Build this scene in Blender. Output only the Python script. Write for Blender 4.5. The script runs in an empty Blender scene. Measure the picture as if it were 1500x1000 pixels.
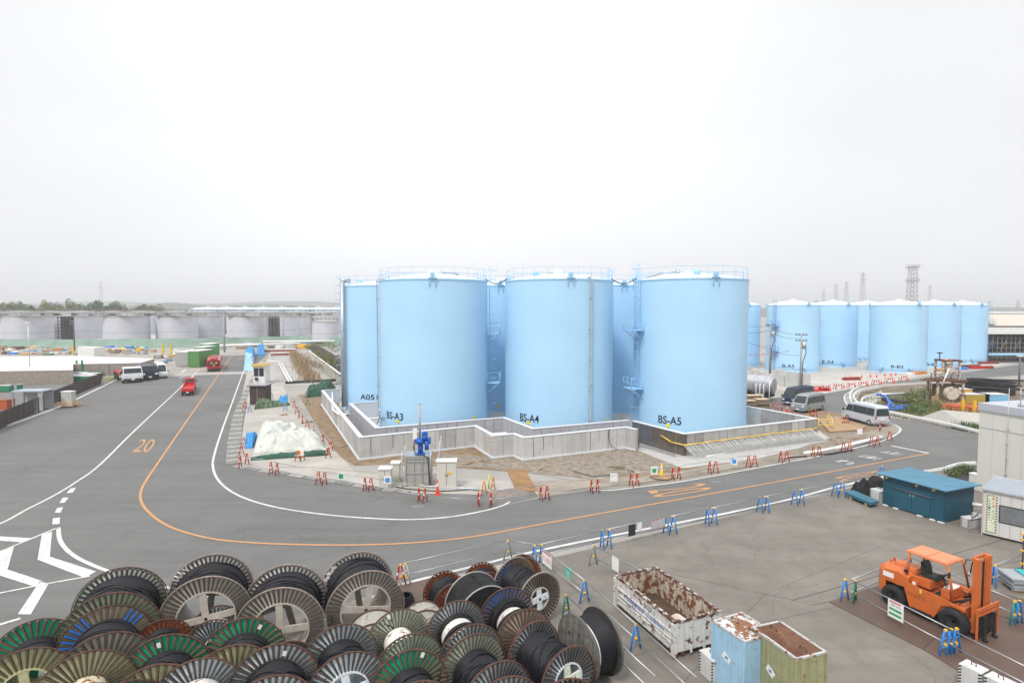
import bpy, math, random
from mathutils import Vector, Matrix, noise as mnoise
from mathutils.geometry import tessellate_polygon
sc = bpy.context.scene
COL = sc.collection
PI = math.pi
F = 840.0; TILT = math.atan(43/840.0); CH = 11.8
cT, sT = math.cos(TILT), math.sin(TILT)
def ray(px, py):
    x = (px-750)/F; y = (500-py)/F
    return Vector((x, cT + y*sT, -sT + y*cT))
def gp(px, py, z=0.0):              # point of a photo ray on the level z
    d = ray(px, py); t = (z-CH)/d.z
    return Vector((d.x*t, d.y*t, z))
def gd(px, py, Y):                  # point of a photo ray at distance Y
    d = ray(px, py); t = Y/d.y
    return Vector((d.x*t, Y, CH + d.z*t))
rnd = random.Random(7)
# ---------------------------------------------------------------- materials
MATS = {}
def mat(name, col, rough=.6, metal=0., var=.12, sc_=3., bump=0., bs=30., rust=0., rustcol=(.16,.055,.02), rs=2.5, streak=0., dirt=0., spec=.3, dirtcol=(.12,.1,.08), fine=0., stain=0., drag=0., dr=.4, stsc=None, bd=.02):
    if name in MATS: return MATS[name]
    m = bpy.data.materials.new(name); MATS[name] = m; m.use_nodes = True
    nt = m.node_tree; N = nt.nodes; L = nt.links
    b = N['Principled BSDF']
    b.inputs['Roughness'].default_value = rough; b.inputs['Metallic'].default_value = metal
    b.inputs['Specular IOR Level'].default_value = spec
    tc = N.new('ShaderNodeTexCoord'); co = tc.outputs['Object']
    def nz(scale, detail=5, vec=None, rgh=.6):
        n = N.new('ShaderNodeTexNoise'); n.inputs['Scale'].default_value = scale; n.inputs['Detail'].default_value = detail
        n.inputs['Roughness'].default_value = rgh
        L.new(vec or co, n.inputs['Vector']); return n.outputs['Fac']
    def ramp(fac, a, c, v0=0., v1=1.):
        r = N.new('ShaderNodeMapRange'); r.inputs['From Min'].default_value = a; r.inputs['From Max'].default_value = c
        r.inputs['To Min'].default_value = v0; r.inputs['To Max'].default_value = v1; L.new(fac, r.inputs['Value']); return r.outputs['Result']
    def mixc(fac, A, B, mode='MIX'):
        x = N.new('ShaderNodeMix'); x.data_type = 'RGBA'; x.blend_type = mode
        if isinstance(fac, float): x.inputs[0].default_value = fac
        else: L.new(fac, x.inputs[0])
        for k, c in ((6, A), (7, B)):
            if isinstance(c, tuple): x.inputs[k].default_value = (*c, 1)
            else: L.new(c, x.inputs[k])
        return x.outputs[2]
    c = tuple(col)
    if var > 0:
        lo = tuple(q*(1-var) for q in col); hi = tuple(min(1, q*(1+var)) for q in col)
        c = mixc(ramp(nz(sc_), .3, .7), lo, hi)
    if fine > 0:
        c = mixc(ramp(nz(bs*3, 2), .3, .7), mixc(1., c, (1-fine,)*3, 'MULTIPLY'), mixc(1., c, (1+fine,)*3, 'MULTIPLY'))
    if stain > 0:
        st = ramp(nz(stsc or sc_*.35, 8, None, .7), .48, .7, 0., stain)
        c = mixc(st, c, tuple(q*.55 for q in col))
    if drag > 0:
        for k_, (an, sx_) in enumerate(((dr, 1.), (dr+1.2, .6))):
            mp = N.new('ShaderNodeMapping'); mp.inputs['Scale'].default_value = (.09*sx_, 1.1*sx_, 1); mp.inputs['Rotation'].default_value = (0, 0, -an); L.new(co, mp.inputs['Vector'])
            g_ = ramp(nz(1., 6, mp.outputs['Vector'], .65), .35, .65, 1-drag, 1+drag)
            hs = N.new('ShaderNodeVectorMath'); hs.operation = 'SCALE'
            if isinstance(c, tuple): hs.inputs[0].default_value = c
            else: L.new(c, hs.inputs[0])
            L.new(g_, hs.inputs['Scale']); c = hs.outputs[0]
    if streak > 0 or dirt > 0:
        mp = N.new('ShaderNodeMapping'); mp.inputs['Scale'].default_value = (5, 5, .35); L.new(co, mp.inputs['Vector'])
        s = nz(2.2, 6, mp.outputs['Vector'])
        if streak > 0: c = mixc(ramp(s, .45, .72, 0., streak), c, dirtcol)
    if dirt > 0: c = mixc(ramp(nz(1.3, 8), .5, .68, 0., dirt), c, dirtcol)
    if rust > 0:
        r = nz(rs, 9, None, .72)
        f = ramp(r, .66-rust*.3, .70-rust*.3)
        c = mixc(f, c, mixc(ramp(nz(rs*4, 4), .35, .65), rustcol, tuple(q*1.7 for q in rustcol)))
        mr = N.new('ShaderNodeMapRange'); mr.inputs['To Min'].default_value = rough; mr.inputs['To Max'].default_value = .9
        L.new(f, mr.inputs['Value']); L.new(mr.outputs['Result'], b.inputs['Roughness'])
    if isinstance(c, tuple): b.inputs['Base Color'].default_value = (*c, 1)
    else: L.new(c, b.inputs['Base Color'])
    if bump > 0:
        bp = N.new('ShaderNodeBump'); bp.inputs['Strength'].default_value = bump; bp.inputs['Distance'].default_value = bd
        L.new(nz(bs, 5), bp.inputs['Height']); L.new(bp.outputs['Normal'], b.inputs['Normal'])
    return m
# ---------------------------------------------------------------- mesh builder
class MB:
    def __init__(s): s.v = []; s.f = []; s.m = []; s.sm = []
    def add(s, vs, fs, m=0, smooth=False, M=None):
        o = len(s.v)
        s.v += [tuple(M @ Vector(p)) if M else tuple(p) for p in vs]
        for k, f in enumerate(fs):
            s.f.append([i+o for i in f]); s.m.append(m[k] if isinstance(m, list) else m); s.sm.append(smooth)
        return s
    def box(s, x0, x1, y0, y1, z0, z1, m=0, M=None, top=None):
        t = top or 0
        vs = [(x0,y0,z0),(x1,y0,z0),(x1,y1,z0),(x0,y1,z0),(x0+t,y0+t,z1),(x1-t,y0+t,z1),(x1-t,y1-t,z1),(x0+t,y1-t,z1)]
        return s.add(vs, [(0,3,2,1),(4,5,6,7),(0,1,5,4),(1,2,6,5),(2,3,7,6),(3,0,4,7)], m, False, M)
    def cb(s, c, d, m=0, rz=0, M=None):    # box by centre, size, turn about z
        T = Matrix.Translation(Vector(c)) @ Matrix.Rotation(rz, 4, 'Z')
        if M: T = M @ T
        return s.box(-d[0]/2, d[0]/2, -d[1]/2, d[1]/2, -d[2]/2, d[2]/2, m, T)
    def cyl(s, p0, p1, r0, r1=None, n=12, m=0, cap=True, smooth=True, M=None):
        if r1 is None: r1 = r0
        p0 = Vector(p0); p1 = Vector(p1); a = (p1-p0)
        if a.length < 1e-6: return s
        a.normalize(); u = a.orthogonal().normalized(); w = a.cross(u)
        vs = []
        for p, r in ((p0, r0), (p1, r1)):
            for k in range(n):
                t = 2*PI*k/n; vs.append(p + (u*math.cos(t) + w*math.sin(t))*r)
        fs = [(k, (k+1) % n, n+(k+1) % n, n+k) for k in range(n)]
        s.add(vs, fs, m, smooth, M)
        if cap:
            o = len(s.v)-2*n
            if r0 > 1e-4: s.f.append([o+k for k in range(n)][::-1]); s.m.append(m if not isinstance(m, list) else m[0]); s.sm.append(False)
            if r1 > 1e-4: s.f.append([o+n+k for k in range(n)]); s.m.append(m if not isinstance(m, list) else m[0]); s.sm.append(False)
        return s
    def bar(s, p0, p1, w=.05, m=0, M=None, n=4): return s.cyl(p0, p1, w/2*(1.414 if n == 4 else 1), None, n, m, True, n > 4, M)
    def tube(s, pts, r, n=8, m=0, closed=False, M=None):
        pts = [Vector(p) for p in pts]; k = len(pts); vs = []; up = None
        for i, p in enumerate(pts):
            a = (pts[(i+1) % k] if (closed or i < k-1) else p) - (pts[i-1] if (closed or i > 0) else p)
            a.normalize()
            if up is None: up = a.orthogonal().normalized()
            up = (up - a*up.dot(a)); up = up.normalized() if up.length > 1e-5 else a.orthogonal().normalized()
            w = a.cross(up)
            for q in range(n):
                t = 2*PI*q/n; vs.append(p + (up*math.cos(t) + w*math.sin(t))*r)
        fs = []
        for i in range(k if closed else k-1):
            j = (i+1) % k
            fs += [(i*n+q, i*n+(q+1) % n, j*n+(q+1) % n, j*n+q) for q in range(n)]
        if not closed: fs += [tuple(range(n))[::-1], tuple((k-1)*n+q for q in range(n))]
        return s.add(vs, fs, m, True, M)
    def lathe(s, prof, n=32, m=0, M=None, smooth=True, a0=0., a1=2*PI):   # prof: (r, z)
        full = abs(a1-a0-2*PI) < 1e-6; c = n if full else n+1
        vs = [(r*math.cos(a0+(a1-a0)*k/n), r*math.sin(a0+(a1-a0)*k/n), z) for r, z in prof for k in range(c)]
        fs = []
        for i in range(len(prof)-1):
            for k in range(n):
                k2 = (k+1) % c
                fs.append((i*c+k, i*c+k2, (i+1)*c+k2, (i+1)*c+k))
        return s.add(vs, fs, m, smooth, M)
    def prism(s, poly, z0, z1, m=0, M=None, side=None):
        n = len(poly)
        ar = sum(poly[i][0]*poly[(i+1) % n][1]-poly[(i+1) % n][0]*poly[i][1] for i in range(n))
        if ar < 0: poly = poly[::-1]
        vs = [(p[0], p[1], z0) for p in poly] + [(p[0], p[1], z1) for p in poly]
        fs = [tuple(range(n))[::-1], tuple(range(n, 2*n))] + [(i, (i+1) % n, n+(i+1) % n, n+i) for i in range(n)]
        mm = m if side is None else [m, m]+[side]*n
        return s.add(vs, fs, mm, False, M)
    def xz(s, poly, y0, y1, m=0, M=None, ins=0.):      # side outline (x,z) given a width along y
        n = len(poly)
        vs = [(p[0], y0, p[1]) for p in poly] + [(p[0], y1, p[1]) for p in poly]
        fs = [tuple(range(n)), tuple(range(n, 2*n))[::-1]] + [(i, n+i, n+(i+1) % n, (i+1) % n) for i in range(n)]
        return s.add(vs, fs, m, False, M)
    def sheet(s, poly, z=None, m=0):
        vs = [Vector((p[0], p[1], p[2] if z is None else z)) for p in poly]
        tris = tessellate_polygon([[Vector((v.x, v.y, 0)) for v in vs]])
        fs = []
        for t in tris:
            a, b, c = (vs[i] for i in t)
            fs.append(t if (b-a).cross(c-a).z > 0 else (t[0], t[2], t[1]))
        return s.add(vs, fs, m)
    def quad(s, a, b, c, d, m=0): return s.add([a, b, c, d], [(0, 1, 2, 3)], m)
    def build(s, name, mats, parent=None, loc=None, rz=0.):
        me = bpy.data.meshes.new(name)
        me.from_pydata(s.v, [], s.f)
        if not isinstance(mats, (list, tuple)): mats = [mats]
        for q in mats: me.materials.append(q)
        me.polygons.foreach_set('material_index', s.m); me.polygons.foreach_set('use_smooth', s.sm)
        me.update()
        o = bpy.data.objects.new(name, me); COL.objects.link(o)
        if parent: o.parent = parent
        if loc is not None: o.location = loc
        o.rotation_euler = (0, 0, rz)
        return o
def tag(o, label, cat, group=None):
    o['label'] = label; o['category'] = cat
    if group: o['group'] = group
    return o
def thing(name, label, cat, loc=(0,0,0), rz=0., group=None):
    o = bpy.data.objects.new(name, None); COL.objects.link(o); o.empty_display_size = .3
    o.location = loc; o.rotation_euler = (0, 0, rz)
    return tag(o, label, cat, group)
def struct(o, kind='structure'): o['kind'] = kind; return o
KIDS = {}
def dup(src, loc, rz, label, group=None):
    r = src.copy(); COL.objects.link(r); r.location = loc; r.rotation_euler = (0, 0, rz); r['label'] = label
    if group: r['group'] = group
    for ch in src.children:
        c = ch.copy(); COL.objects.link(c); c.parent = r
        for g in ch.children:
            d = g.copy(); COL.objects.link(d); d.parent = c
    return r
def crom(pts, k=8):
    P = [Vector(p) for p in pts]; P = [P[0]*2-P[1]] + P + [P[-1]*2-P[-2]]
    out = []
    for i in range(1, len(P)-2):
        for q in range(k):
            t = q/k
            out.append(.5*((2*P[i]) + (P[i+1]-P[i-1])*t + (2*P[i-1]-5*P[i]+4*P[i+1]-P[i+2])*t*t + (3*P[i]-P[i-1]-3*P[i+1]+P[i+2])*t**3))
    out.append(P[-2]); return out
def ribbon(mb, pts, w, z, m=0, smooth=True, k=8):
    P = crom(pts, k) if smooth and len(pts) > 2 else [Vector(p) for p in pts]
    vs = []
    for i, p in enumerate(P):
        a = P[min(i+1, len(P)-1)] - P[max(i-1, 0)]; a.z = 0; a.normalize(); q = Vector((-a.y, a.x, 0))*w/2
        vs += [(p.x+q.x, p.y+q.y, z), (p.x-q.x, p.y-q.y, z)]
    fs = [(2*i+1, 2*i+3, 2*i+2, 2*i) for i in range(len(P)-1)]
    mb.add(vs, fs, m)
def G(L, z=0): return [gp(a, b, z) for a, b in L]
def textmesh(body, off=.012):
    cu = bpy.data.curves.new('t', 'FONT'); cu.body = body; cu.size = 1;  cu.resolution_u = 4; cu.offset = off
    o = bpy.data.objects.new('t', cu); COL.objects.link(o)
    dg = bpy.context.evaluated_depsgraph_get(); me = bpy.data.meshes.new_from_object(o.evaluated_get(dg))
    v = [Vector(p.co) for p in me.vertices]; f = [tuple(p.vertices) for p in me.polygons]
    bpy.data.objects.remove(o); bpy.data.curves.remove(cu); bpy.data.meshes.remove(me)
    x0 = min(p.x for p in v); x1 = max(p.x for p in v); y0 = min(p.y for p in v); y1 = max(p.y for p in v)
    return [((p.x-x0)/(x1-x0), (p.y-y0)/(y1-y0)) for p in v], f
def text_affine(mb, body, BL, BR, TL, m=0, off=0.):
    uv, f = textmesh(body, off); BL = Vector(BL); a = Vector(BR)-BL; b = Vector(TL)-BL
    mb.add([BL + a*u + b*v for u, v in uv], f, m)
ORD = 'first second third fourth fifth sixth seventh eighth ninth tenth eleventh twelfth thirteenth fourteenth fifteenth sixteenth seventeenth eighteenth nineteenth twentieth'.split()
ORD += ['twenty-'+q for q in ORD[:9]] + ['thirtieth'] + ['thirty-'+q for q in ORD[:9]] + ['fortieth'] + ['forty-'+q for q in ORD[:9]]
# common materials
WHITE = mat('white_paint', (.72,.72,.7), .5, var=.05, fine=.05)
MARK = mat('road_marking_paint', (.54,.54,.52), .7, var=.16, sc_=1.5, stain=.4, fine=.14, rust=.22, rustcol=(.13,.13,.13), rs=5)
ORANGEMARK = mat('orange_marking_paint', (.44,.235,.11), .7, var=.12, sc_=1.5, fine=.1)
GALV = mat('galvanised_steel', (.42,.44,.46), .4, .6, var=.12)
DARK = mat('dark_rubber', (.02,.02,.022), .75, var=.2)
BLACK = mat('black_plastic', (.03,.03,.033), .5)
GLASS = mat('dark_window_glass', (.03,.04,.045), .08, var=.3, sc_=2)
CONC = mat('pale_concrete', (.46,.46,.45), .85, var=.12, sc_=.8, bump=.2, streak=.25, dirtcol=(.2,.19,.18))
CONC2 = mat('grey_concrete', (.41,.41,.40), .85, var=.14, sc_=.9, bump=.2, streak=.35, dirtcol=(.15,.14,.13))
CONC3 = mat('light_concrete', (.52,.52,.51), .85, var=.1, sc_=1.1, bump=.2, streak=.2, dirtcol=(.22,.21,.2))
CONCD = mat('brown_stained_concrete', (.125,.105,.085), .85, var=.3, sc_=.9, bump=.2, streak=.5, dirtcol=(.06,.05,.04))
COPE = mat('grey_coating', (.62,.63,.66), .6, var=.05)
YEL = mat('yellow_plastic', (.75,.42,.03), .45, var=.1)
RED = mat('red_paint', (.52,.012,.012), .45, var=.12)
REDW = mat('reflective_white_red', (.75,.6,.58), .4, var=.1)
BLUEP = mat('blue_paint', (.035,.26,.72), .45, var=.12)
GREENP = mat('green_paint', (.02,.22,.12), .5, var=.15)
TARPB = mat('blue_tarpaulin', (.04,.25,.55), .45, var=.2, sc_=2, bump=.3, bs=4)
TARPG = mat('green_net', (.02,.07,.045), .7, var=.4, sc_=3, bump=.6, bs=12)
WOOD = mat('plywood_timber', (.35,.23,.13), .8, var=.2, sc_=2, streak=.2)
RUSTM = mat('rusty_steel', (.13,.055,.03), .85, var=.4, sc_=3)
# ================================================================ setting: ground, roads, markings
ASPH = mat('asphalt', (.138,.137,.133), .85, var=.09, sc_=.16, bump=.35, bs=60, fine=.14, stain=.34, stsc=.12, drag=.06, dr=2.0, dirt=.22, dirtcol=(.10,.098,.094))
ASPH2 = mat('worn_asphalt', (.15,.147,.14), .88, var=.14, sc_=.3, bump=.35, bs=50, fine=.12, stain=.25)
YARD = mat('yard_concrete', (.175,.158,.136), .68, var=.14, sc_=.5, bump=.2, bs=40, fine=.10, stain=.45, stsc=.22, drag=.06, dr=.35, dirt=.45, dirtcol=(.135,.105,.078))
BASE = mat('bare_ground', (.30,.28,.255), .95, var=.2, sc_=.12, bump=.5, bs=12, fine=.15)
SAND = mat('pale_apron', (.37,.345,.31), .9, var=.16, sc_=.35, bump=.4, bs=18, fine=.12, stain=.3)
DIRT = mat('brown_dirt', (.215,.15,.092), .95, var=.3, sc_=1.3, bump=1., bs=14, fine=.35, dirt=.4, dirtcol=(.27,.24,.2))
GRAVEL = mat('gravelly_dirt', (.235,.20,.16), .95, var=.42, sc_=2.2, bump=1., bs=20, fine=.4, dirt=.55, dirtcol=(.16,.10,.055))
def sheet_obj(name, px, z, m, raw=None):
    mb = MB(); mb.sheet(raw or G(px), z); return struct(mb.build(name, m))
sheet_obj('ground', None, 0., BASE, [(-2400,-150,0),(2400,-150,0),(2400,3300,0),(-2400,3300,0)])
# yard
sheet_obj('concrete_yard', None, .004, YARD, [gp(590,868),gp(1230,718),gp(1290,702),gp(1500,668),gp(1900,640),Vector((70,2,0)),Vector((-60,2,0)),gp(-300,1100),gp(0,960)])
# asphalt road network
far_edge = [(735,741),(790,728),(870,717),(910,716),(960,711),(1100,686),(1200,667),(1290,644),(1318,634),(1322,628),(1308,621),(1262,614),(1200,611),(1150,604),(1105,590),(1125,583),(1200,578),(1300,561),(1400,547),(1500,533),(1700,520)]
island = [(1700,545),(1500,549),(1400,556),(1300,562),(1255,570),(1237,582),(1240,595),(1262,608),(1310,612),(1345,617),(1400,629),(1440,640),(1530,668)]
near_edge = [(1500,672),(1430,684),(1330,693),(1290,700),(1230,716),(1120,744),(820,805),(590,860)]
left = [(300,935),(100,1010),(-200,1130),(-900,1100),(-1400,800),(-600,640),(0,596+27),(100,586),(175,556),(300,548),(318,522),(395,518),(362,545),(352,590),(338,640),(336,683),(400,700),(480,716),(560,728),(640,736),(700,742)]
sheet_obj('asphalt_road', far_edge + island + near_edge + left, .010, ASPH)
# far parking surface on the left
sheet_obj('service_road', [(-400,640),(0,622),(100,584),(180,553),(105,552),(0,556),(-400,560)], .006, ASPH2)
# verge strips
sheet_obj('pavement', [(395,518),(430,600),(520,690),(700,702),(870,712),(735,741),(700,742),(640,736),(560,728),(480,716),(400,700),(336,683),(338,640),(352,590),(362,545)], .014, SAND)
sheet_obj('asphalt_shoulder', [(352,585),(338,640),(334,683),(400,700),(480,716),(560,728),(640,736),(700,742),(735,741),(790,728),(780,716),(700,724),(600,722),(500,703),(400,690),(352,682),(354,640),(362,590)], .018, ASPH2)
sheet_obj('roadside_verge', [(790,728),(870,717),(960,711),(1100,686),(1200,667),(1290,644),(1318,634),(1310,624),(1215,616),(1190,640),(1100,668),(1000,690),(900,700),(780,705)], .016, mat('verge_dirt', (.27,.235,.19), .95, var=.25, sc_=.5, bump=.8, bs=16, fine=.2, stain=.4))
sheet_obj('dirt_ground', [(437,578),(475,577),(600,600),(1200,600),(1310,622),(1240,640),(1190,636),(1170,660),(1005,688),(940,698),(850,700),(800,693),(740,690),(640,683),(560,680),(520,682),(498,668),(470,634)], .018, DIRT)
sheet_obj('gravel_ground', [(640,664),(760,672),(930,655),(1000,684),(940,696),(860,700),(770,692),(700,684),(640,682)], .022, GRAVEL)
sheet_obj('gravel_patch', [(1095,672),(1230,628),(1290,640),(1260,650),(1190,664)], .022, GRAVEL)
sheet_obj('tank_pad', None, .05, CONC2, [gp(497,598,0),gp(551,640,0),gp(740,628,0),gp(782,648,0),gp(925,633,0),gp(1003,655,0),gp(1195,630,0),gp(1092,612,0),gp(1085,590,0),gp(600,580,0),gp(497,588,0)])
mb = MB()
ribbon(mb, G([(357,543),(340,590),(327,625),(315,662),(312,684),(322,706),(350,726),(400,742),(470,753),(540,759),(600,761),(660,757),(710,748),(735,741),(747,735)]), .17, .024)
ribbon(mb, G([(292,541),(264,568),(200,628),(147,680),(110,707),(77,727),(39.6,746),(0,767),(-80,796)]), .17, .024)
ribbon(mb, G([(868,718),(895,718),(930,714),(1000,705),(1100,687),(1200,668),(1270,652),(1302,642),(1318,632),(1316,625),(1300,619),(1262,613),(1210,610)]), .17, .024)
ribbon(mb, G([(560,862),(590,855),(700,828),(820,800),(1120,740),(1230,712),(1300,697),(1352,690),(1430,677)]), .2, .024)
ribbon(mb, G([(1306,653),(1361,664)]), .3, .024, smooth=False)
ribbon(mb, G([(1300,562),(1258,569),(1240,577),(1237,585),(1245,597),(1262,606)]), .17, .024)
ribbon(mb, G([(300,538),(318,519),(355,519)]), .15, .024, smooth=False)
ribbon(mb, G([(262,554),(275,550),(283,551),(276,557)]), .2, .024)
ribbon(mb, G([(266,546),(272,541)]), .35, .024, smooth=False)
def Z4(L): return [gp(a*.22, 680+b*.22) for a, b in L]
for q in ([(470,160),(507,157),(483,190),(443,192)],[(420,222),(457,222),(430,256),(395,258)],[(383,290),(420,287),(403,322),(363,324)],[(352,360),(400,355),(396,398),(348,400)],
          [(278,470),(347,447),(332,615),(640,715),(560,755),(250,635)],[(-150,660),(20,572),(95,545),(50,700),(280,778),(230,815),(-20,735),(-200,800)],
          [(-300,470),(0,480),(205,493),(150,520),(0,510),(-300,500)],[(265,780),(325,795),(205,1000),(118,1000)]):
    mb.sheet(Z4(q), .024)
ribbon(mb, Z4([(-200,667),(0,583),(395,418)]), .15, .028, smooth=False)
ribbon(mb, Z4([(388,420),(398,500),(440,565),(510,620),(600,665),(700,705),(860,760),(1080,815),(1400,880)]), .2, .028)
ribbon(mb, Z4([(-200,900),(0,858),(320,795),(600,745)]), .13, .028, smooth=False)
ribbon(mb, G([(-60,930),(0,915),(30,906)]), .2, .028, smooth=False)
# stop characters and arrows
ua = (gp(1361,664)-gp(1306,653)).normalized(); ul = (gp(1300,674)-gp(1240,685)).normalized()
for ch, cx, cy in (('れ',1240,676.5),('ま',1276,669.5),('止',1309,663.2)):
    c = gp(cx, cy, .026); BL = c - ua*.75 - ul*.6
    text_affine(mb, ch, BL, BL+ua*1.5, BL+ul*1.2)
struct(mb.build('white_road_markings', MARK))
mb = MB()
ribbon(mb, G([(357,519),(340,520),(318,552),(292,590),(265,629),(243,661),(226,686),(214,704),(207,718),(206,731),(213,745),(232,762),(260,776),(310,789),(370,795),(450,798),(540,798),(620,794),(700,785),(820,763),(1120,709),(1361,664)][1:]), .17, .026)
text_affine(mb, '20', gp(193,662,.026), gp(219,662,.026), gp(206,643,.026))
text_affine(mb, '20', gp(947,718.5,.026), gp(959,729.5,.026), gp(1031,706.5,.026))
text_affine(mb, '20', gp(1297,694,.026), gp(1282,688.5,.026), gp(1234,705,.026))
text_affine(mb, '20', gp(348,527,.026), gp(354,527,.026), gp(349,524,.026))
struct(mb.build('orange_road_markings', ORANGEMARK))
# faint seams and tar lines in the road and yard
mb = MB()
for L, w in (([(0,700),(120,655),(215,605),(300,560)],.03),([(100,742),(190,690),(260,640)],.02),([(300,795),(380,770),(470,775)],.02),([(120,735),(210,750),(330,800)],.015),([(0,655),(110,640),(230,600)],.02)):
    ribbon(mb, G(L), w, .0125)
for L in ([(392,707),(470,716),(460,735),(385,724)],[(560,735),(640,742),(655,756),(560,757)],[(1330,640),(1400,655),(1425,672),(1370,668)],[(25,672),(95,662),(70,690),(0,700)]):
    pass
rc_ = random.Random(23)
def crack(px, py, ang, n, st, z, w):
    p = gp(px, py); pts = [p]
    for _ in range(n): ang += rc_.gauss(0, .35); p = p+Vector((math.cos(ang), math.sin(ang), 0))*st*rc_.uniform(.6, 1.3); pts.append(p)
    ribbon(mb, pts, w, z, smooth=False)
for px, py, an in ((190,730,.3),(250,690,1.9),(330,780,.1),(120,640,2.0),(60,700,.5),(420,780,-.2),(230,620,2.1),(560,770,.1),(700,770,.3),(900,745,.3),(1080,715,.4),(1400,660,-.4),(1350,640,-.3),(20,680,.2),(300,640,2.0),(150,800,.6),(380,830,.2)):
    crack(px, py, an, 14, .55, .0128, .018)
struct(mb.build('road_seams', mat('tar', (.05,.05,.05), .8)))
mb = MB()
for L, w in (([(905,824),(1160,878),(1190,886),(1500,820)],.03),([(840,800),(1150,730)],.02),([(1160,879),(1270,848),(1470,790)],.05),([(1000,1000),(1120,870),(1290,800)],.02),([(930,960),(1010,935),(1400,850)],.02)):
    ribbon(mb, G(L), w, .0065, smooth=False)
for px, py, an in ((1010,830,.2),(1100,790,.5),(1200,820,-.3),(1060,860,1.2),(1180,760,.1),(960,790,.8),(1280,830,.3),(1330,780,-.2),(1130,900,.4),(1250,920,-.5),(1300,960,.2),(900,870,1.0)):
    crack(px, py, an, 16, .35, .0068, .012)
struct(mb.build('yard_joints', mat('joint_filler', (.07,.062,.055), .8)))
for L in ([(392,707),(470,716),(460,735),(385,724)],[(560,737),(640,744),(655,758),(560,759)],[(1330,640),(1400,655),(1425,672),(1370,668)],[(165,600),(205,592),(195,603),(150,612)]):
    sheet_obj('asphalt_patch', L, .0135, mat('patched_asphalt', (.14,.139,.135), .88, var=.1, sc_=.4, bump=.35, bs=60, fine=.15, stain=.2))
mb = MB()
for L, w in (([(545,735),(610,705),(640,700)],.03),([(350,690),(440,684),(560,694)],.05),([(655,704),(690,716),(720,722)],.03),([(800,722),(900,712),(990,701),(1100,683)],.12),([(600,690),(690,684),(760,690),(840,704)],.04)):
    ribbon(mb, G(L), w, .0265)
struct(mb.build('apron_joints', mat('apron_joint', (.14,.13,.115), .9)))
sheet_obj('road_crossing_strip', [(214,554),(300,549),(392,546.5),(392,543.5),(300,545.5),(208,549.5)], .0145, mat('strip_concrete', (.33,.32,.30), .9, var=.1))
for x, y in ((322,607),(331,589),(612,742),(1050,706)):
    p_ = gp(x,y); mb = MB(); mb.box(-.35,.35,-.22,.22,0,.012); o_ = mb.build('drain_cover', mat('drain_grey', (.2,.2,.2), .6, .3, var=.2), None, (p_.x,p_.y,.012), .3); tag(o_, f'small rectangular steel drain cover in the road, {ORD[((322,607),(331,589),(612,742),(1050,706)).index((x,y))]} of four', 'drain cover', 'drain covers')
# kerbs (real steps)
def kerb(name, L, w=.15, h=.12, m=CONC3, closed=False):
    mb = MB(); P = crom(G(L), 5)
    for i in range(len(P)-1):
        a, b = P[i], P[i+1]; d = b-a; l = d.length
        mb.cb(((a.x+b.x)/2, (a.y+b.y)/2, h/2+.003), (l-.01, w, h), 0, math.atan2(d.y, d.x))
    return struct(mb.build(name, m))
kerb('kerb', [(0,627),(40,614),(100,591),(160,562),(175,555)], .35, .12)
kerb('kerb', [(1297,560),(1262,566),(1247,574),(1246,586),(1256,598),(1275,606)], .3, .15)
kerb('kerb', [(1240,712),(1290,702),(1352,694),(1430,681)], .15, .12)
# checkered kerb blocks along the inner corner
mb = MB(); P = crom(G([(392,520),(368,560),(352,600),(344,640),(342,680)]), 12)
for i in range(0, len(P)-1):
    a, b = P[i], P[i+1]; d = b-a; mb.cb(((a.x+b.x)/2, (a.y+b.y)/2, .045), (d.length*.8, 1.1 if i > 20 else .8, .05), i % 2, math.atan2(d.y, d.x))
P = crom(G([(345,683),(400,692),(470,703),(540,714),(600,722)]), 3)
for i in range(len(P)-1):
    a, b = P[i], P[i+1]; d = b-a; mb.cb(((a.x+b.x)/2, (a.y+b.y)/2, .045), (d.length*.9, .55, .05), i % 2, math.atan2(d.y, d.x))
struct(mb.build('kerb_blocks', [mat('kerb_block_pale', (.30,.29,.27), .85, var=.2, sc_=2), mat('kerb_block_dark', (.20,.195,.18), .85, var=.2, sc_=2)]))
# ================================================================ tanks
BLUET = mat('pale_blue_tank_paint', (.40,.64,.85), .38, streak=.10, dirtcol=(.27,.50,.74), var=.04, sc_=.25, spec=.35)
BLUET2 = mat('pale_blue_steel', (.32,.56,.78), .45, var=.08)
ROOFW = mat('white_roof_paint', (.62,.74,.86), .5, var=.06)
LETTER = mat('black_lettering', (.015,.015,.02), .5, var=0)
def circ_from_edges(pl, pr, R):
    a1 = math.atan((pl-750)/F); a2 = math.atan((pr-750)/F); d = R/math.sin((a2-a1)/2); a = (a1+a2)/2
    return Vector((d*math.sin(a), d*math.cos(a), 0))
def circ_from_edge(pe, Y, R, right=True):
    a = math.atan((pe-750)/F); x = 0.
    for _ in range(20):
        d = math.hypot(x, Y); h = math.asin(R/d); c = a-h if right else a+h; x = Y*math.tan(c)
    return Vector((x, Y, 0))
def on_cyl(C, R, px, py):
    d = ray(px, py); A = d.x**2+d.y**2; B = -2*(d.x*C.x+d.y*C.y); Q = C.x**2+C.y**2-R*R
    t = (-B-math.sqrt(max(B*B-4*A*Q, 0)))/(2*A); p = Vector((d.x*t, d.y*t, CH+d.z*t))
    return math.atan2(p.y-C.y, p.x-C.x), p.z
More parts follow.
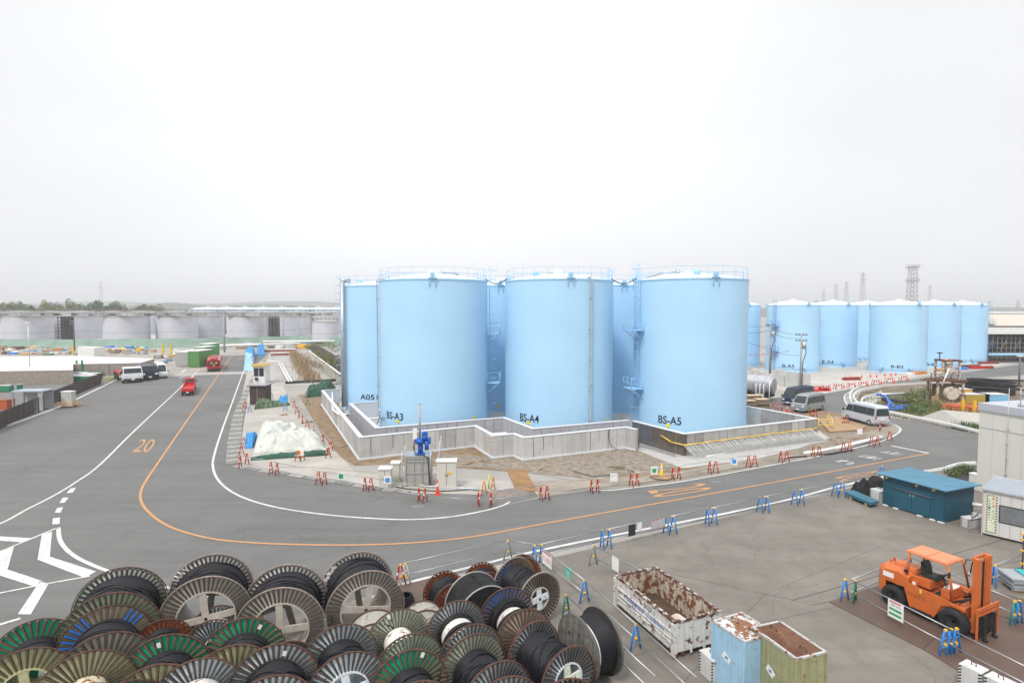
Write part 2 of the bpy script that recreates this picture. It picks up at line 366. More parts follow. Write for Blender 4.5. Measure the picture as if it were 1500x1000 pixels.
def cyl_text(C, R, body, pl, pr, pb, pt, parent):
    a0, z0 = on_cyl(C, R, pl, pb); a1, _ = on_cyl(C, R, pr, pb); _, z1 = on_cyl(C, R, pl, pt)
    uv, f = textmesh(body); mb = MB()
    mb.add([((R+.02)*math.cos(a0+(a1-a0)*u), (R+.02)*math.sin(a0+(a1-a0)*u), z0+(z1-z0)*v) for u, v in uv], f)
    return mb.build('lettering', LETTER, parent)
def railing(mb, R, z, h=1.1, n=24, rails=(.55,1.1), r=.018, seg=72):
    for k in range(n):
        a = 2*PI*k/n; mb.cyl((R*math.cos(a), R*math.sin(a), z), (R*math.cos(a), R*math.sin(a), z+h), r*1.1, None, 5)
    for q in rails:
        mb.tube([(R*math.cos(2*PI*k/seg), R*math.sin(2*PI*k/seg), z+q) for k in range(seg)], r, 5, 0, True)
def ladder(mb, R, a, z0, z1, plats=()):
    c = Matrix.Rotation(a, 4, 'Z'); x = R+.25
    for s in (-.22, .22): mb.cyl((x, s, z0), (x, s, z1), .025, None, 5, M=c)
    z = z0+.3
    while z < z1: mb.cyl((x, -.22, z), (x, .22, z), .016, None, 4, M=c); z += .35
    z = z0+2.2
    while z < z1:
        pts = [(x+.7*math.sin(t)*1.0, .38*math.cos(t), z) for t in [PI*k/8 for k in range(9)]]
        mb.tube(pts, .018, 4, M=c); z += .9
    for s in (-.36, 0, .36): mb.cyl((x+.7*math.sqrt(max(0, 1-(s/.38)**2)), s, z0+2.2), (x+.7*math.sqrt(max(0, 1-(s/.38)**2)), s, z1), .014, None, 4, M=c)
    for zp in plats:
        mb.box(R+.05, R+1.35, -.9, .9, zp, zp+.06, 0, c)
        for q in ((R+1.33, -.88), (R+1.33, 0), (R+1.33, .88), (R+.15, -.88), (R+.15, .88)): mb.cyl((q[0], q[1], zp), (q[0], q[1], zp+1.1), .025, None, 5, M=c)
        for hh in (.55, 1.1): mb.tube([(R+.15, -.88, zp+hh), (R+1.33, -.88, zp+hh), (R+1.33, .88, zp+hh), (R+.15, .88, zp+hh)], .022, 5, M=c)
        for s in (-.8, .8): mb.cyl((R+.02, s, zp-1.), (R+1.25, s, zp), .035, None, 5, M=c)
def big_tank(name, label, C, R, H, group, z0=0., rail=True, seg=96, lugs=3, roof_h=.75, mats=(BLUET, ROOFW, BLUET2), cat='storage tank', nw=5):
    t = thing(name, label, cat, (C.x, C.y, z0), 0, group)
    mb = MB(); prof = [(R+.05, 0), (R+.05, .12), (R, .13)]
    mb.lathe(prof, seg)
    mb.lathe([(R, .13), (R, H-.12)], seg)
    mb.lathe([(R, H-.12), (R+.06, H-.12), (R+.06, H), (R-.05, H)], seg, smooth=False)
    mb.build('shell', mats[0], t)
    mb = MB(); mb.lathe([(R-.05, H-.01), (R*.75, H+roof_h*.42), (R*.5, H+roof_h*.72), (R*.25, H+roof_h*.93), (.6, H+roof_h), (.6, H+roof_h+.25), (.001, H+roof_h+.25)], seg)
    mb.build('roof', mats[1], t)
    if rail:
        mb = MB(); railing(mb, R-.12, H); mb.build('railing', mats[2], t)
    if lugs:
        for k in range(lugs):
            a = -PI/2 + 2*PI*k/lugs + .12; M = Matrix.Rotation(a, 4, 'Z')
            mb = MB()
            for s in (-.28, .28): mb.cyl((R+.12, s, H-.8), (R+.12, s, H+.06), .035, None, 6, M=M)
            mb.box(R-.05, R+.25, -.4, .4, H+.02, H+.1, 0, M)
            mb.cyl((R-.1, 0, H+.32), (R+.2, 0, H+.32), .24, None, 14, M=M)
            mb.cyl((R+.2, 0, H+.32), (R+.26, 0, H+.32), .17, None, 12, M=M)
            mb.build('nozzle', mats[2], t)
    return t
HA = 14.93; RA = 5.5
C3 = circ_from_edges(555, 714, RA); C4 = circ_from_edges(740, 898, RA); C5 = circ_from_edges(928, 1096, RA)
BACK = [circ_from_edge(502, 72, RA, False), Vector((-2.0, 72.5, 0)), Vector((12.2, 71.5, 0))]
SPEC = [(C3, 'large pale blue water tank lettered BS-A3 inside the concrete wall', 'front'),
        (C4, 'large pale blue water tank lettered BS-A4, middle of the front three', 'front'),
        (C5, 'large pale blue water tank lettered BS-A5 beside the stained wall corner', 'front'),
        (BACK[0], 'pale blue water tank lettered A051 behind and left of tank BS-A3', 'back'),
        (BACK[1], 'shaded pale blue tank seen through the gap between tanks BS-A3 and BS-A4', 'back'),
        (BACK[2], 'shaded pale blue tank seen through the gap between tanks BS-A4 and BS-A5', 'back')]
TK = []
for C, lb, kind in SPEC:
    TK.append(big_tank('water_tank', lb, C, RA, HA, 'pale blue tanks inside the concrete wall'))
def local(t, C): return Vector((0, 0, 0))
for t, C, body, pl, pr, pb, pt in ((TK[0], C3, 'BS-A3', 567, 590.5, 614, 604), (TK[1], C4, 'BS-A4', 762, 789.5, 618, 607), (TK[2], C5, 'BS-A5', 964.5, 998, 621, 610), (TK[3], BACK[0], 'A051', 528, 553.5, 586.5, 579.5)):
    o = cyl_text(Vector((C.x, C.y, 0)), RA, body, pl, pr, pb-2, pt-2.5, t)
# yellow inspection plates
for t, C, spots in ((TK[0], C3, [(583,617),(694,612)]), (TK[1], C4, [(774,619),(890,615)]), (TK[2], C5, [(979,623)]), (TK[4], BACK[1], [(730,594)])):
    for px, py in spots:
        a, z = on_cyl(Vector((C.x, C.y, 0)), RA, px, py); mb = MB()
        mb.box(RA+.01, RA+.05, -.17, .17, z-.15, z+.15, 0, Matrix.Rotation(a, 4, 'Z')); mb.build('inspection_plate', mat('yellow_plate', (.8,.65,.02), .5), t)
# ladders and platforms
for t, C, ang, pl in ((TK[2], C5, math.radians(196), (4.3, 10.0)), (TK[0], C3, math.radians(-4), (4.6, 9.6)), (TK[3], BACK[0], math.radians(186), ()), (TK[1], C4, math.radians(20), ())):
    mb = MB(); ladder(mb, RA, ang, .3, HA+1.6, pl); mb.build('caged_ladder', BLUET2, t)
# down pipes
def downpipe(t, C, px, r=.06, m=GALV, both=True, z1=HA):
    a, _ = on_cyl(Vector((C.x, C.y, 0)), RA, px, 520); M = Matrix.Rotation(a, 4, 'Z'); mb = MB()
    mb.tube([(RA-.6, 0, z1+.12), (RA+.2, 0, z1+.12), (RA+.22, 0, z1-.1), (RA+.22, 0, .9), (RA+.5, 0, .6), (RA+1.1, .5, .6)], r, 8, M=M)
    z = 1.5
    while z < z1: mb.box(RA, RA+.3, -.1, .1, z, z+.05, 0, M); z += 2.9
    for z in (4.9, 9.8): mb.cyl((RA+.22, 0, z), (RA+.22, 0, z+.15), r*1.5, None, 8, M=M)
    mb.build('down_pipe', m, t)
downpipe(TK[1], C4, 864, .085); downpipe(TK[0], C3, 556.5, .06)
mb = MB(); M = Matrix.Rotation(on_cyl(BACK[0], RA, 508, 520)[0], 4, 'Z')
mb.cyl((RA+.45, 0, .5), (RA+.45, 0, HA+.6), .26, None, 12, M=M)
mb.cyl((RA-.5, 0, HA+.6), (RA+.6, 0, HA+.6), .26, None, 12, M=M)
mb.build('overflow_pipe', GALV, TK[3])
# roof fittings
for t, aa in ((TK[0], .7), (TK[1], 1.9), (TK[2], 2.6), (TK[3], 1.2)):
    mb = MB(); M = Matrix.Rotation(aa, 4, 'Z')
    mb.tube([(1.2, 0, HA+.95), (2.6, 0, HA+.95), (4.4, .4, HA+.35)], .09, 6, M=M); mb.cyl((1.2, 0, HA+.6), (1.2, 0, HA+1.1), .16, None, 8, M=M)
    mb.build('roof_pipe', GALV, t)
    mb = MB()
    for k in range(1): mb.cyl((math.cos(aa+2+k)*3.4, math.sin(aa+2+k)*3.4, HA+.3), (math.cos(aa+2+k)*3.4, math.sin(aa+2+k)*3.4, HA+.85), .3, None, 12)
    mb.build('roof_hatch', BLUET2, t)
# cables strung between tank roofs
for a, b, lb in ((C3, C4, 'black cable bridging the roofs of tanks BS-A3 and BS-A4'), (C4, C5, 'black cable bridging the roofs of tanks BS-A4 and BS-A5')):
    d = (b-a).normalized(); p = a+d*(RA-.2); q = b-d*(RA-.2); mb = MB()
    for o in (0, .25): mb.tube([(p.x+(q.x-p.x)*k/6, p.y+(q.y-p.y)*k/6+o, HA+.25-.5*math.sin(PI*k/6)+(0 if k in (0, 6) else 0)) for k in range(7)], .05, 6)
    tag(mb.build('roof_cable', BLACK), lb, 'cable')
# ---------------------------------------------------------------- B tanks
RB = 4.9
CB = {'B-A5': circ_from_edges(1122.6, 1201.8, RB), 'B-A4': circ_from_edge(1257, 127, RB), 'B-B3': circ_from_edges(1273, 1360, RB), 'B-B2': circ_from_edge(1409, 125, RB), 'B-B1': circ_from_edge(1448, 136, RB), 'B-A3': circ_from_edge(1303, 142, RB), '': circ_from_edge(1114, 128, RB)}
TX = {'B-A5': (1146,1163.5,538,533), 'B-A4': (1204,1221,532.5,527), 'B-B3': (1305,1323,538.5,534.3), 'B-B2': (1357,1373,535,531), 'B-B1': (1400.5,1415,532,528.5), 'B-A3': (1258,1275,530,525.8)}
for k, C in CB.items():
    Y = math.hypot(C.x, C.y); H = gd(750, 446.8, C.y).z
    t = big_tank('water_tank', ('distant pale blue water tank lettered %s on the concrete apron' % k) if k else 'unlettered distant pale blue tank just right of tank BS-A5', C, RB, H, 'distant pale blue tanks', seg=64, rail=False, lugs=3, roof_h=.9)
    mb = MB(); railing(mb, RB+.25, .9, 0.05, 16, (0,), .05, 48); mb.build('base_pipe', BLUET2, t)
    if k: cyl_text(C, RB, k, *TX[k], t)
    if k in ('B-A5', 'B-A4', 'B-B1'):
        mb = MB(); ladder(mb, RB, math.radians(205 if k != 'B-B1' else -20), .3, H+1, (4, 9)); mb.build('caged_ladder', mat('blue_steel', (.08,.25,.5), .5), t)
    if k:
        for s in (-.5, .45):
            mb = MB(); a = math.atan2(-C.y, -C.x)+s; M = Matrix.Rotation(a, 4, 'Z'); mb.cyl((RB, 0, 1), (RB+.6, 0, 1), .3, None, 10, M=M); mb.cyl((RB+.5, 0, .2), (RB+.5, 0, 1.6), .12, None, 8, M=M); mb.build('valve', BLUET2, t)
# scaffold stair in front of the first distant tank
# ---------------------------------------------------------------- bund walls
def offset_poly(P, w):
    out = []
    n = len(P)
    for i, p in enumerate(P):
        d0 = (P[i]-P[i-1]).normalized() if i > 0 else (P[1]-P[0]).normalized()
        d1 = (P[i+1]-P[i]).normalized() if i < n-1 else d0
        n0 = Vector((-d0.y, d0.x)); n1 = Vector((-d1.y, d1.x)); b = (n0+n1)
        b = b/ max(b.length_squared/2, .3) if b.length > 1e-6 else n0
        out.append(p + b*w)
    return out
def wall(name, label, P, h, th, mats, panel=1.8, z0=0., cope=COPE, foot=True, group=None):
    P = [Vector((p.x, p.y)) for p in P]; A = offset_poly(P, 0); B = offset_poly(P, th)
    t = thing(name, label, 'wall', (P[0].x, P[0].y, z0), 0, group); O = P[0]
    mb = MB(); k = 0
    for i in range(len(P)-1):
        L = (P[i+1]-P[i]).length; n = max(1, round(L/panel))
        for j in range(n):
            q = [A[i].lerp(A[i+1], j/n), A[i].lerp(A[i+1], (j+1)/n), B[i].lerp(B[i+1], (j+1)/n), B[i].lerp(B[i+1], j/n)]
            q = [p-O for p in q]; mi = rnd.choice(range(len(mats)))
            vs = [(p.x, p.y, 0) for p in q]+[(p.x, p.y, h) for p in q]
            fs = [(0,1,5,4),(2,3,7,6),(4,5,6,7)]
            if i == 0 and j == 0: fs.append((3,0,4,7))
            if i == len(P)-2 and j == n-1: fs.append((1,2,6,5))
            mb.add(vs, fs, mi)
            # tie joint
            d = (q[1]-q[0]).normalized(); nn = Vector((-d.y, d.x))*(-.004 if th > 0 else .004)
    w = mb.build('wall_face', mats, t)
    jm = MB(); sgn = -1 if th > 0 else 1
    for i in range(len(P)-1):
        d = P[i+1]-P[i]; L = d.length; d = d/L; nn = Vector((-d.y, d.x))*.005*sgn; n = max(1, round(L/.9))
        for j in range(1, n):
            q = P[i]-O+d*(L*j/n)+nn; ww = rnd.choice((.012, .02, .035)); zz = h*rnd.choice((0, 0, 0, .3)); a_ = q-d*ww; b_ = q+d*ww
            jm.add([(a_.x,a_.y,zz+.15),(b_.x,b_.y,zz+.15),(b_.x,b_.y,h-.02),(a_.x,a_.y,h-.02)], [(0,1,2,3)])
    jm.build('panel_joints', mat('wall_joint', (.20,.195,.185), .9, var=.4, sc_=3), t)['kind'] = 'stuff'
    A2 = offset_poly(P, -.03*(1 if th > 0 else -1)); B2 = offset_poly(P, th+.03*(1 if th > 0 else -1))
    mb = MB(); poly = [p-O for p in A2]+[p-O for p in B2[::-1]]; mb.prism([(p.x, p.y) for p in poly], h+.002, h+.06); mb.build('coping', cope, t)
    if foot:
        A3 = offset_poly(P, -.12*(1 if th > 0 else -1)); mb = MB(); A0 = offset_poly(P, -.004*(1 if th > 0 else -1))
        poly = [p-O for p in A3]+[p-O for p in A0[::-1]]; mb.prism([(p.x, p.y) for p in poly], .01, .14); mb.build('footing', COPE, t)
    return t
HW = 1.8
wall('bund_wall', 'outer pale concrete bund wall stepping round the left and front of the blue tanks', G([(471,592.5),(526.7,673.9),(695.2,654.3),(721.9,671.3),(751.7,668.1),(766.7,674.5),(916,656.5),(931,660)]), HW, .3, [CONC, CONC2, CONC3])
inner = G([(511,591),(550,627.6),(736.6,612.2),(779.4,628.5),(922.6,616)], HW)
wall('bund_wall', 'inner grey coated bund wall right against tanks BS-A3 and BS-A4', inner, HW, .3, [mat('grey_wall_coating', (.42,.43,.47), .6, var=.06), mat('grey_wall_coating_b', (.40,.41,.45), .6, var=.06)], foot=False)
c5 = G([(922.6,616),(1002.4,636.2),(1198.7,613.3),(1095,595)], HW)
for q_ in c5: q_.z = 0
c5[0] = c5[0] + (c5[1]-c5[0]).normalized()*.33
mid = c5[0].lerp(c5[1], .42)
wall('bund_wall', 'grey painted length of bund wall behind the rebar left of the stained corner', [c5[0], mid], HW, .3, [mat('dark_grey_coating', (.10,.11,.13), .5, var=.15)], foot=False)
wall('bund_wall', 'dark brown stained length of bund wall left of the corner below BS-A5', [mid+(c5[1]-mid).normalized()*.02, c5[1]], HW, .3, [CONCD], foot=False)
wall('bund_wall', 'long grey stained bund wall below tank BS-A5 running to the right', [c5[1]+(c5[2]-c5[1]).normalized()*.32, c5[2], c5[3]], HW, .3, [CONC2, CONC, mat('damp_concrete', (.32,.31,.3), .85, var=.25, sc_=.8, bump=.2, streak=.6, dirtcol=(.1,.095,.09))], foot=False)
wall('bund_wall', 'low back wall between tank A051 and tank BS-A3', G([(515,590.6),(560,588)], HW), HW, -.25, [COPE], foot=False)
wall('bund_wall', 'short far end of the outer bund wall beside the green net', G([(471.5,571.8),(497,569.8)], HW), HW, -.25, [COPE, CONC3], foot=False)
# drain pit box on the wall step
mb = MB(); P = [gp(722.5,672), gp(751,669)]; 
d = (P[1]-P[0]); t = thing('drain_pit', 'concrete pit box with metal lid built onto the wall step', 'pit', P[0], math.atan2(d.y, d.x)); L = d.length
nn = L
mb.box(.1, L-.1, .35, 1.5, 0, HW-.15); mb.build('pit_body', CONC2, t)
mb = MB(); mb.box(.0, L, .33, 1.6, HW-.149, HW-.05); mb.build('lid', COPE, t)
mb = MB()
for k in range(5): mb.box(-.035, -.01, .5, .75, .3+k*.32, .37+k*.32)
mb.build('step_iron', mat('orange_step', (.7,.3,.05), .5), t)
# rebar, kicker slab and yellow rail in front of the BS-A5 wall
a = G([(1002,667)])[0]; c5b = [gp(1003,668), gp(1192,634)]
sheet_obj('blinding_slab', [(935,660),(1000,686),(1110,672),(1175,655),(1215,642),(1195,628),(1003,662),(940,640)], .028, mat('blinding_concrete', (.40,.39,.37), .9, var=.12, sc_=1, bump=.3))
mb = MB(); u = (c5[2]-c5[1]).normalized(); v = Vector((u.y, -u.x, 0)); n = 95; L = (c5[2]-c5[1]).length-.6
for k in range(n):
    b = c5[1] + u*(.25+L*k/n) + v*(1.15+rnd.uniform(-.05, .05)); b.z = .03; tpt = c5[1] + u*(.1+L*k/n-.25) + v*.06; tpt.z = rnd.uniform(.9, 1.05)
    mb.cyl(b, tpt, .028, None, 4)
for q in (.3, .75):
    p0 = c5[1]+v*(1.15*(1-q)+.08); p0.z = q+.04; p1 = p0+u*L; mb.cyl(p0, p1, .012, None, 4)
for w_ in (.2,.5,.8,1.1,1.35):
    p0 = c5[1]+v*w_; p0.z = .05; mb.cyl(p0, p0+u*L, .022, None, 4)
for k in range(60):
    p0 = c5[1]+u*(L*k/60)+v*.05; p0.z = .06; mb.cyl(p0, p0+v*1.6, .02, None, 4)
tag(mb.build('rebar_mesh', mat('new_rebar', (.62,.62,.6), .5, .3, var=.2)), 'pale grid of leaning reinforcing bars along the wall below tank BS-A5', 'rebar')
mb = MB(); u2 = (c5[0]-c5[1]).normalized(); v2 = Vector((-u2.y, u2.x, 0)); L2 = (c5[0]-c5[1]).length-.1
for k in range(46):
    b = c5[1]+u2*(.1+L2*k/46)+v2*.9; b.z = .03; e = b.copy(); e.z = .75+.5*(k > 38); mb.cyl(b, e, .014, None, 4)
for z in (.25,.5): p0 = c5[1]+v2*.9; p0.z = z; mb.cyl(p0, p0+u2*L2, .012, None, 4)
tag(mb.build('rebar_mesh', mat('dark_rebar', (.12,.11,.10), .6, .3, var=.2)), 'dark upright starter bars before the brown stained wall', 'rebar')
t = thing('edge_protection', 'yellow tube strip capping the leaning rebar below tank BS-A5', 'guard strip', c5[1])
mb = MB(); x = 0.
while x < L-1.5:
    p0 = u*x+v*.12; p0.z = .98+rnd.uniform(-.02,.02)+x*.0; p1 = u*(x+1.9)+v*.12; p1.z = .98+rnd.uniform(-.03,.03); mb.cyl(p0, p1, .05, None, 6); x += 1.75
mb.build('strip', mat('yellow_strip', (.85,.55,.08), .5), t)
mb = MB(); p0 = v2*.15-u2*.3; p0.z = .98; p1 = u2*1.4+v2*.2; p1.z = .95; mb.cyl(p0, p1, .05, None, 6); p0 = u2*1.2+v2*.3; p0.z=1.0; p1 = u2*2.6+v2*.1; p1.z = 1.25; mb.cyl(p0, p1, .05, None, 6)
mb.build('strip', mat('yellow_strip', (.85,.55,.08), .5), t)
# pipework between the walls at the left
t = thing('drain_pipework', 'white pipes stepping over the inner wall left of tank A051', 'pipe', gp(500,612))
O = gp(500,612)
for pts, m in (([(486,588,1.6),(488,600,1.6),(497,607,1.6),(509,607,1.9),(512,606,1.9)], WHITE), ([(500,625,.5),(505,628,.5),(511,626,.5)], WHITE), ([(487,575,1.9),(487,588,1.6)], WHITE)):
    mb = MB(); mb.tube([gp(a, b, c)-O for a, b, c in pts], .11, 8); mb.build('pipe', m, t)
mb = MB(); 
mb.tube([gp(a, b, c)-C3.xyz*0 for a, b, c in [(556,600,2.4),(556,612,1.3),(540,613,1.3),(527,615,1.2)]], .09, 8); tag(mb.build('drain_pipe', WHITE), 'thin white pipe bending from tank BS-A3 over the inner floor', 'pipe')
# ================================================================ cable drums
def paint(n, c, rust=.0, var=.16, rough=.6): return mat('drum_'+n, c, rough, var=var, sc_=5, rust=rust*.72, rs=6., fine=.05, bump=.1, bs=40)
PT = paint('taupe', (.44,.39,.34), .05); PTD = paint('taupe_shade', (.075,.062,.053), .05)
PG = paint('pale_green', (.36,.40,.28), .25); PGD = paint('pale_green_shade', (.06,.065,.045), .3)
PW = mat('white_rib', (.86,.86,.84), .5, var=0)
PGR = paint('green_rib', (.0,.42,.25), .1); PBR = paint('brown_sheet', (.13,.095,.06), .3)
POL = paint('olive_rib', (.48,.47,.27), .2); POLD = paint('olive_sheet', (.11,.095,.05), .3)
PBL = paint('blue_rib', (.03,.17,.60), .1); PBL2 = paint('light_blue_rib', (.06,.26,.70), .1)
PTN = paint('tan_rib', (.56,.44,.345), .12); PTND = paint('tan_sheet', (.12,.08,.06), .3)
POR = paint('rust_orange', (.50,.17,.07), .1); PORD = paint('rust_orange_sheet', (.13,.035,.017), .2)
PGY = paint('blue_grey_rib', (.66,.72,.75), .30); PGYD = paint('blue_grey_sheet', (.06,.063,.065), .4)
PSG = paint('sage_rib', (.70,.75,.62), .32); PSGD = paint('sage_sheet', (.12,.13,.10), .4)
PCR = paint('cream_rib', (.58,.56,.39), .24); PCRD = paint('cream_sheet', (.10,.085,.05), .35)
PWB = paint('white_barrel', (.62,.61,.56), .42)
RIMR = mat('rusty_rim', (.085,.042,.03), .85, var=.4, sc_=6)
RIMT = mat('taupe_rim', (.25,.20,.165), .7, var=.25, sc_=6, rust=.25)
CABLE = mat('black_cable', (.007,.007,.010), .5, var=.35, sc_=9, bump=.25, bs=60, spec=.3)
WOODG = mat('grey_timber', (.15,.14,.125), .9, var=.45, sc_=5, bump=.8, bs=25, streak=.7, dirtcol=(.05,.045,.04), spec=.2)
BLKP = mat('black_sheeting', (.014,.0135,.013), .7, var=.6, sc_=4, bump=1., bs=6, spec=.2)
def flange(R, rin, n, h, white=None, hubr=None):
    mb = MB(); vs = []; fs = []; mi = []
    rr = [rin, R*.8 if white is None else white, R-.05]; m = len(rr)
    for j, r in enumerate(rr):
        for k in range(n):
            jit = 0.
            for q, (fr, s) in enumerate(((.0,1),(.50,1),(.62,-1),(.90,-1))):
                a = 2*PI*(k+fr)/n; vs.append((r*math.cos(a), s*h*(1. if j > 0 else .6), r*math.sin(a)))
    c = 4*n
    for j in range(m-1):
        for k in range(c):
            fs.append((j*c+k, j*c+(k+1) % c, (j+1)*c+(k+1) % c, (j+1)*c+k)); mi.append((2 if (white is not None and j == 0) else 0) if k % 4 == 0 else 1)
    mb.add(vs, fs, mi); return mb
def rim(R, w=.06, t=.028):
    mb = MB(); M = Matrix.Rotation(PI/2, 4, 'X')
    mb.lathe([(R-t, -w/2), (R, -w/2), (R, w/2), (R-t, w/2), (R-t, -w/2)], 72, M=M, smooth=False); return mb
def ring(r0, r1, w):
    mb = MB(); mb.lathe([(r0, -w/2), (r1, -w/2), (r1, w/2), (r0, w/2), (r0, -w/2)], 56, M=Matrix.Rotation(PI/2, 4, 'X'), smooth=False); return mb
def drum(label, D, far, near, cols, open_=0., cab=.72, n=36, rimm=RIMR, white=False, barrel=None, bare=False, hub=0., farcols=None, spokes=None, plate=False, split=None):
    R = D/2; p = gp(*far, D); q = gp(*near, D); d = (p-q); d.z = 0; W = d.length; mid = (p+q)/2
    rz = math.atan2(d.y, d.x)-PI/2
    t = thing('cable_drum', label, 'cable drum', (mid.x, mid.y, 0), rz, 'cable drums crowded in the front yard')
    rin = R*open_ if open_ else R*.28; rc = R*cab
    for s, cc in ((1, farcols or cols), (-1, cols)):
        if plate:
            mb = MB(); mb.lathe([(.12, -.012), (R-.04, -.012), (R-.04, .012), (.12, .012), (.12, -.012)], 48, M=Matrix.Rotation(PI/2, 4, 'X'), smooth=False)
            f = mb.build('flange', [cc[0]], t, (0, s*W/2, R))
        else:
            wr = rc+.02+.25*(R-rc) if False else None
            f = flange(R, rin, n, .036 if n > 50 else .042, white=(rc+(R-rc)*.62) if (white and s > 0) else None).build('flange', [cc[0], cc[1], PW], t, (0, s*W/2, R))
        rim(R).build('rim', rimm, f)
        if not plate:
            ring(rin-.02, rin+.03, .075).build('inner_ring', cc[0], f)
        sp = spokes or cc[0]
        if open_:
            a0 = rnd.uniform(-.25, .25)
            mb = MB()
            for k in range(4):
                M = Matrix.Rotation(a0+k*PI/2, 4, 'Y'); mb.box(.09, rin, -.03, .03, -.11, .11, 0, M)
            mb.cyl((0, -.045, 0), (0, .045, 0), .14, None, 16); mb.build('spoke_cross', sp, f)
            mb = MB(); mb.cyl((0, -.052, 0), (0, .052, 0), .055, None, 12); mb.build('axle_hole', DARK, f)
        elif not plate:
            mb = MB(); mb.lathe([(.06, -.02), (rin, -.02), (rin, .02), (.06, .02), (.06, -.02)], 32, M=Matrix.Rotation(PI/2, 4, 'X')); mb.build('hub_plate', cc[1], f)
    rb = rin*1.0 if open_ else R*(.54 if barrel is PWB else .45)
    mb = MB(); mb.lathe([(rb, -W/2+.03), (rb, W/2-.03)], 48, M=Matrix.Translation((0, 0, R)) @ Matrix.Rotation(PI/2, 4, 'X')); mb.lathe([(rb-.03, W/2-.03), (rb-.03, -W/2+.03)], 48, M=Matrix.Translation((0, 0, R)) @ Matrix.Rotation(PI/2, 4, 'X'))
    mb.build('barrel', barrel or cols[0], t)
    if not bare:
        def wind(y0, y1, rc):
            mb = MB(); nn = max(2, int((y1-y0)/.085)); prof = []
            for i in range(nn*4+1):
                y = y0+(y1-y0)*i/(nn*4); prof.append((rc+.036*abs(math.sin(PI*i/4)), y))
            prof = [(rb+.01, y0)] + prof + [(rb+.01, y1)]
            k = len(mb.v); mb.lathe(prof, 56, M=Matrix.Translation((0, 0, R)) @ Matrix.Rotation(PI/2, 4, 'X'))
            sd = rnd.uniform(0, 50)
            for i in range(k, len(mb.v)):
                x, y, z = mb.v[i]; r = math.hypot(x, z-R)
                if r > rb+.05:
                    f = 1+.035*mnoise.noise(Vector((x*1.2+sd, y*3, z*1.2)))+.012*mnoise.noise(Vector((x*5+sd, y*9, z*5)))
                    mb.v[i] = (x*f, y+.03*mnoise.noise(Vector((x*2, y*2+sd, z*2))), R+(z-R)*f)
            for q_ in range(5):
                ph = rnd.uniform(0, 6.28); am = rnd.uniform(.06, .3)*(y1-y0); cy = rnd.uniform(y0+.25*(y1-y0), y1-.25*(y1-y0)); lim = lambda y: max(y0+.03, min(y1-.03, y))
                mb.tube([((rc+.045)*math.cos(a), lim(cy+am*math.sin(a*1+ph)), R+(rc+.045)*math.sin(a)) for a in [2*PI*k_/40 for k_ in range(40)]], .026, 6, closed=True)
            mb.build('cable_winding', CABLE, t)
        if split:
            for a, b, r in split: wind(-W/2+.05+W*a, -W/2+.05+(W-.1)*b, R*r)
        else: wind(-W/2+.05, W/2-.05, rc)
    return t
TAU = (PT, PTD)
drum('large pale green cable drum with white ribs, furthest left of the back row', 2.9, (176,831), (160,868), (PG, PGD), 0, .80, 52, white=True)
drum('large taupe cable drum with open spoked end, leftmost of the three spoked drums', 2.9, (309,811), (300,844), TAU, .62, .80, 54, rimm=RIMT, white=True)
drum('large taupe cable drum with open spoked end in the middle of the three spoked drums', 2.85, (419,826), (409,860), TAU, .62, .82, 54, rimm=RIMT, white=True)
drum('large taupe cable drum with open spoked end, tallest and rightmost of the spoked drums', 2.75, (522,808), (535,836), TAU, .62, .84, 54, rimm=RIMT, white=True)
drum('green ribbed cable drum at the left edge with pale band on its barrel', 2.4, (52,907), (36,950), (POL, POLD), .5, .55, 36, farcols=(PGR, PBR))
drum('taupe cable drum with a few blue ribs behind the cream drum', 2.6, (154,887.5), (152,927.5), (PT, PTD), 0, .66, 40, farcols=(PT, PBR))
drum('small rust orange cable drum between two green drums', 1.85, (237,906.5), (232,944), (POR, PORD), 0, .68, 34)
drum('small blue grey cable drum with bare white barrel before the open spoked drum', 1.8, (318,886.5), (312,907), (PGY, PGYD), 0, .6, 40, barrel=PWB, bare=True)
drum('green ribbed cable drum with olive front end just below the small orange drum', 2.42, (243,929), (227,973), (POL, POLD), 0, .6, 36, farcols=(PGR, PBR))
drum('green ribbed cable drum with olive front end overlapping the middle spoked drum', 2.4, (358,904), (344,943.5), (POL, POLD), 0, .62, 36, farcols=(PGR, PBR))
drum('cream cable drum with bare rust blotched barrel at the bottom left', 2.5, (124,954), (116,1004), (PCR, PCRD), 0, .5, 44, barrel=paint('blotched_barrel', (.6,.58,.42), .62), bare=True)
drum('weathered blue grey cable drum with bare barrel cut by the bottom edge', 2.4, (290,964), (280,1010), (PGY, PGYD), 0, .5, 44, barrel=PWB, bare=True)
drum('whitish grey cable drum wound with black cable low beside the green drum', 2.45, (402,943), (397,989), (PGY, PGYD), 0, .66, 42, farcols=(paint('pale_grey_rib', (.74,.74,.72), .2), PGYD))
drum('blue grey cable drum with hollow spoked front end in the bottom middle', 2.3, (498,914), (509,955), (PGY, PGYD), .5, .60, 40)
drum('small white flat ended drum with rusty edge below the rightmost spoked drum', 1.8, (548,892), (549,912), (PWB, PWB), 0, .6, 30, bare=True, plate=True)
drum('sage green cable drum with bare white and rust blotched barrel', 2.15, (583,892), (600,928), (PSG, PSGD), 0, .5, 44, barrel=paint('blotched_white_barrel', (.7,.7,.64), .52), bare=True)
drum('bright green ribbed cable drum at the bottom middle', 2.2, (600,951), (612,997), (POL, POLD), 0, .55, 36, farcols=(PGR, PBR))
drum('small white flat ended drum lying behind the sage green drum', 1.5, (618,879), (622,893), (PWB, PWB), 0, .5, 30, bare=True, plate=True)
drum('small rust orange cable drum nearest the brown steel plate', 1.65, (649,836), (664,854), (POR, PORD), 0, .72, 30)
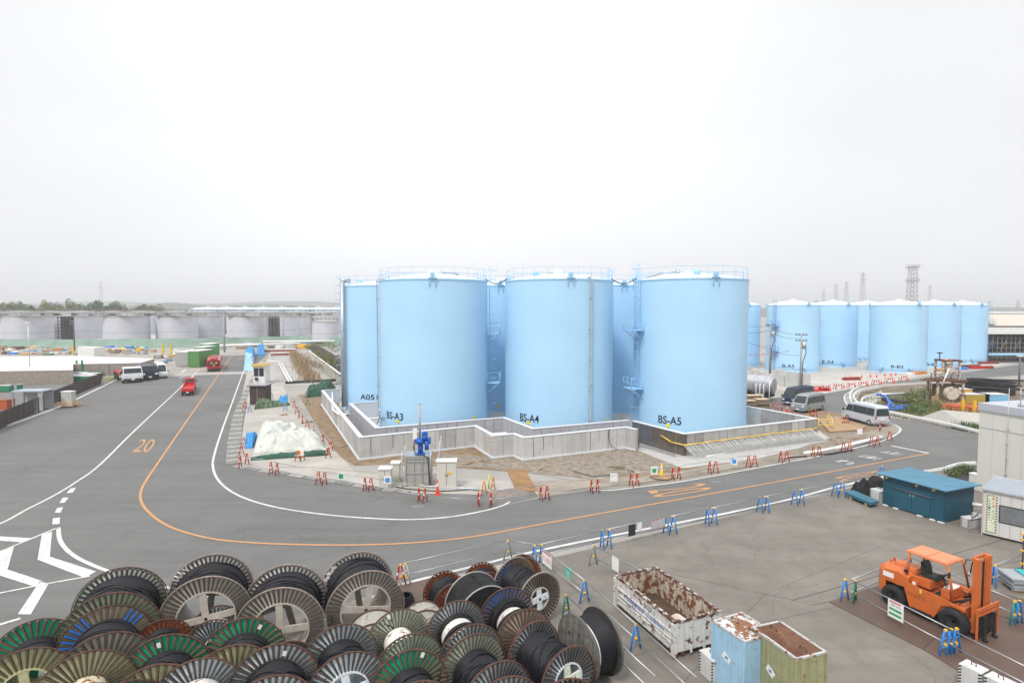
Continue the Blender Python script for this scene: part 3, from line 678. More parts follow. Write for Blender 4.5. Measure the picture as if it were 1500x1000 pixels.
drum('small rust orange cable drum behind the black sheeted drum', 1.55, (705,823), (714,838), (POR, PORD), 0, .7, 30)
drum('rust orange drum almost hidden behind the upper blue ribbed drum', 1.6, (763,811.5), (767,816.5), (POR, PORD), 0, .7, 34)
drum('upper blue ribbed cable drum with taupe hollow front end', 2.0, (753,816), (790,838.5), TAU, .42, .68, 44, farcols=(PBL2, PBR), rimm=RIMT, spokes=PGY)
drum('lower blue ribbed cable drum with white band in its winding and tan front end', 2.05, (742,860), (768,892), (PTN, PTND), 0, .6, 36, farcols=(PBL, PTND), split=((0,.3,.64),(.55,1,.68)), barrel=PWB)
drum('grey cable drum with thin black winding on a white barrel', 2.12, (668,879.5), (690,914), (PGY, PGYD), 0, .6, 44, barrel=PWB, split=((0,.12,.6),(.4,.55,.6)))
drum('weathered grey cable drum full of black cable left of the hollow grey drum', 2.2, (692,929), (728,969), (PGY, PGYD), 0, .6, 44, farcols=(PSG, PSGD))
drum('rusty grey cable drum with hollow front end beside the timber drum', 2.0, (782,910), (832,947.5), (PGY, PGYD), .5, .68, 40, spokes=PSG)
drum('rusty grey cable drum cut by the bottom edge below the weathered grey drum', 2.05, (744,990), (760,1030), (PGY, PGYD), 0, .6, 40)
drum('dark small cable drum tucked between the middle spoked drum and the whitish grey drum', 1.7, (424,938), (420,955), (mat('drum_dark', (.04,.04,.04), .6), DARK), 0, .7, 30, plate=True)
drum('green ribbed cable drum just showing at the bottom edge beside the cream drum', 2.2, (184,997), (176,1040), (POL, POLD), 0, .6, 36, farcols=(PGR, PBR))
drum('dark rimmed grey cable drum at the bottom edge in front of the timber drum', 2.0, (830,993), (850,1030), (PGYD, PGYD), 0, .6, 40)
# blue ribs scattered on the taupe drum
tb = [o for o in bpy.data.objects if o.get('label', '').startswith('taupe cable drum with a few blue')][0]
mb = MB(); R = 1.3
for k in list(range(3, 40, 1)):
    if k in (4, 5, 6, 13, 14, 15, 16, 17, 18, 24, 25, 33):
        a = 2*PI*(k+.21)/40; M = Matrix.Rotation(-a, 4, 'Y'); mb.box(R*.5, R-.07, -.052, -.036, -.03, .03, 0, M)
fl = [c for c in tb.children if c.name.startswith('flange')]; fl = max(fl, key=lambda c: c.location.y)
o = mb.build('blue_rib', PBL, fl); o['kind'] = 'stuff'
d2 = [o for o in bpy.data.objects if 'leftmost of the three spoked' in o.get('label', '')][0]; fl = max([c for c in d2.children if c.name.startswith('flange')], key=lambda c: c.location.y); r2 = random.Random(2)
for k in range(7):
    a = 2.2+k*.07; mb = MB(); mb.cyl((1.15*math.cos(a), -.06, 1.15*math.sin(a)), (1.42*math.cos(a+r2.uniform(-.1,.1)), -.07, 1.42*math.sin(a+r2.uniform(-.1,.1))), .012, None, 4); mb.build('wire_tie', WHITE, fl)
d4 = [o for o in bpy.data.objects if 'tallest and rightmost of the spoked' in o.get('label', '')][0]; fl = max([c for c in d4.children if c.name.startswith('flange')], key=lambda c: c.location.y)
mb = MB()
for k in range(16):
    a = 2.25+k*.05; r_ = 1.16+.05*math.sin(k*1.7); mb.add([(r_*math.cos(a), -.07-.03*(k%2), r_*math.sin(a)), ((r_+.16)*math.cos(a+.01), -.06, (r_+.16)*math.sin(a+.01)), ((r_+.15)*math.cos(a+.05), -.08, (r_+.15)*math.sin(a+.05)), (r_*math.cos(a+.05), -.09, r_*math.sin(a+.05))], [(0,1,2,3)])
mb.build('torn_wrapping', mat('torn_wrap', (.5,.5,.5), .5, var=.5, sc_=9), fl)
for lb_k, aa in (('bright green ribbed', 1.2), ('sage green cable', 1.9), ('whitish grey cable', 1.3), ('green ribbed cable drum with olive front end just', 1.75), ('green ribbed cable drum with olive front end over', 1.1)):
    dd = [o for o in bpy.data.objects if o.get('label', '').startswith(lb_k)]
    if dd:
        fl = max([c for c in dd[0].children if c.name.startswith('flange')], key=lambda c: c.location.y); R_ = 1.1; mb = MB(); mb.box(-.07,.07,-.075,-.06,-.05,.05,0,Matrix.Rotation(-aa,4,'Y') @ Matrix.Translation((.98,0,0))); mb.build('paper_label', WHITE, fl)
# timber drum lying across
def plank_disc(R, th, n=9):
    mb = MB(); w = 2*R/n
    for k in range(n):
        z0 = -R+k*w; z1 = z0+w-.012; pts = []
        for z in [z0+(z1-z0)*i/4 for i in range(5)]: pts.append((math.sqrt(max(R*R-z*z, 0)), z))
        poly = pts + [(-x, z) for x, z in pts[::-1]]
        mb.xz(poly, -th/2, th/2)
    return mb
p = gp(846,902,2.1); q = gp(882,893,2.1); d = q-p; W = d.length; mid = (p+q)/2; R = 1.05
t = thing('cable_drum', 'grey timber cable drum turned sideways and wound with black cable', 'cable drum', (mid.x, mid.y, 0), math.atan2(d.y, d.x)-PI/2+.12, 'cable drums crowded in the front yard')
W = max(W, .95)
for s in (-1, 1):
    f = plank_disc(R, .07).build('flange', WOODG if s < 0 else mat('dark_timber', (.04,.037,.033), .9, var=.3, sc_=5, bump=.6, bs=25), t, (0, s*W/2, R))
    rim(R+.01, .08, .02).build('steel_hoop', mat('grey_hoop', (.10,.095,.09), .8, 0), f)
    mb = MB()
    for k in range(6): a = k*PI/3+.3; mb.cyl((.55*math.cos(a), s*.05, .55*math.sin(a)), (.55*math.cos(a), s*.07, .55*math.sin(a)), .04, None, 8)
    mb.build('bolts', DARK, f)['kind'] = 'stuff'
mb = MB(); nn = 15; prof = [(.4, -W/2+.05)]+[(.86+.028*abs(math.sin(PI*i/4)), -W/2+.05+(W-.1)*i/(nn*4)) for i in range(nn*4+1)]+[(.4, W/2-.05)]
mb.lathe(prof, 56, M=Matrix.Translation((0, 0, R)) @ Matrix.Rotation(PI/2, 4, 'X')); mb.build('cable_winding', CABLE, t)
mb = MB(); mb.tube([(.9*math.cos(a), -W/2+.17+.02*math.sin(a*3), R+.9*math.sin(a)) for a in [2*PI*k/30 for k in range(30)]], .02, 5, closed=True); mb.build('white_tie', WHITE, t)
# drum under black sheeting
p = gp(692,838,2.15); q = gp(712,859,2.15); d = p-q; W = d.length; mid = (p+q)/2; R = 1.07
t = thing('cable_drum', 'cable drum boarded over with cracked black sheeting between the orange and blue drums', 'cable drum', (mid.x, mid.y, 0), math.atan2(d.y, d.x)-PI/2, 'cable drums crowded in the front yard')
mb = MB(); ns = 30
for k in range(ns):
    a0 = 2*PI*k/ns; a1 = 2*PI*(k+.97)/ns; rr = R+rnd.uniform(-.015, .02)
    vs = [(rr*math.cos(a), y, R+rr*math.sin(a)) for a in (a0, a1) for y in (-W/2-.05, W/2+.05)]; mb.add(vs, [(0, 1, 3, 2)])
mb.lathe([(R-.03, -W/2), (R-.03, W/2)], 40, M=Matrix.Translation((0, 0, R)) @ Matrix.Rotation(PI/2, 4, 'X'))
mb.build('sheeting', BLKP, t)
for s in (-1, 1):
    f = plank_disc(R-.03, .05, 11).build('flange', BLKP, t, (0, s*W/2, R)); rim(R+.03, .05, .03).build('steel_hoop', mat('light_hoop', (.3,.29,.28), .7, 0), f)
# coil of hose
mb = MB()
for k in range(6): mb.tube([(.35*math.cos(a)*(1-.05*k), .35*math.sin(a)*(1-.05*k), .05+.06*k) for a in [2*PI*i/20 for i in range(20)]], .04, 6, closed=True)
tag(mb.build('cable_coil', CABLE, None, gp(594,884)), 'small black coil of cable on the steel plate right of the tallest spoked drum', 'coil')
STEELP = mat('brown_steel_plate', (.105,.068,.052), .6, var=.2, sc_=.8, stain=.5, fine=.1, spec=.4)
def plate(label, L, z0=0., h=.025):
    P = G(L); c = sum(P, Vector())/len(P); mb = MB(); mb.prism([(p.x-c.x, p.y-c.y) for p in P], 0, h)
    o = mb.build('steel_plate', STEELP, None, (c.x, c.y, .008+z0)); return tag(o, label, 'steel plate', 'brown steel plates laid on the yard')
plate('brown steel road plate lying beneath the small orange drums', [(585,858),(660,840),(700,850),(690,900),(600,905)])
plate('brown steel road plate beneath the rear of the orange forklift', [(1214,881.5),(1300,853.5),(1420,890),(1352,951)])
plate('brown steel road plate beneath the forklift mast near the concrete blocks', [(1353,951.5),(1421,890.5),(1500,915),(1620,960),(1560,1060),(1450,1010)])
plate('brown steel road plate behind the forklift reaching the right edge', [(1302,853),(1350,840),(1500,878),(1640,918),(1620,955),(1502,914)])
# ================================================================ yard things
def frame_from(A, B, C=None):    # local frame: origin A, x towards B
    d = B-A; return math.atan2(d.y, d.x), math.hypot(d.x, d.y)
SKIPP = mat('rusty_white_skip_paint', (.62,.62,.60), .55, var=.08, sc_=3, rust=.38, rs=3.4, rustcol=(.085,.034,.016), streak=.35, dirtcol=(.2,.11,.05), fine=.05)
SKIPI = mat('rusty_skip_inside', (.50,.45,.37), .75, var=.15, sc_=3, rust=.58, rs=3.2, rustcol=(.11,.045,.02), streak=1., dirtcol=(.16,.075,.035))
h = 1.3
A = gp(902.5,842.5,h); D_ = gp(989,911,h); B = gp(960,830,h)
rz, L = frame_from(A, D_); u = Vector((math.cos(rz), math.sin(rz))); v = Vector((-u.y, u.x)); Wd = (Vector((B.x, B.y))-Vector((A.x, A.y))).dot(v)
t = thing('skip_container', 'rusty white open topped skip bin with blue lettering on its side', 'skip', (A.x, A.y, 0), rz)
mb = MB(); z0 = .22
mb.box(0, L, 0, .07, z0, h-.05); mb.box(0, L, Wd-.07, Wd, z0, h-.05); mb.box(0, .07, .07, Wd-.07, z0, h-.05); mb.box(L-.07, L, .07, Wd-.07, z0, h-.05); mb.build('side_walls', SKIPP, t)
mb = MB(); mb.box(.071, L-.071, .071, Wd-.071, z0, z0+.06)
for a in (.0715,): mb.box(.0715, L-.0715, .0715, .078, z0+.061, h-.06); mb.box(.0715, L-.0715, Wd-.078, Wd-.0715, z0+.061, h-.06); mb.box(.0715, .078, .08, Wd-.08, z0+.061, h-.06); mb.box(L-.078, L-.0715, .08, Wd-.08, z0+.061, h-.06)
mb.build('lining', SKIPI, t)
mb = MB(); mb.box(.08, L-.08, .08, Wd-.08, z0+.061, z0+.075); mb.build('floor', mat('skip_floor', (.075,.048,.032), .85, var=.4, sc_=2, stain=.4), t)
mb = MB()
for (a, b, c, d) in ((-.03, L+.03, -.04, .075), (-.03, L+.03, Wd-.075, Wd+.04), (-.03, .075, .078, Wd-.078), (L-.075, L+.03, .078, Wd-.078)): mb.box(a, b, c, d, h-.05, h+.04)
mb.build('top_rim', mat('rusty_rim_white', (.45,.43,.40), .6, rust=.7, rs=5, rustcol=(.07,.03,.018)), t)
mb = MB()
mb.box(-.04, .1, -.09, -.003, z0-.1, h-.06); mb.box(L-.1, L+.04, -.09, -.003, z0-.12, h-.06)
for z in (.47, .62, .86): mb.box(.1, L-.1, -.035, -.002, z, z+.028)
for x in (L*.33, L*.66): mb.box(x, x+.05, -.03, -.003, .9, h-.06)
for y in (.0, Wd*.33, Wd*.62, Wd-.08): mb.box(L+.002, L+.05, y, y+.07, z0-.1, h-.06)
for k in range(9): mb.box(.3+k*(L-.5)/9, .35+k*(L-.5)/9, Wd+.003, Wd+.04, z0, h-.06)
mb.build('ribs', SKIPP, t)['kind'] = 'stuff'
for x in (.15, L-.5):
    mb = MB(); mb.cyl((x, .1, .11), (x, Wd-.1, .11), .10, None, 14); mb.build('roller', RUSTM, t)
mb = MB(); mb.box(.0, L, .3, .42, .08, z0-.002); mb.box(.0, L, Wd-.42, Wd-.3, .08, z0-.002); mb.build('skid_rails', RUSTM, t)
BLT = mat('blue_lettering', (.05,.13,.5), .6, var=.2)
mb = MB(); text_affine(mb, '福島運搬車', Vector((.75, -.006, .66)), Vector((1.95, -.006, .66)), Vector((.75, -.006, .84)));  mb.build('lettering', BLT, t)
mb = MB(); text_affine(mb, '一般廃棄物', Vector((2.05, -.006, .66)), Vector((3.1, -.006, .66)), Vector((2.05, -.006, .8)));  mb.build('lettering', BLT, t)
mb = MB(); text_affine(mb, '0000000', Vector((2.0, -.006, .95)), Vector((2.6, -.006, .95)), Vector((2.0, -.006, 1.13)));  mb.build('lettering', mat('grey_lettering', (.2,.2,.2), .6), t)
mb = MB(); text_affine(mb, '使用禁止区域', Vector((.25, -.006, .50)), Vector((1.4, -.006, .50)), Vector((.25, -.006, .6)));  mb.build('lettering', mat('grey_lettering', (.2,.2,.2), .6), t)
# cloth in the skip
mb = MB(); nx = 14; vs = []
for i in range(nx+1):
    for j in range(nx+1):
        x = i/nx; y = j/nx; vs.append((L*.55+x*1.35, Wd*.32+y*.85, .34+.5*math.sin(PI*x)*math.sin(PI*y)+.10*mnoise.noise(Vector((x*4, y*4, 1)))))
mb.add(vs, [(i*(nx+1)+j, (i+1)*(nx+1)+j, (i+1)*(nx+1)+j+1, i*(nx+1)+j+1) for i in range(nx) for j in range(nx)], 0, False, Matrix.Translation((A.x, A.y, 0)) @ Matrix.Rotation(rz, 4, 'Z'))
tag(mb.build('cloth', mat('pinkish_cloth', (.55,.47,.42), .9, var=.12)), 'crumpled pinkish cloth thrown inside the rusty white skip', 'cloth')
# cabinets
def cabinet(label, name, A, B, C, h, body, topm, edge, decal=True, seam=2):
    A, B, C = gp(*A, h), gp(*B, h), gp(*C, h); rz, L = frame_from(A, B)
    u = Vector((math.cos(rz), math.sin(rz))); v = Vector((-u.y, u.x)); W = (Vector((C.x, C.y))-Vector((A.x, A.y))).dot(v)
    t = thing(name, label, 'container', (A.x, A.y, 0), rz)
    mb = MB(); mb.box(0, L, 0, W, .08, h-.06); mb.build('body', body, t)
    mb = MB(); mb.box(.05, L-.05, .05, W-.05, h-.059, h-.03); mb.build('top_panel', topm, t)
    mb = MB()
    for (a, b, c, d) in ((-.02, L+.02, -.02, .05), (-.02, L+.02, W-.05, W+.02), (-.02, .05, .052, W-.052), (L-.05, L+.02, .052, W-.052)): mb.box(a, b, c, d, h-.06, h)
    mb.build('top_rim', edge, t)
    mb = MB()
    for k in range(1, seam+1): mb.box(L*k/(seam+1)-.012, L*k/(seam+1)+.012, -.012, -.001, .1, h-.08)
    for k in range(1, 2): mb.box(L+.001, L+.012, W*k/2-.012, W*k/2+.012, .1, h-.08)
    for x, y in ((0, 0), (L, 0), (0, W), (L, W)): mb.box(x-.03, x+.03, y-.03, y+.03, 0, h-.062)
    mb.build('corner_posts', edge if False else body, t)['kind'] = 'stuff'
    for x in (.3, L-.3):
        mb = MB(); mb.tube([(x-.12, W/2, h-.03), (x-.12, W/2, h+.06), (x+.12, W/2, h+.06), (x+.12, W/2, h-.03)], .015, 6); mb.build('lifting_handle', RUSTM, t)
    if decal:
        mb = MB(); M = Matrix.Translation((L*.45, -.004, h*.55)) @ Matrix.Rotation(.5, 4, 'Y'); mb.box(-.16, .16, -.004, 0, -.11, .11, 0, M); mb.build('label_plate', WHITE, t)
        mb = MB(); M2 = M @ Matrix.Translation((0, -.006, 0)); mb.xz([(-.03,-.06),(.07,0),(.03,.06),(-.07,.02)], -.002, 0, 0, M2); mb.build('label_print', mat('label_grey_blue', (.12,.2,.35), .6), t)
    return t, L, W
cabinet('light blue steel cabinet with rusty top right of the skip', 'steel_cabinet', (1044.7,908), (1091,938.7), (1082,893), 2.0, mat('light_blue_rusty', (.30,.50,.66), .5, var=.1, sc_=2, rust=.16, rs=2.5, streak=.35, dirtcol=(.25,.2,.14)), mat('blue_top_rusty', (.55,.6,.62), .7, rust=.66, rs=3.2, rustcol=(.15,.07,.035)), mat('pale_rim', (.44,.45,.45), .6, rust=.42, rs=6), seam=1)
cabinet('tall sage green steel cabinet with brown rusted top, nearest the bottom edge', 'steel_cabinet', (1102,917), (1167,964), (1138,905), 2.1, mat('sage_rusty', (.29,.30,.165), .55, var=.12, sc_=2, rust=.2, rs=2.2, streak=.55, dirtcol=(.16,.10,.04)), mat('brown_top_rusty', (.13,.062,.033), .7, var=.3, rust=.5, rs=1.2, rustcol=(.075,.03,.018)), mat('pale_rim', (.44,.45,.45), .6, rust=.42, rs=6), seam=2)
# concrete weights with hazard tape
HAZ = mat('hazard_black', (.03,.03,.03), .6); HAZY = mat('hazard_yellow', (.75,.55,.05), .5)
def weight(label, A, B, C, h, group='concrete counterweights edged with hazard tape', ring_=True):
    A, B, C = gp(*A, h), gp(*B, h), gp(*C, h); rz, L = frame_from(A, B)
    u = Vector((math.cos(rz), math.sin(rz))); v = Vector((-u.y, u.x)); W = max(.4, (Vector((C.x, C.y))-Vector((A.x, A.y))).dot(v))
    t = thing('concrete_weight', label, 'concrete block', (A.x, A.y, 0), rz, group)
    mb = MB(); mb.box(0, L, 0, W, 0, h-.03); mb.box(.0, L, 0, W, h-.03, h, 0, None, .03); mb.build('block', CONC3, t)
    for x0 in (0, L-.09):
        mb = MB(); n = 7; hh = h-.06
        for k in range(n):
            z = .02+hh*k/n; q = hh/n/2; mb.add([(x0+.0, -.005, z), (x0+.09, -.005, z+.05), (x0+.09, -.005, z+.05+q), (x0, -.005, z+q)], [(0, 1, 2, 3)])
        mb.build('hazard_tape', HAZ, t)
    mb = MB(); n = 8
    for k in range(n):
        y = W*k/n; mb.add([(L+.005, y, h-.12), (L+.005, y+W/n/2, h-.12), (L+.005, y+W/n/2+.03, h-.03), (L+.005, y+.03, h-.03)], [(0, 1, 2, 3)]); mb.add([(-.005, y+W/n/2, .05+h*.8*k/n), (-.005, y, .05+h*.8*k/n), (-.005, y+.03, .1+h*.8*k/n), (-.005, y+W/n/2+.03, .1+h*.8*k/n)], [(0, 1, 2, 3)])
    mb.build('hazard_tape', HAZ, t)
    if ring_:
        mb = MB(); mb.tube([(L*.4, W/2, h-.01), (L*.4, W/2, h+.1), (L*.6, W/2, h+.1), (L*.6, W/2, h-.01)], .014, 6); mb.build('lifting_loop', RUSTM, t)
    return t
weight('pale concrete block edged with hazard tape between the skip and the blue cabinet', (1024,950), (1045,968), (1038,945), .75)
weight('concrete counterweight with square hole below the forklift barrier', (1404,969.5), (1438,985.5), (1414.5,963), .75)
weight('concrete counterweight with wire loop at the bottom right corner', (1441,987), (1480,1006), (1452,980.5), .75)
weight('concrete counterweight with leaning stick just right of the teal hut', (1407,755), (1420,759.5), (1417.5,749.5), .55)
weight('grey concrete block against the left end of the teal hut', (1274.5,714.5), (1290,719.5), (1283,711.5), .75)
mb = MB(); mb.tube([gp(1424,757,.5), gp(1427,757,1.2), gp(1433,752,1.9)], .03, 6); tag(mb.build('leaning_stick', mat('dark_stick', (.05,.05,.03), .8)), 'thin dark stick with red tip leaning on the counterweight by the hut', 'stick')
# teal hut
TEAL = mat('teal_sheet', (.014,.075,.115), .45, var=.12, sc_=1.5, bump=.1, bs=10); TEALR = mat('teal_roof', (.065,.19,.28), .55, var=.14, sc_=1.2, fine=.05, stain=.2)
P0, P1, P2 = gp(1293,738.5), gp(1381.6,766), gp(1425,755.6)
rz, L = frame_from(P0, P1); u = Vector((math.cos(rz), math.sin(rz))); v = Vector((-u.y, u.x)); W = abs((Vector((P2.x, P2.y))-Vector((P1.x, P1.y))).dot(v))
hf = gd(1381.6, 718.5, P1.y).z; hb = gd(1425, 710.5, P2.y).z
print('HUT', L, W, hf, hb)
t = thing('storage_hut', 'long teal sheet metal hut with lean-to roof on the yard', 'hut', (P0.x, P0.y, 0), rz)
mb = MB(); mb.add([(0,0,.06),(L,0,.06),(L,W,.06),(0,W,.06),(0,0,hf),(L,0,hf),(L,W,hb),(0,W,hb)], [(0,3,2,1),(4,5,6,7),(0,1,5,4),(1,2,6,5),(2,3,7,6),(3,0,4,7)]); mb.build('wall', TEAL, t)
mb = MB(); o_ = .28; sl_ = (hb-hf)/W
r0 = hf+.03-o_*sl_; r1 = hb+.03+o_*sl_
mb.add([(-.35,-o_,r0),(L+.25,-o_,r0),(L+.25,W+o_,r1),(-.35,W+o_,r1),(-.35,-o_,r0+.05),(L+.25,-o_,r0+.05),(L+.25,W+o_,r1+.05),(-.35,W+o_,r1+.05)], [(0,3,2,1),(4,5,6,7),(0,1,5,4),(1,2,6,5),(2,3,7,6),(3,0,4,7)])
rf = mb.build('roof', TEALR, t)
mb = MB()
for k in range(1, 7): x = -.35+(L+.6)*k/7; mb.add([(x,-o_,r0+.052),(x+.03,-o_,r0+.052),(x+.03,W+o_,r1+.052),(x,W+o_,r1+.052)], [(0,1,2,3)])
for k in range(1, 3): 
    y = -o_+(W+2*o_)*k/3; z = r0+(r1-r0)*k/3+.053; mb.add([(-.35,y,z),(L+.25,y,z),(L+.25,y+.03,z),(-.35,y+.03,z)], [(0,1,2,3)])
mb.build('roof_seams', mat('teal_seam', (.04,.13,.2), .5), rf)['kind'] = 'stuff'
for x in (L*.2+.02, L*.5+.01):
    mb = MB(); mb.box(x, x+L*.29, -.025, -.002, .08, hf-.35); d_ = mb.build('door', mat('teal_door', (.018,.085,.13), .45, var=.1), t)
    mb = MB(); mb.box(x+(L*.26 if x < L*.4 else .05), x+(L*.26 if x < L*.4 else .05)+.06, -.05, -.026, 1.0, 1.12); mb.build('handle', GALV, d_)
mb = MB(); mb.cyl((L*.18, -.07, hf-.6), (L*.82, -.07, hf-.6), .03, None, 8); mb.build('rail_bar', mat('dark_rail', (.12,.1,.11), .5), t)
for k, x in enumerate((.05, L*.2, L*.6, L*.8, L-.25)):
    mb = MB(); mb.box(x, x+.28, -.1, .1, 0, .055); mb.build('footing_block', WHITE, t)
for x in (.25, L*.58, L*.85):
    mb = MB(); mb.box(x, x+.12, -.22, -.05, hf-.1, hf-.03); mb.build('clamp', YEL, t)
# white prefab office
O = gp(1439,783); E = gp(1500,797.5); rz, _ = frame_from(O, E); L = 5.4
ht = gd(1443.5, 717, O.y).z; print('PREFAB', ht)
u = Vector((math.cos(rz), math.sin(rz)))
t = thing('prefab_office', 'white panelled site office with strip window and ribbed metal roof', 'site office', (O.x, O.y, 0), rz)
W = 2.4; PANEL = mat('white_panel', (.58,.57,.55), .5, var=.04, streak=.15, dirtcol=(.3,.27,.22))
mb = MB(); mb.box(0, L, 0, W, .12, ht); mb.build('wall', PANEL, t)
mb = MB()
for k in range(1, 11): mb.box(.25+k*.42, .265+k*.42, -.005, -.001, .15, ht-.06)
mb.build('panel_joints', mat('joint_grey', (.25,.25,.24), .6), t)['kind'] = 'stuff'
mb = MB(); mb.add([(-.1,-.12,ht+.0),(L+.1,-.12,ht),(L+.1,W+.1,ht+.22),(-.1,W+.1,ht+.22),(-.1,-.12,ht+.06),(L+.1,-.12,ht+.06),(L+.1,W+.1,ht+.28),(-.1,W+.1,ht+.28)], [(0,3,2,1),(4,5,6,7),(0,1,5,4),(1,2,6,5),(2,3,7,6),(3,0,4,7)])
ribs = []
for k in range(14):
    y = -.1+(W+.15)*k/14; z = ht+.06+.22*(y+.12)/(W+.22); mb.box(-.1, L+.1, y, y+.05, z+.002, z+.035)
mb.build('roof', mat('grey_roof_sheet', (.46,.50,.54), .4, .3, var=.08), t)
mb = MB(); mb.box(.64, L-.3, -.03, -.006, ht*.36, ht*.74); wn = mb.build('window', BLACK, t)
for k in range(3):
    mb = MB(); mb.box(.69+k*1.05, 1.67+k*1.05, -.04, -.032, ht*.36+.05, ht*.74-.05); mb.build('pane', mat('grey_blind_glass', (.16,.17,.18), .2, var=.15), wn)
mb = MB(); mb.box(-.05, .0-.002, -.05, .05, 0, ht+.1); mb.build('corner_post', mat('rusty_white_post', (.5,.42,.35), .6, rust=.3), t)
# banner
mb = MB(); mb.box(.12, .56, -.012, -.007, .22, ht-.2); bn = mb.build('banner', mat('banner_pale', (.62,.66,.5), .6, var=.1), t)
mb = MB(); n = 14; bh = ht-.42
for k in range(n):
    for x0, x1 in ((.12, .18), (.50, .56)):
        z = .22+bh*k/n; mb.add([(x0, -.015, z), (x1, -.015, z+.04), (x1, -.015, z+.04+bh/n*.5), (x0, -.015, z+bh/n*.5)], [(0, 1, 2, 3)])
for k in range(5):
    for z0 in (.22, ht-.26): mb.add([(.18+.30*k/5, -.016, z0), (.18+.30*(k+.5)/5, -.016, z0), (.2+.30*(k+.5)/5, -.016, z0+.06), (.2+.30*k/5, -.016, z0+.06)], [(0, 1, 2, 3)])
mb.build('hazard_border', HAZ, bn)['kind'] = 'stuff'
mb = MB()
for k, ch in enumerate('新北側'): text_affine(mb, ch, Vector((.34, -.016, ht-.46-k*.2)), Vector((.48, -.016, ht-.46-k*.2)), Vector((.34, -.016, ht-.30-k*.2)))
mb.build('banner_lettering', RED, bn)
mb = MB()
for k, ch in enumerate('ホゴスリ'): text_affine(mb, ch, Vector((.34, -.016, ht-1.12-k*.19)), Vector((.48, -.016, ht-1.12-k*.19)), Vector((.34, -.016, ht-.97-k*.19)))
for k, ch in enumerate('安全第一作業中です'): text_affine(mb, ch, Vector((.20, -.016, ht-.55-k*.13)), Vector((.29, -.016, ht-.55-k*.13)), Vector((.20, -.016, ht-.45-k*.13)))
mb.build('banner_lettering', mat('green_ink', (.03,.12,.05), .6), bn)
# tall white building
O = gp(1430,717.5); hB = gd(1434, 589.5, O.y).z; e = gp(1500, 599, hB)-gp(1434, 589.5, hB); rz = math.atan2(e.y, e.x); print('BLD', hB, math.degrees(rz))
t = thing('white_building', 'tall plain cream panelled building at the right edge', 'building', (O.x, O.y, 0), rz)
CREAM = mat('cream_panel', (.60,.59,.54), .55, var=.03, sc_=.5, streak=.12, dirtcol=(.4,.38,.33))
LB, WB = 11., 8.; mb = MB(); mb.box(0, LB, 0, WB, 0, hB-.45); mb.build('wall', CREAM, t)
mb = MB(); mb.box(-.06, LB, -.06, WB, hB-.45, hB); mb.build('fascia', mat('grey_fascia', (.42,.43,.47), .45, var=.05), t)
mb = MB(); mb.box(-.001, LB, -.018, -.002, hB-1.62, hB-1.58); mb.box(-.07, LB, -.075, -.062, hB-.52, hB-.46); mb.build('trim', mat('trim_grey', (.35,.35,.33), .5), t)
mb = MB()
for k in range(1, 13): mb.box(k*.85, k*.85+.012, -.006, -.001, .1, hB-.5)
mb.build('panel_joints', mat('joint_cream', (.42,.41,.37), .6), t)['kind'] = 'stuff'
mb = MB(); mb.cyl((1.75, -.06, .2), (1.75, -.06, hB+1.2), .02, None, 6)
for k in range(6): mb.box(1.7, 1.8, -.09, -.02, .6+k*.95, .68+k*.95)
mb.build('conduit', mat('conduit', (.45,.43,.4), .5), t)
mb = MB()
for x in [1.6+k*1.2 for k in range(5)]: mb.cyl((x, 1.2, hB), (x, 1.2, hB+1.1), .03, None, 6); mb.cyl((x, 3.4, hB), (x, 3.4, hB+1.1), .03, None, 6)
for z in (.4,.75,1.1):
    for y in (1.2,3.4): mb.cyl((1.6, y, hB+z), (6.4, y, hB+z), .022, None, 6)
    mb.cyl((1.6, 1.2, hB+z), (1.6, 3.4, hB+z), .022, None, 6)
mb.build('roof_railing', GALV, t)
mb = MB()
for k in range(5): mb.cyl((1.9+k*.9, .5+k*.25, hB+.1), (2.7+k*.9, .9+k*.2, hB+.1), .07, None, 8)
mb.build('roof_pipes', GALV, t)['kind'] = 'stuff'
mb = MB(); q = gp(1424,713); 
t2 = thing('pale_locker', 'small pale locker tucked at the left foot of the cream building', 'locker', gp(1424.5,716), rz)
mb.box(-.25, .25, 0, .5, 0, 1.0); mb.build('body', PANEL, t2); mb = MB(); mb.box(-.27, .27, -.02, .52, 1.0, 1.05); mb.build('top', WHITE, t2)
for k, (a, b, lb) in enumerate((((1424,738,.75),(1442,741,.75),'upper of two white pipes between the teal hut and the site office'), ((1424,752,.15),(1442,757,.15),'lower of two white pipes between the teal hut and the site office'))):
    mb = MB(); mb.cyl(gp(*a), gp(*b), .11, None, 10); tag(mb.build('white_pipe', WHITE), lb, 'pipe')
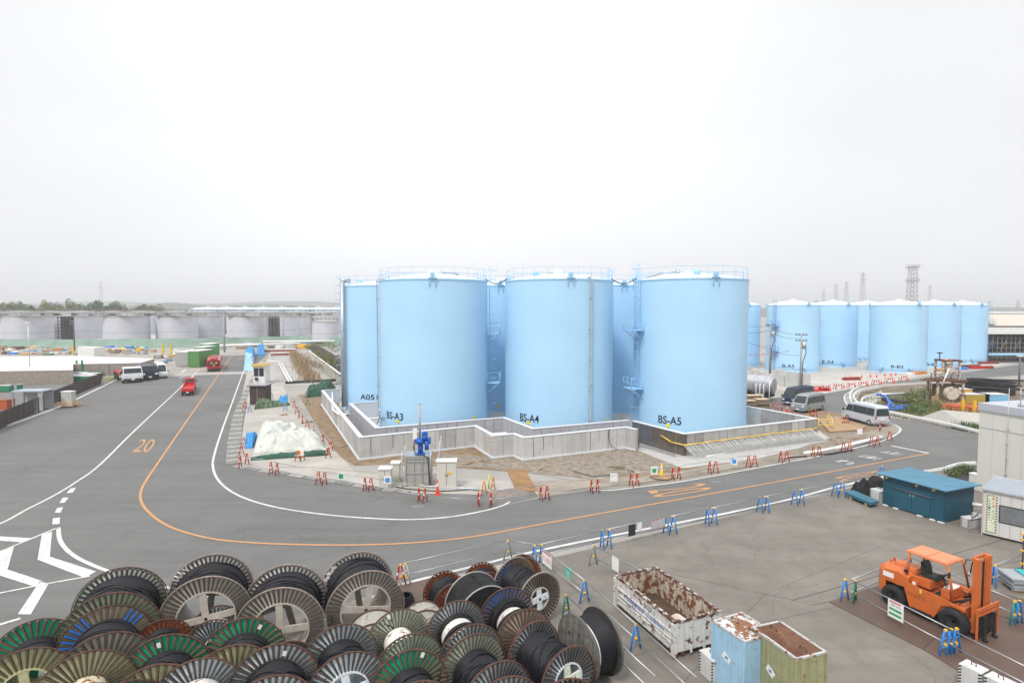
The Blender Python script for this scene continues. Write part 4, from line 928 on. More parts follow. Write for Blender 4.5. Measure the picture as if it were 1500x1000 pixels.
# teal board and black bags left of hut
t = thing('boat_board', 'teal painted board lying on the yard before the black bags', 'board', gp(1262,733), math.radians(-50))
P = [gp(1239,720.5,.35), gp(1250,717,.35), gp(1287,733,.35), gp(1276,736,.35)]; c = gp(1262,733); t.rotation_euler = (0,0,0)
mb = MB(); mb.prism([(p.x-c.x, p.y-c.y) for p in P], .18, .35); mb.build('board', mat('teal_board', (.03,.13,.19), .5), t)
mb = MB()
for (a, b) in ((P[0]*.8+P[3]*.2, P[1]*.8+P[2]*.2), (P[0]*.2+P[3]*.8, P[1]*.2+P[2]*.8)): mb.bar(Vector((a.x-c.x, a.y-c.y, .09)), Vector((b.x-c.x, b.y-c.y, .09)), .16)
mb.build('timber_bearer', WOOD, t)
def heap(name, label, cat, c, sx, sy, h, m, rz=0., n=22, seed=1., amp=.35, freq=1.2, group=None, flat=.0):
    mb = MB(); vs = []; rings = 10
    for i in range(rings+1):
        rr = i/rings
        for k in range(n):
            a = 2*PI*k/n; x = math.cos(a)*rr; y = math.sin(a)*rr
            z = (1-rr**2.2)
            nn = mnoise.noise(Vector((x*freq*2+seed, y*freq*2, seed*3)))
            e = 1+.18*mnoise.noise(Vector((math.cos(a)*1.5+seed, math.sin(a)*1.5, seed)))
            vs.append((x*sx*e, y*sy*e, max(.0, h*(z+amp*nn*(1-rr**3))) if i < rings else .0))
    fs = [(i*n+k, (i+1)*n+k, (i+1)*n+(k+1) % n, i*n+(k+1) % n) for i in range(rings) for k in range(n)]
    mb.add(vs, fs, 0, amp < .3); o = mb.build(name, m, None, c, rz)
    return tag(o, label, cat, group)
BAGM = mat('black_bag_plastic', (.008,.008,.009), .5, var=.4, bump=1., bs=8, spec=.25, bd=.06)
heap('black_bag', 'rounded black bag leaning on the concrete block left of the teal hut', 'bag', gp(1264,723), .75, .6, .95, BAGM, seed=3, amp=.38, freq=1.1)
heap('black_bag', 'low black bag lying behind the other bag beside the teal hut', 'bag', gp(1283,714), .9, .5, .7, BAGM, seed=8, amp=.38, freq=1.1)
# stacked grey panels at right edge
t = thing('panel_stack', 'stack of grey metal panels on a pallet at the right edge', 'panel stack', gp(1492,862), math.radians(-12))
for k in range(5):
    mb = MB(); mb.box(-.5+rnd.uniform(-.05,.05), 1.4, -.5+rnd.uniform(-.05,.05), .6, .14+k*.1, .215+k*.1); mb.build('panel', mat('panel_grey', (.33,.35,.37), .5, .2, var=.15), t)
mb = MB(); mb.box(-.45, 1.3, -.45, -.3, 0, .135); mb.box(-.45, 1.3, .3, .45, 0, .135); mb.build('pallet', WOOD, t)
mb = MB(); mb.box(.1, 1.0, -.4, .5, .63, .67); mb.build('teal_cover', mat('teal_cover', (.03,.35,.36), .5), t)
# ---------------------------------------------------------------- barricades
def aframe(col, h=.87, w=.44, clampc=YEL, tip=None):
    parts = []
    mb = MB(); mb.tube([(-w/2, 0, 0), (-.06, 0, h-.03), (-.03, 0, h), (.03, 0, h), (.06, 0, h-.03), (w/2, 0, 0)], .036, 6)
    for z in (.30, .62): x = w/2-(w/2-.05)*z/h; mb.cyl((-x, 0, z), (x, 0, z), .02, None, 6)
    parts.append(('frame', mb, col))
    for z in (h+.02, .38):
        mb = MB(); mb.box(-.045, .045, -.045, .045, z-.02, z+.045); parts.append(('clamp', mb, clampc))
    return parts
PROTO = {}
def barricade(kind, px, py, yaw, label, group, sc2=1.):
    p = gp(px, py)
    if kind not in PROTO:
        t = thing('barricade', label, 'barricade', p, yaw, group)
        col = {'blue': BLUEP, 'red': RED, 'green': GREENP, 'grey': GALV, 'orange': mat('orange_paint', (.75,.25,.03), .5), 'white': WHITE, 'teal': mat('teal_paint', (.03,.3,.3), .5)}[kind]
        for n_, mb, m in aframe(col): mb.build(n_, m, t)
        if kind == 'red':
            mb = MB()
            for s in (-1, 1):
                for z in (.45,): x = s*(.25-.2*z/.9); mb.cyl((x, -.015, z), (x-s*.03, -.015, z+.12), .039, None, 6)
            mb.build('reflective_sleeve', REDW, t)['kind'] = 'stuff'
        PROTO[kind] = t; return t
    return dup(PROTO[kind], p, yaw, label, group)
PIPEG = mat('barrier_pipe', (.36,.37,.39), .35, .7, var=.1)
def rail(a, b, label, group, zs=(.93, .39), r=.024, m=PIPEG, sag=0.):
    A = gp(*a); B = gp(*b); t = thing('barrier_rail', label, 'barrier rail', A, 0, group)
    for z in zs:
        mb = MB(); j = rnd.uniform(-.02, .02); mb.cyl((0, 0, z), (B.x-A.x, B.y-A.y, z+j), r, None, 6); mb.build('pipe', m, t)
    return t
def yaw_of(a, b): A = gp(*a); B = gp(*b); return math.atan2(B.y-A.y, B.x-A.x)+PI/2
GB = 'blue A-frame barricades of the yard barrier'; GP = 'scaffold pipe rails of the barriers'
roadline = [(788,826),(887,802),(981,781),(1041,768),(1118,750),(1169,739),(1228,727),(1286,701)]
nm_ = ['above the blue ribbed drums','beside the black panel of the road barrier','just right of the clear hanging banner','below the painted 20 of the far lane','three spans left of the teal board','two spans left of the teal board','at the left end of the teal board','behind the black bags']
for i, (x, y) in enumerate(roadline):
    a = roadline[max(i-1, 0)]; b = roadline[min(i+1, len(roadline)-1)]; yw = yaw_of(a, b)
    for s, wd in ((-5, 'left'), (5.5, 'right')):
        if i == 7 and s < 0: continue
        barricade('blue', x+s, y+(-.5 if s > 0 else .5), yw+rnd.uniform(-.25, .25), f'blue A-frame barricade, {wd} one of the pair {nm_[i]}' if i < 7 else 'single blue A-frame barricade behind the black bags', GB)
for i in range(len(roadline)-1): rail(roadline[i], roadline[i+1], f'grey pipe rail along the road, {ORD[i]} span counted from the drums', GP)
rail((588,856), (743,818), 'grey pipe rail along the road behind the orange drums', GP)
rail((743,818), (788,826), 'short grey pipe rail above the blue ribbed drum', GP)
yl = [(788,826),(856,882),(931,951),(1020,1035)]
yw = yaw_of(yl[0], yl[2])
barricade('blue', 856, 882, yw, 'single blue A-frame barricade between the drums and the skip', GB)
barricade('blue', 931, 951, yw, 'single blue A-frame barricade just right of the timber drum', GB)
for i in range(3): rail(yl[i], yl[i+1], f'grey pipe rail passing the skip, {ORD[i]} span from the road', GP)
rail((869,827), (1010,905), 'grey pipe rail running from the road to behind the skip', GP); barricade('grey', 869, 827, yw, 'unpainted A-frame barricade above the skip corner', 'odd coloured A-frame barricades')
barricade('green', 829, 905, yw+.3, 'dark green A-frame barricade at the edge of the drum stack', 'odd coloured A-frame barricades')
rail((829,905), (960,1035), 'grey pipe rail passing behind the timber drum', GP)
barricade('grey', 744, 819, yw, 'unpainted A-frame barricade behind the upper blue ribbed drum', 'odd coloured A-frame barricades')
barricade('red', 587, 857, .3, 'red A-frame barricade beside the tallest spoked drum', 'red A-frame barricades'); barricade('white', 594, 856, .3, 'white A-frame barricade beside the tallest spoked drum', 'odd coloured A-frame barricades')
fk = [(1246,881),(1391,960),(1530,1035)]; yw = yaw_of(fk[0], fk[1])
barricade('blue', 1237, 880, yw, 'blue A-frame barricade at the left corner of the forklift pen', GB); barricade('green', 1252, 882, yw+.5, 'green A-frame barricade at the left corner of the forklift pen', 'odd coloured A-frame barricades')
for x, wd in ((1384, 'left'), (1392, 'middle'), (1400, 'right')): barricade('blue', x, 960-(x-1384)*.15, yw+rnd.uniform(-.2, .2), f'blue A-frame barricade, {wd} of the three before the forklift front wheel', GB)
barricade('blue', 1332, 846, .4, 'blue A-frame barricade almost hidden behind the forklift counterweight', GB)
barricade('blue', 1456, 858, 1.2, 'light blue leaning A-frame barricade right of the forklift mast', GB)
barricade('teal', 1485, 915, yw, 'teal A-frame barricade at the right edge', 'odd coloured A-frame barricades'); barricade('blue', 1492, 914, yw, 'blue A-frame barricade beside the teal one at the right edge', GB)
for a, b, lb in (((1246,881),(1391,960),'grey pipe rail in front of the forklift'), ((1391,960),(1530,1035),'grey pipe rail passing the concrete counterweights'), ((1246,881),(1332,846),'grey pipe rail behind the forklift counterweight'), ((1332,846),(1490,915),'grey pipe rail behind the forklift mast'), ((1490,915),(1560,950),'grey pipe rail leaving at the right edge'), ((1456,858),(1496,842),'grey pipe rail by the panel stack')):
    rail(a, b, lb, GP)
for x, y, lb in ((1497,842,'tall dark post with yellow clamps at the right edge'),):
    t = thing('barrier_post', lb, 'post', gp(x, y)); mb = MB(); mb.cyl((0,0,0),(0,0,1.9),.03,None,6); mb.build('post', BLACK, t)
    for z in (.5,1.1,1.6,1.85): mb = MB(); mb.box(-.09,.09,-.05,.05,z,z+.07); mb.build('clamp', YEL, t)
# hanging signs
def hang_sign(label, px, py, w, h, rz, m, lines=(), frame=None, zc=None, cat='sign'):
    p = gp(px, py); t = thing('hanging_sign', label, cat, p, rz)
    z1 = .95; mb = MB(); mb.box(-w/2, w/2, -.035, -.03, z1-h, z1); mb.build('board', m, t)
    for (txt, x0, x1, z0, z2, mm) in lines:
        mb = MB()
        if txt == '>': mb.xz([(x0,z0+.02),(x1-.08,z0+.02),(x1-.08,z0),(x1,(z0+z2)/2),(x1-.08,z2),(x1-.08,z2-.02),(x0,z2-.02)], -.038, -.036)
        elif txt == '#': mb.box(x0, x1, -.038, -.036, z0, z2)
        else: text_affine(mb, txt, Vector((x0, -.039, z0)), Vector((x1, -.039, z0)), Vector((x0, -.039, z2)))
        mb.build('lettering', mm, t)
    return t
GI = mat('green_sign_ink', (.02,.3,.12), .6); RI = mat('red_sign_ink', (.6,.05,.05), .6)
a1 = yaw_of(yl[0], yl[1])-PI/2
hang_sign('white sign with red lettering and red striped edge by the blue drums', 802, 839, .85, .62, a1, WHITE, (('立入禁止', -.36, .36, .5, .72, RI), ('#', -.4, .4, .87, .93, RI)))
hang_sign('small green and white sign on the rail left of the skip', 833, 864, .5, .42, a1, mat('green_sign', (.1,.45,.33), .5), (('安全', -.12, .12, .66, .84, WHITE), ('通路', -.12, .2, .56, .64, WHITE)))
hang_sign('blank white sheet hanging on the rail above the skip', 902, 846, .5, .62, a1, WHITE)
hang_sign('white sign with two green arrows in front of the forklift', 1312, 917, .62, .66, yw-PI/2, WHITE, (('>', -.26, .26, .56, .68, GI), ('>', -.26, .26, .38, .5, GI), ('車両', -.2, .2, .74, .82, mat('grey_ink', (.25,.28,.33), .6)), ('#', -.25, .2, .87, .92, RI)))
a2 = yaw_of(roadline[1], roadline[2])-PI/2
hang_sign('black panel strapped on the road barrier', 925, 794, .45, .6, a2, BLACK)
hang_sign('small white paper notice beside the black panel', 936, 791, .3, .42, a2, WHITE)
hang_sign('clear banner with red and white striped top on the road barrier', 963, 785, .95, .5, a2, mat('clear_sheet', (.42,.42,.42), .4), (('#', -.45, -.25, .9, .95, RI), ('#', -.15, .05, .9, .95, RI), ('#', .15, .35, .9, .95, RI), ('立入禁止', -.3, .3, .55, .75, mat('pale_ink', (.55,.5,.5), .5))))
# ================================================================ forklift
FO = mat('orange_machine_paint', (.52,.125,.03), .42, var=.1, sc_=2.5, streak=.15, dirtcol=(.25,.08,.03), fine=.04, rust=.06); FD = mat('machine_black', (.02,.02,.02), .6, var=.3); SEAT = mat('green_black_seat', (.02,.035,.03), .5)
ra, rb_ = gp(1309.5, 888), gp(1398, 927); d = rb_-ra; fz = math.atan2(d.y, d.x); wb = d.length; u = Vector((math.cos(fz), math.sin(fz), 0)); v = Vector((-u.y, u.x, 0))
c = (ra+rb_)/2 + v*.62; print('FORK', wb)
t = thing('forklift', 'orange forklift truck with tall mast parked on brown steel plates', 'forklift', c, fz)
S = wb/2
def P_(n, mb, m, par=None): return mb.build(n, m, par or t)
def wheel(x, y, r, w, lab=False):
    mb = MB(); M = Matrix.Translation((x, y, r)) @ Matrix.Rotation(PI/2, 4, 'X')
    mb.lathe([(r*.55, -w/2), (r*.9, -w/2), (r, -w*.35), (r, w*.35), (r*.9, w/2), (r*.55, w/2)], 32, M=M)
    for k in range(20): Mk = Matrix.Translation((x, y, r)) @ Matrix.Rotation(2*PI*k/20, 4, 'Y'); mb.box(-.02, .02, -w*.36, w*.36, r-.005, r+.014, 0, Mk)
    wh = P_('wheel', mb, DARK)
    mb = MB(); s = -1 if y < 0 else 1
    mb.lathe([(.05, w*.2), (r*.3, w*.22), (r*.5, w*.42), (r*.56, w*.45), (r*.56, -w*.4), (.05, -w*.4)], 24, M=M if s < 0 else M @ Matrix.Rotation(PI, 4, 'X')); P_('rim', mb, FD, wh)
for y in (-.62, .62): wheel(-S, y, .44, .3); wheel(S, y*1.06, .47, .36)
mb = MB()  # chassis side plates with wheel cut outs
side = [(-S+.42,.95),(-S+.62,.35),(-S+.62+.1,.28),(S-.68,.28),(S-.6,.42),(S-.42,.86),(S-.1,1.0),(S+.35,.98),(S+.35,1.05),(S-.5,1.18),(-.1,1.2),(-S+.42,1.25)]
mb.xz(side, -.72, -.66); mb.xz(side, .66, .72); mb.box(-S+.5, S+.25, -.655, .655, .5, 1.0); P_('chassis', mb, FO)
mb = MB(); mb.box(-S+.7, S-.7, -.74, -.722, .2, .36); mb.box(-S+.7, S-.7, .722, .74, .2, .36); P_('step', mb, FD)
mb = MB()  # counterweight: tapered, chamfered rear
cw = [(-S-.75,.30+.25),(-S-.72,1.42),(-S-.55,1.55),(-S+.15,1.62),(-S+.55,1.5),(-S+.55,1.05),(-S+.5,1.0),(-S-.52,1.0),(-S-.52,.5)]
n = len(cw); vs = []
for y, k in ((-.70, .0), (-.42, .0), (.42, .0), (.70, .0)):
    for x, z in cw:
        e = 1 if abs(y) > .5 else 0
        xx = x + (.22 if (e and x < -S-.5) else 0); zz = z - (.10 if (e and z > 1.3) else 0); vs.append((xx, y, zz))
fs = [tuple(range(n)), tuple(range(3*n, 4*n))[::-1]]
for s in range(3): fs += [(s*n+i, (s+1)*n+i, (s+1)*n+(i+1) % n, s*n+(i+1) % n) for i in range(n)]
mb.add(vs, fs); cwo = P_('counterweight', mb, FO)
mb = MB(); mb.tube([(-S-.45, -.12, 1.5), (-S-.45, -.14, 1.66), (-S-.45, 0, 1.74), (-S-.45, .14, 1.66), (-S-.45, .12, 1.5)], .03, 8); P_('lifting_eye', mb, FO, cwo)
mb = MB(); mb.box(-S-.42, -S+.0, -.705, -.702, 1.16, 1.36); P_('number_plate', mb, WHITE, cwo)
mb = MB(); mb.add([(-S-.25,-.25,1.6),(-S+.6,-.3,1.52),(-S+.6,.3,1.52),(-S-.25,.25,1.6),(-S-.15,-.2,1.68),(-S+.55,-.25,1.66),(-S+.55,.25,1.66),(-S-.15,.2,1.68)], [(4,5,6,7),(0,1,5,4),(1,2,6,5),(2,3,7,6),(3,0,4,7)]); P_('engine_cover', mb, FO)
mb = MB(); mb.box(-S+.56, .15, -.5, .5, 1.2, 1.5); mb.box(-S+.6, -.25, -.62, .62, 1.2, 1.34); P_('hood', mb, FO)
mb = MB()
for k in range(4): mb.box(-S+.62, -.28, -.3+k*.12-.02, -.3+k*.12+.02, 1.502, 1.52)
P_('hood_louvre', mb, FD)['kind'] = 'stuff'
for x0, mm in ((.1-.52, WHITE), (.1-.2, mat('yellow_decal', (.7,.5,.1), .5))):
    mb = MB(); mb.box(x0, x0+.12, -.628, -.624, 1.22, 1.33) if x0 < -.3 else mb.box(x0, x0+.08, -.73, -.725, 1.02, 1.18); P_('decal', mb, mm)
mb = MB(); text_affine(mb, 'アトックス', Vector((-.55, -.727, .78)), Vector((.1, -.727, .78)), Vector((-.55, -.727, .92))); P_('lettering', mb, FD)
st = None
mb = MB(); mb.cb((-.02, .0, 1.56), (.5, .5, .13)); mb.cb((.12, 0, 1.60), (.3, .46, .08)); st = P_('seat', mb, SEAT)
mb = MB(); mb.xz([(-.28,1.6),(-.14,1.6),(-.2,1.95),(-.28,2.08),(-.36,2.06),(-.36,1.75)], -.2, .2); mb.xz([(-.3,1.64),(-.16,1.62),(-.22,1.93),(-.3,2.0)], -.25, .25); P_('seat_back', mb, SEAT, st)
mb = MB(); rx0, rx1, rzt = -.72, .72, 2.42
for y in (-.52, .52):
    mb.tube([(-.66, y*1.1, 1.2), (-.62, y, rzt-.05)], .05, 4); mb.tube([(.98, y*1.1, 1.15), (.72, y, rzt-.05)], .045, 4)
P_('guard_post', mb, FO)['kind'] = 'stuff'
mb = MB(); mb.box(rx0, rx1, -.56, .56, rzt-.05, rzt+.01); mb.box(rx0+.05, -.02, -.5, .5, rzt+.011, rzt+.03); mb.box(.02, rx1-.05, -.5, .5, rzt+.011, rzt+.03); P_('overhead_guard', mb, mat('orange_roof_paint', (.62,.22,.10), .4, var=.06))
mb = MB(); mb.tube([(.45, 0, 1.3), (.33, 0, 1.72)], .03, 6); mb.lathe([(.17, 0), (.19, .015), (.17, .03), (.155, .015), (.17, 0)], 20, M=Matrix.Translation((.33, 0, 1.72)) @ Matrix.Rotation(-.5, 4, 'Y')); mb.box(.16-.0, .5, -.01, .01, 1.72, 1.735); P_('steering_wheel', mb, FD)
mb = MB(); mb.box(.52, .8, -.5, .5, 1.1, 1.42); P_('dashboard', mb, FO); mb = MB(); mb.box(.5, .78, -.3, .35, 1.421, 1.44); P_('instrument_sheet', mb, WHITE)
mb = MB(); mb.box(.16, .5, -.5, .5, 1.003, 1.03); P_('floor_plate', mb, FD)
for k in range(3):
    mb = MB(); mb.tube([(.6, -.3+k*.09, 1.42), (.5, -.32+k*.09, 1.66)], .012, 5); mb.cb((.5, -.32+k*.09, 1.67), (.04,.04,.04)); P_('lever', mb, FD)
mx0 = S+.42; mast = None
mb = MB()
for y in (-.46, .30): mb.box(mx0, mx0+.18, y, y+.16, .22, 2.95)
for z in (.55, 1.75, 2.85): mb.box(mx0-.05, mx0-.002, -.46, .46, z, z+.12)
mast = P_('mast', mb, FO)
mb = MB()
for y in (-.28, .18): mb.box(mx0+.02, mx0+.16, y, y+.1, .2, 2.9)
P_('inner_mast', mb, FO, mast)
mb = MB()
for y in (-.14, .08): mb.cyl((mx0+.08, y, .3), (mx0+.08, y, 2.75), .035, None, 8); mb.box(mx0+.1, mx0+.12, y-.05, y+.0, .4, 2.8)
P_('lift_cylinder', mb, FD, mast)
mb = MB(); mb.tube([(mx0-.02, -.2, 2.8), (mx0-.3, -.25, 2.75), (mx0-.35, -.3, 2.5), (mx0-.22, -.3, 2.0), (mx0-.1, -.3, 1.2)], .02, 6); mb.tube([(mx0-.02, .1, 2.8), (mx0-.25, .05, 2.6), (mx0-.28, 0, 2.2)], .02, 6); P_('hydraulic_hose', mb, FD, mast)
for y in (-.5, .5):
    mb = MB(); mb.cyl((.75, y*.9, .95), (mx0, y*.9, 1.45), .04, None, 8); mb.cyl((1.1, y*.9, 1.09), (mx0, y*.9, 1.45), .025, None, 8, 0); P_('tilt_cylinder', mb, FD)
    mb = MB(); mb.box(.75, mx0, y-.05, y+.05, 1.85, 1.95) if False else mb.box(mx0-.35, mx0, y-.04, y+.04, 1.7, 1.8); P_('mast_bracket', mb, FO)
mb = MB(); cx = mx0+.28
mb.box(cx, cx+.05, -.74, .74, 1.12, 1.25); mb.box(cx, cx+.05, -.74, -.66, .12, 1.12); mb.box(cx, cx+.05, .66, .74, .12, 1.12)
for k in range(9): mb.box(cx+.005, cx+.045, -.6+k*.145, -.57+k*.145, 1.02, 1.12)
mb.box(cx, cx+.05, -.655, .655, .97, 1.018); P_('load_backrest', mb, FO)
mb = MB(); mb.box(cx-.12, cx-.052, -.5, .5, .12, .95); mb.box(cx-.05, cx-.002, -.6, .6, .35, .45); mb.box(cx-.05, cx-.002, -.6, .6, .75, .85); P_('carriage', mb, FD)
for y in (-.4, .25):
    mb = MB(); mb.box(cx+.06, cx+.12, y, y+.15, .06, .95); mb.box(cx+.12, cx+.2, y, y+.15, .05, .10); P_('fork', mb, FD)
mb = MB(); mb.cyl((-.66, -.66, 1.66), (-.6, -.72, 1.66), .07, None, 10); P_('lamp', mb, FD)
mb = MB(); mb.cyl((.86, .6, 1.9), (.92, .62, 1.9), .08, None, 12); P_('lamp', mb, GALV)
mb = MB(); mb.box(.84, .86, -.75, -.6, 2.0, 2.2); P_('mirror', mb, FD)
# ================================================================ vehicles
def vehicle(label, name, cat, pr, pf, kind, body, near=1, W=1.7, extra=None, glass=GLASS, scl=1., group=None):
    """pr, pf: rear and front wheel contact pixels on the side facing the camera; near=+1 if that is the left side"""
    r, f = gp(*pr), gp(*pf); d = (f-r); wb = d.length/scl; rz = math.atan2(d.y, d.x); u = d.normalized(); v = Vector((-u.y, u.x, 0))
    c = (r+f)/2 - v*near*(W/2-.08)*scl
    t = thing(name, label, cat, c, rz, group); t.scale = (scl, scl, scl); k = wb/2.5; h = W/2
    def B(mb, n, m, par=None): return mb.build(n, m, par or t)
    s = wb/2
    if kind == 'van':
        H = 1.95*k**.3; prof = [(-s-.75,.32),(-s-.82,.8),(-s-.72,H-.15),(-s-.6,H),(s-.35,H),(s+.0,H-.12),(s+.62,1.12),(s+.85,1.0),(s+.92,.6),(s+.88,.32)]
        mid = 5; low, high = h, h-.14
        def half(z): return h if z < 1.0 else h-.16*(z-1.0)/(H-1.0)
    elif kind == 'cab':
        H = 1.75; prof = [(s-.55,.4),(s-.55,1.72),(s-.45,H),(s+.25,H),(s+.4,H-.08),(s+.62,1.05),(s+.68,.6),(s+.66,.35)]
        def half(z): return h if z < 1.0 else h-.1*(z-1.0)/(H-1.0)
    n = len(prof); vs = [(x, sg*half(z), z) for sg in (-1, 1) for x, z in prof]
    fs = [tuple(range(n)), tuple(range(n, 2*n))[::-1]] + [(i, n+i, n+(i+1) % n, (i+1) % n) for i in range(n)]
    mb = MB(); mb.add(vs, fs); bd = B(mb, 'body', body)
    def sidepane(x0, x1, z0, z1, sg, cut=0.): 
        e = .012; y0 = sg*(half(z0)+e); y1 = sg*(half(z1)+e)
        q = MB(); q.add([(x0, y0, z0), (x1, y0, z0), (x1-cut, y1, z1), (x0, y1, z1)], [(0, 1, 2, 3)]); B(q, 'side_window', glass)
    if kind == 'van':
        for sg in (-1, 1):
            sidepane(-s-.6, -s+.35, 1.12, H-.22, sg); sidepane(-s+.37, s-.72, 1.12, H-.22, sg); sidepane(s-.68, s+.38, 1.12, H-.26, sg, .35)
        q = MB(); q.add([(s+.62-.0, -h+.16, 1.16), (s+.62, h-.16, 1.16), (s+.06, h-.25, H-.16), (s+.06, -h+.25, H-.16)], [(0, 1, 2, 3)])
        q.v = [(x+.025, y, z+.01) for x, y, z in q.v]; B(q, 'windscreen', glass)
        q = MB(); x0 = -s-.8-.01; q.add([(-s-.82+.01, -h+.12, 1.12), (-s-.82+.01, h-.12, 1.12), (-s-.745, h-.2, H-.22), (-s-.745, -h+.2, H-.22)], [(3, 2, 1, 0)]); q.v = [(x-.025, y, z) for x, y, z in q.v]; B(q, 'rear_window', glass)
    else:
        for sg in (-1, 1): sidepane(s-.45, s+.4, 1.05, 1.58, sg, .18)
        q = MB(); q.add([(s+.6, -h+.1, 1.1), (s+.6, h-.1, 1.1), (s+.41, h-.16, 1.62), (s+.41, -h+.16, 1.62)], [(0, 1, 2, 3)]); q.v = [(x+.02, y, z) for x, y, z in q.v]; B(q, 'windscreen', glass)
        q = MB(); q.add([(s-.57, -h+.2, 1.1), (s-.57, h-.2, 1.1), (s-.57, h-.25, 1.6), (s-.57, -h+.25, 1.6)], [(3, 2, 1, 0)]); B(q, 'rear_window', glass)
    front = prof[-2][0]; rear = -s-.82 if kind == 'van' else -s-.7
    for sg in (-1, 1):
        q = MB(); q.cb((front+.0, sg*(h-.25), .78), (.05, .3, .18)); B(q, 'headlight', mat('lamp_glass', (.75,.77,.78), .2))
        q = MB(); q.cb((rear-.01, sg*(h-.1), .95 if kind == 'van' else .62), (.04, .13, .32 if kind == 'van' else .12)); B(q, 'tail_light', mat('tail_red', (.4,.02,.02), .3))
        q = MB(); q.cb((s+.45, sg*(h+.14), 1.2), (.08, .16, .24)); q.bar((s+.45, sg*(h-.05), 1.15), (s+.45, sg*(h+.12), 1.15), .03); B(q, 'mirror', BLACK)
    q = MB(); q.box(front-.02, front+.06, -h+.05, h-.05, .3, .5); B(q, 'bumper', BLACK if kind != 'van' else GALV)
    q = MB(); q.cb((front+.065, 0, .42), (.012, .33, .16)); B(q, 'licence_plate', WHITE)
    if kind == 'van':
        q = MB(); q.box(rear-.06, rear+.02, -h+.05, h-.05, .3, .5); B(q, 'bumper', GALV)
        q = MB(); q.cb((rear-.04, 0, .75), (.012, .33, .16)); B(q, 'licence_plate', WHITE)
    for x in (-s, s):
        for sg in (-1, 1):
            q = MB(); y = sg*(h-.1); M = Matrix.Translation((x, y, .32)) @ Matrix.Rotation(PI/2, 4, 'X')
            q.lathe([(.18, -.1), (.31, -.1), (.33, -.06), (.33, .06), (.31, .1), (.18, .1)], 22, M=M); q.lathe([(.36,-.08),(.36,.112)], 22, M=M) if False else None
            w_ = B(q, 'wheel', DARK); q = MB(); q.cyl((x, y-.085, .32), (x, y+.085, .32), .19, None, 16); q.cyl((x, y-.1, .32), (x, y+.1, .32), .06, None, 8); B(q, 'rim', GALV, w_)
    if extra: extra(t, B, s, h)
    return t
SILV = mat('silver_car_paint', (.56,.58,.62), .28, .15, var=.03); GREYV = mat('grey_car_paint', (.33,.34,.33), .35, .4, var=.04); NAVY = mat('navy_car_paint', (.015,.022,.05), .25, var=.05); CARW = mat('white_car_paint', (.68,.68,.68), .35, var=.03); REDV = mat('red_car_paint', (.52,.02,.02), .3, var=.05)
def rack(n=5, ladder_=False):
    def f(t, B, s, h):
        q = MB(); z = 2.1
        for sg in (-1, 1): q.cyl((-s-.5, sg*(h-.3), z), (s-.5, sg*(h-.3), z), .025, None, 6)
        for k in range(n): x = -s-.4+(2*s-.2)*k/(n-1); q.cyl((x, -h+.25, z), (x, h-.25, z), .02, None, 6); q.cyl((x, -h+.3, z-.15), (x, -h+.3, z), .02, None, 5); q.cyl((x, h-.3, z-.15), (x, h-.3, z), .02, None, 5)
        B(q, 'roof_rack', GALV)
        if ladder_:
            q = MB()
            for sg in (-.2, .2): q.box(-s-.7, s+.1, sg-.03, sg+.03, z+.04, z+.12)
            for k in range(9): q.box(-s-.6+k*.3, -s-.56+k*.3, -.17, .17, z+.05, z+.1)
            B(q, 'roof_ladder', mat('navy_ladder', (.05,.06,.1), .5))
    return f
vehicle('silver high roof van with dark windows driving past the wood ramp', 'van', 'van', (1273.5,623), (1242,615), 'van', SILV, 1, 1.75)
vehicle('grey van with roof rack parked beside the dark van', 'van', 'van', (1203.6,601), (1184,604.5), 'van', GREYV, 1, 1.7, rack(5))
vehicle('dark navy van with ladder on its roof behind the grey van', 'van', 'van', (1188,590), (1168,594), 'van', NAVY, 1, 1.7, rack(5, True))
def pickup_bed(t, B, s, h):
    q = MB(); q.box(-s-.7, s-.6, -h, h, .62, .72); q.box(-s-.7, -s-.64, -h, h, .72, 1.05); q.box(-s-.64, s-.6, -h, -h+.05, .72, 1.05); q.box(-s-.64, s-.6, h-.05, h, .72, 1.05); B(q, 'cargo_bed', REDV)
    q = MB(); q.box(-s-.6, s-.6, -h+.2, h-.2, .35, .6); B(q, 'underframe', BLACK)
    q = MB()
    for k in range(5): q.bar((s-.62, -h+.2+k*(2*h-.4)/4, 1.05), (s-.62, -h+.2+k*(2*h-.4)/4, 1.68), .03)
    for z in (1.2, 1.45): q.bar((s-.62, -h+.15, z), (s-.62, h-.15, z), .03)
    B(q, 'guard_frame', GALV); q = MB(); q.cb((-s-.71, 0, .5), (.012, .33, .16)); B(q, 'licence_plate', WHITE)
vehicle('small red pickup truck driving away near the white lane line', 'pickup_truck', 'pickup truck', (283,578.5), (286,569), 'cab', REDV, -1, 1.5, pickup_bed)
def fire_body(t, B, s, h):
    q = MB(); q.box(-s-.8, s-.65, -h-.05, h+.05, .5, 1.75); B(q, 'rear_body', REDV)
    q = MB(); q.box(-s-.83, -s-.801, -h+.1, h-.1, .8, 1.65); B(q, 'pump_bay', mat('dark_red', (.1,.02,.02), .6))
    for y, z in ((-.35, 1.3), (.3, 1.35), (0, 1.0)):
        q = MB(); q.cyl((-s-.95, y, z), (-s-.83, y, z), .17, None, 14); B(q, 'hose_reel', mat('brass', (.5,.38,.2), .4, .5))
    q = MB(); q.box(-s-.6, s-.9, -.5, .5, 1.76, 1.95); B(q, 'top_equipment', mat('dark_red2', (.25,.03,.03), .5))
    q = MB(); q.box(-s-.95, -s-.83, -h, h, .3, .45); B(q, 'bumper', BLACK)
vehicle('red fire tender with hoses on its back driving away near the green container', 'fire_truck', 'fire truck', (322,543), (323,535.5), 'cab', REDV, -1, 1.75, fire_body, scl=1.3)
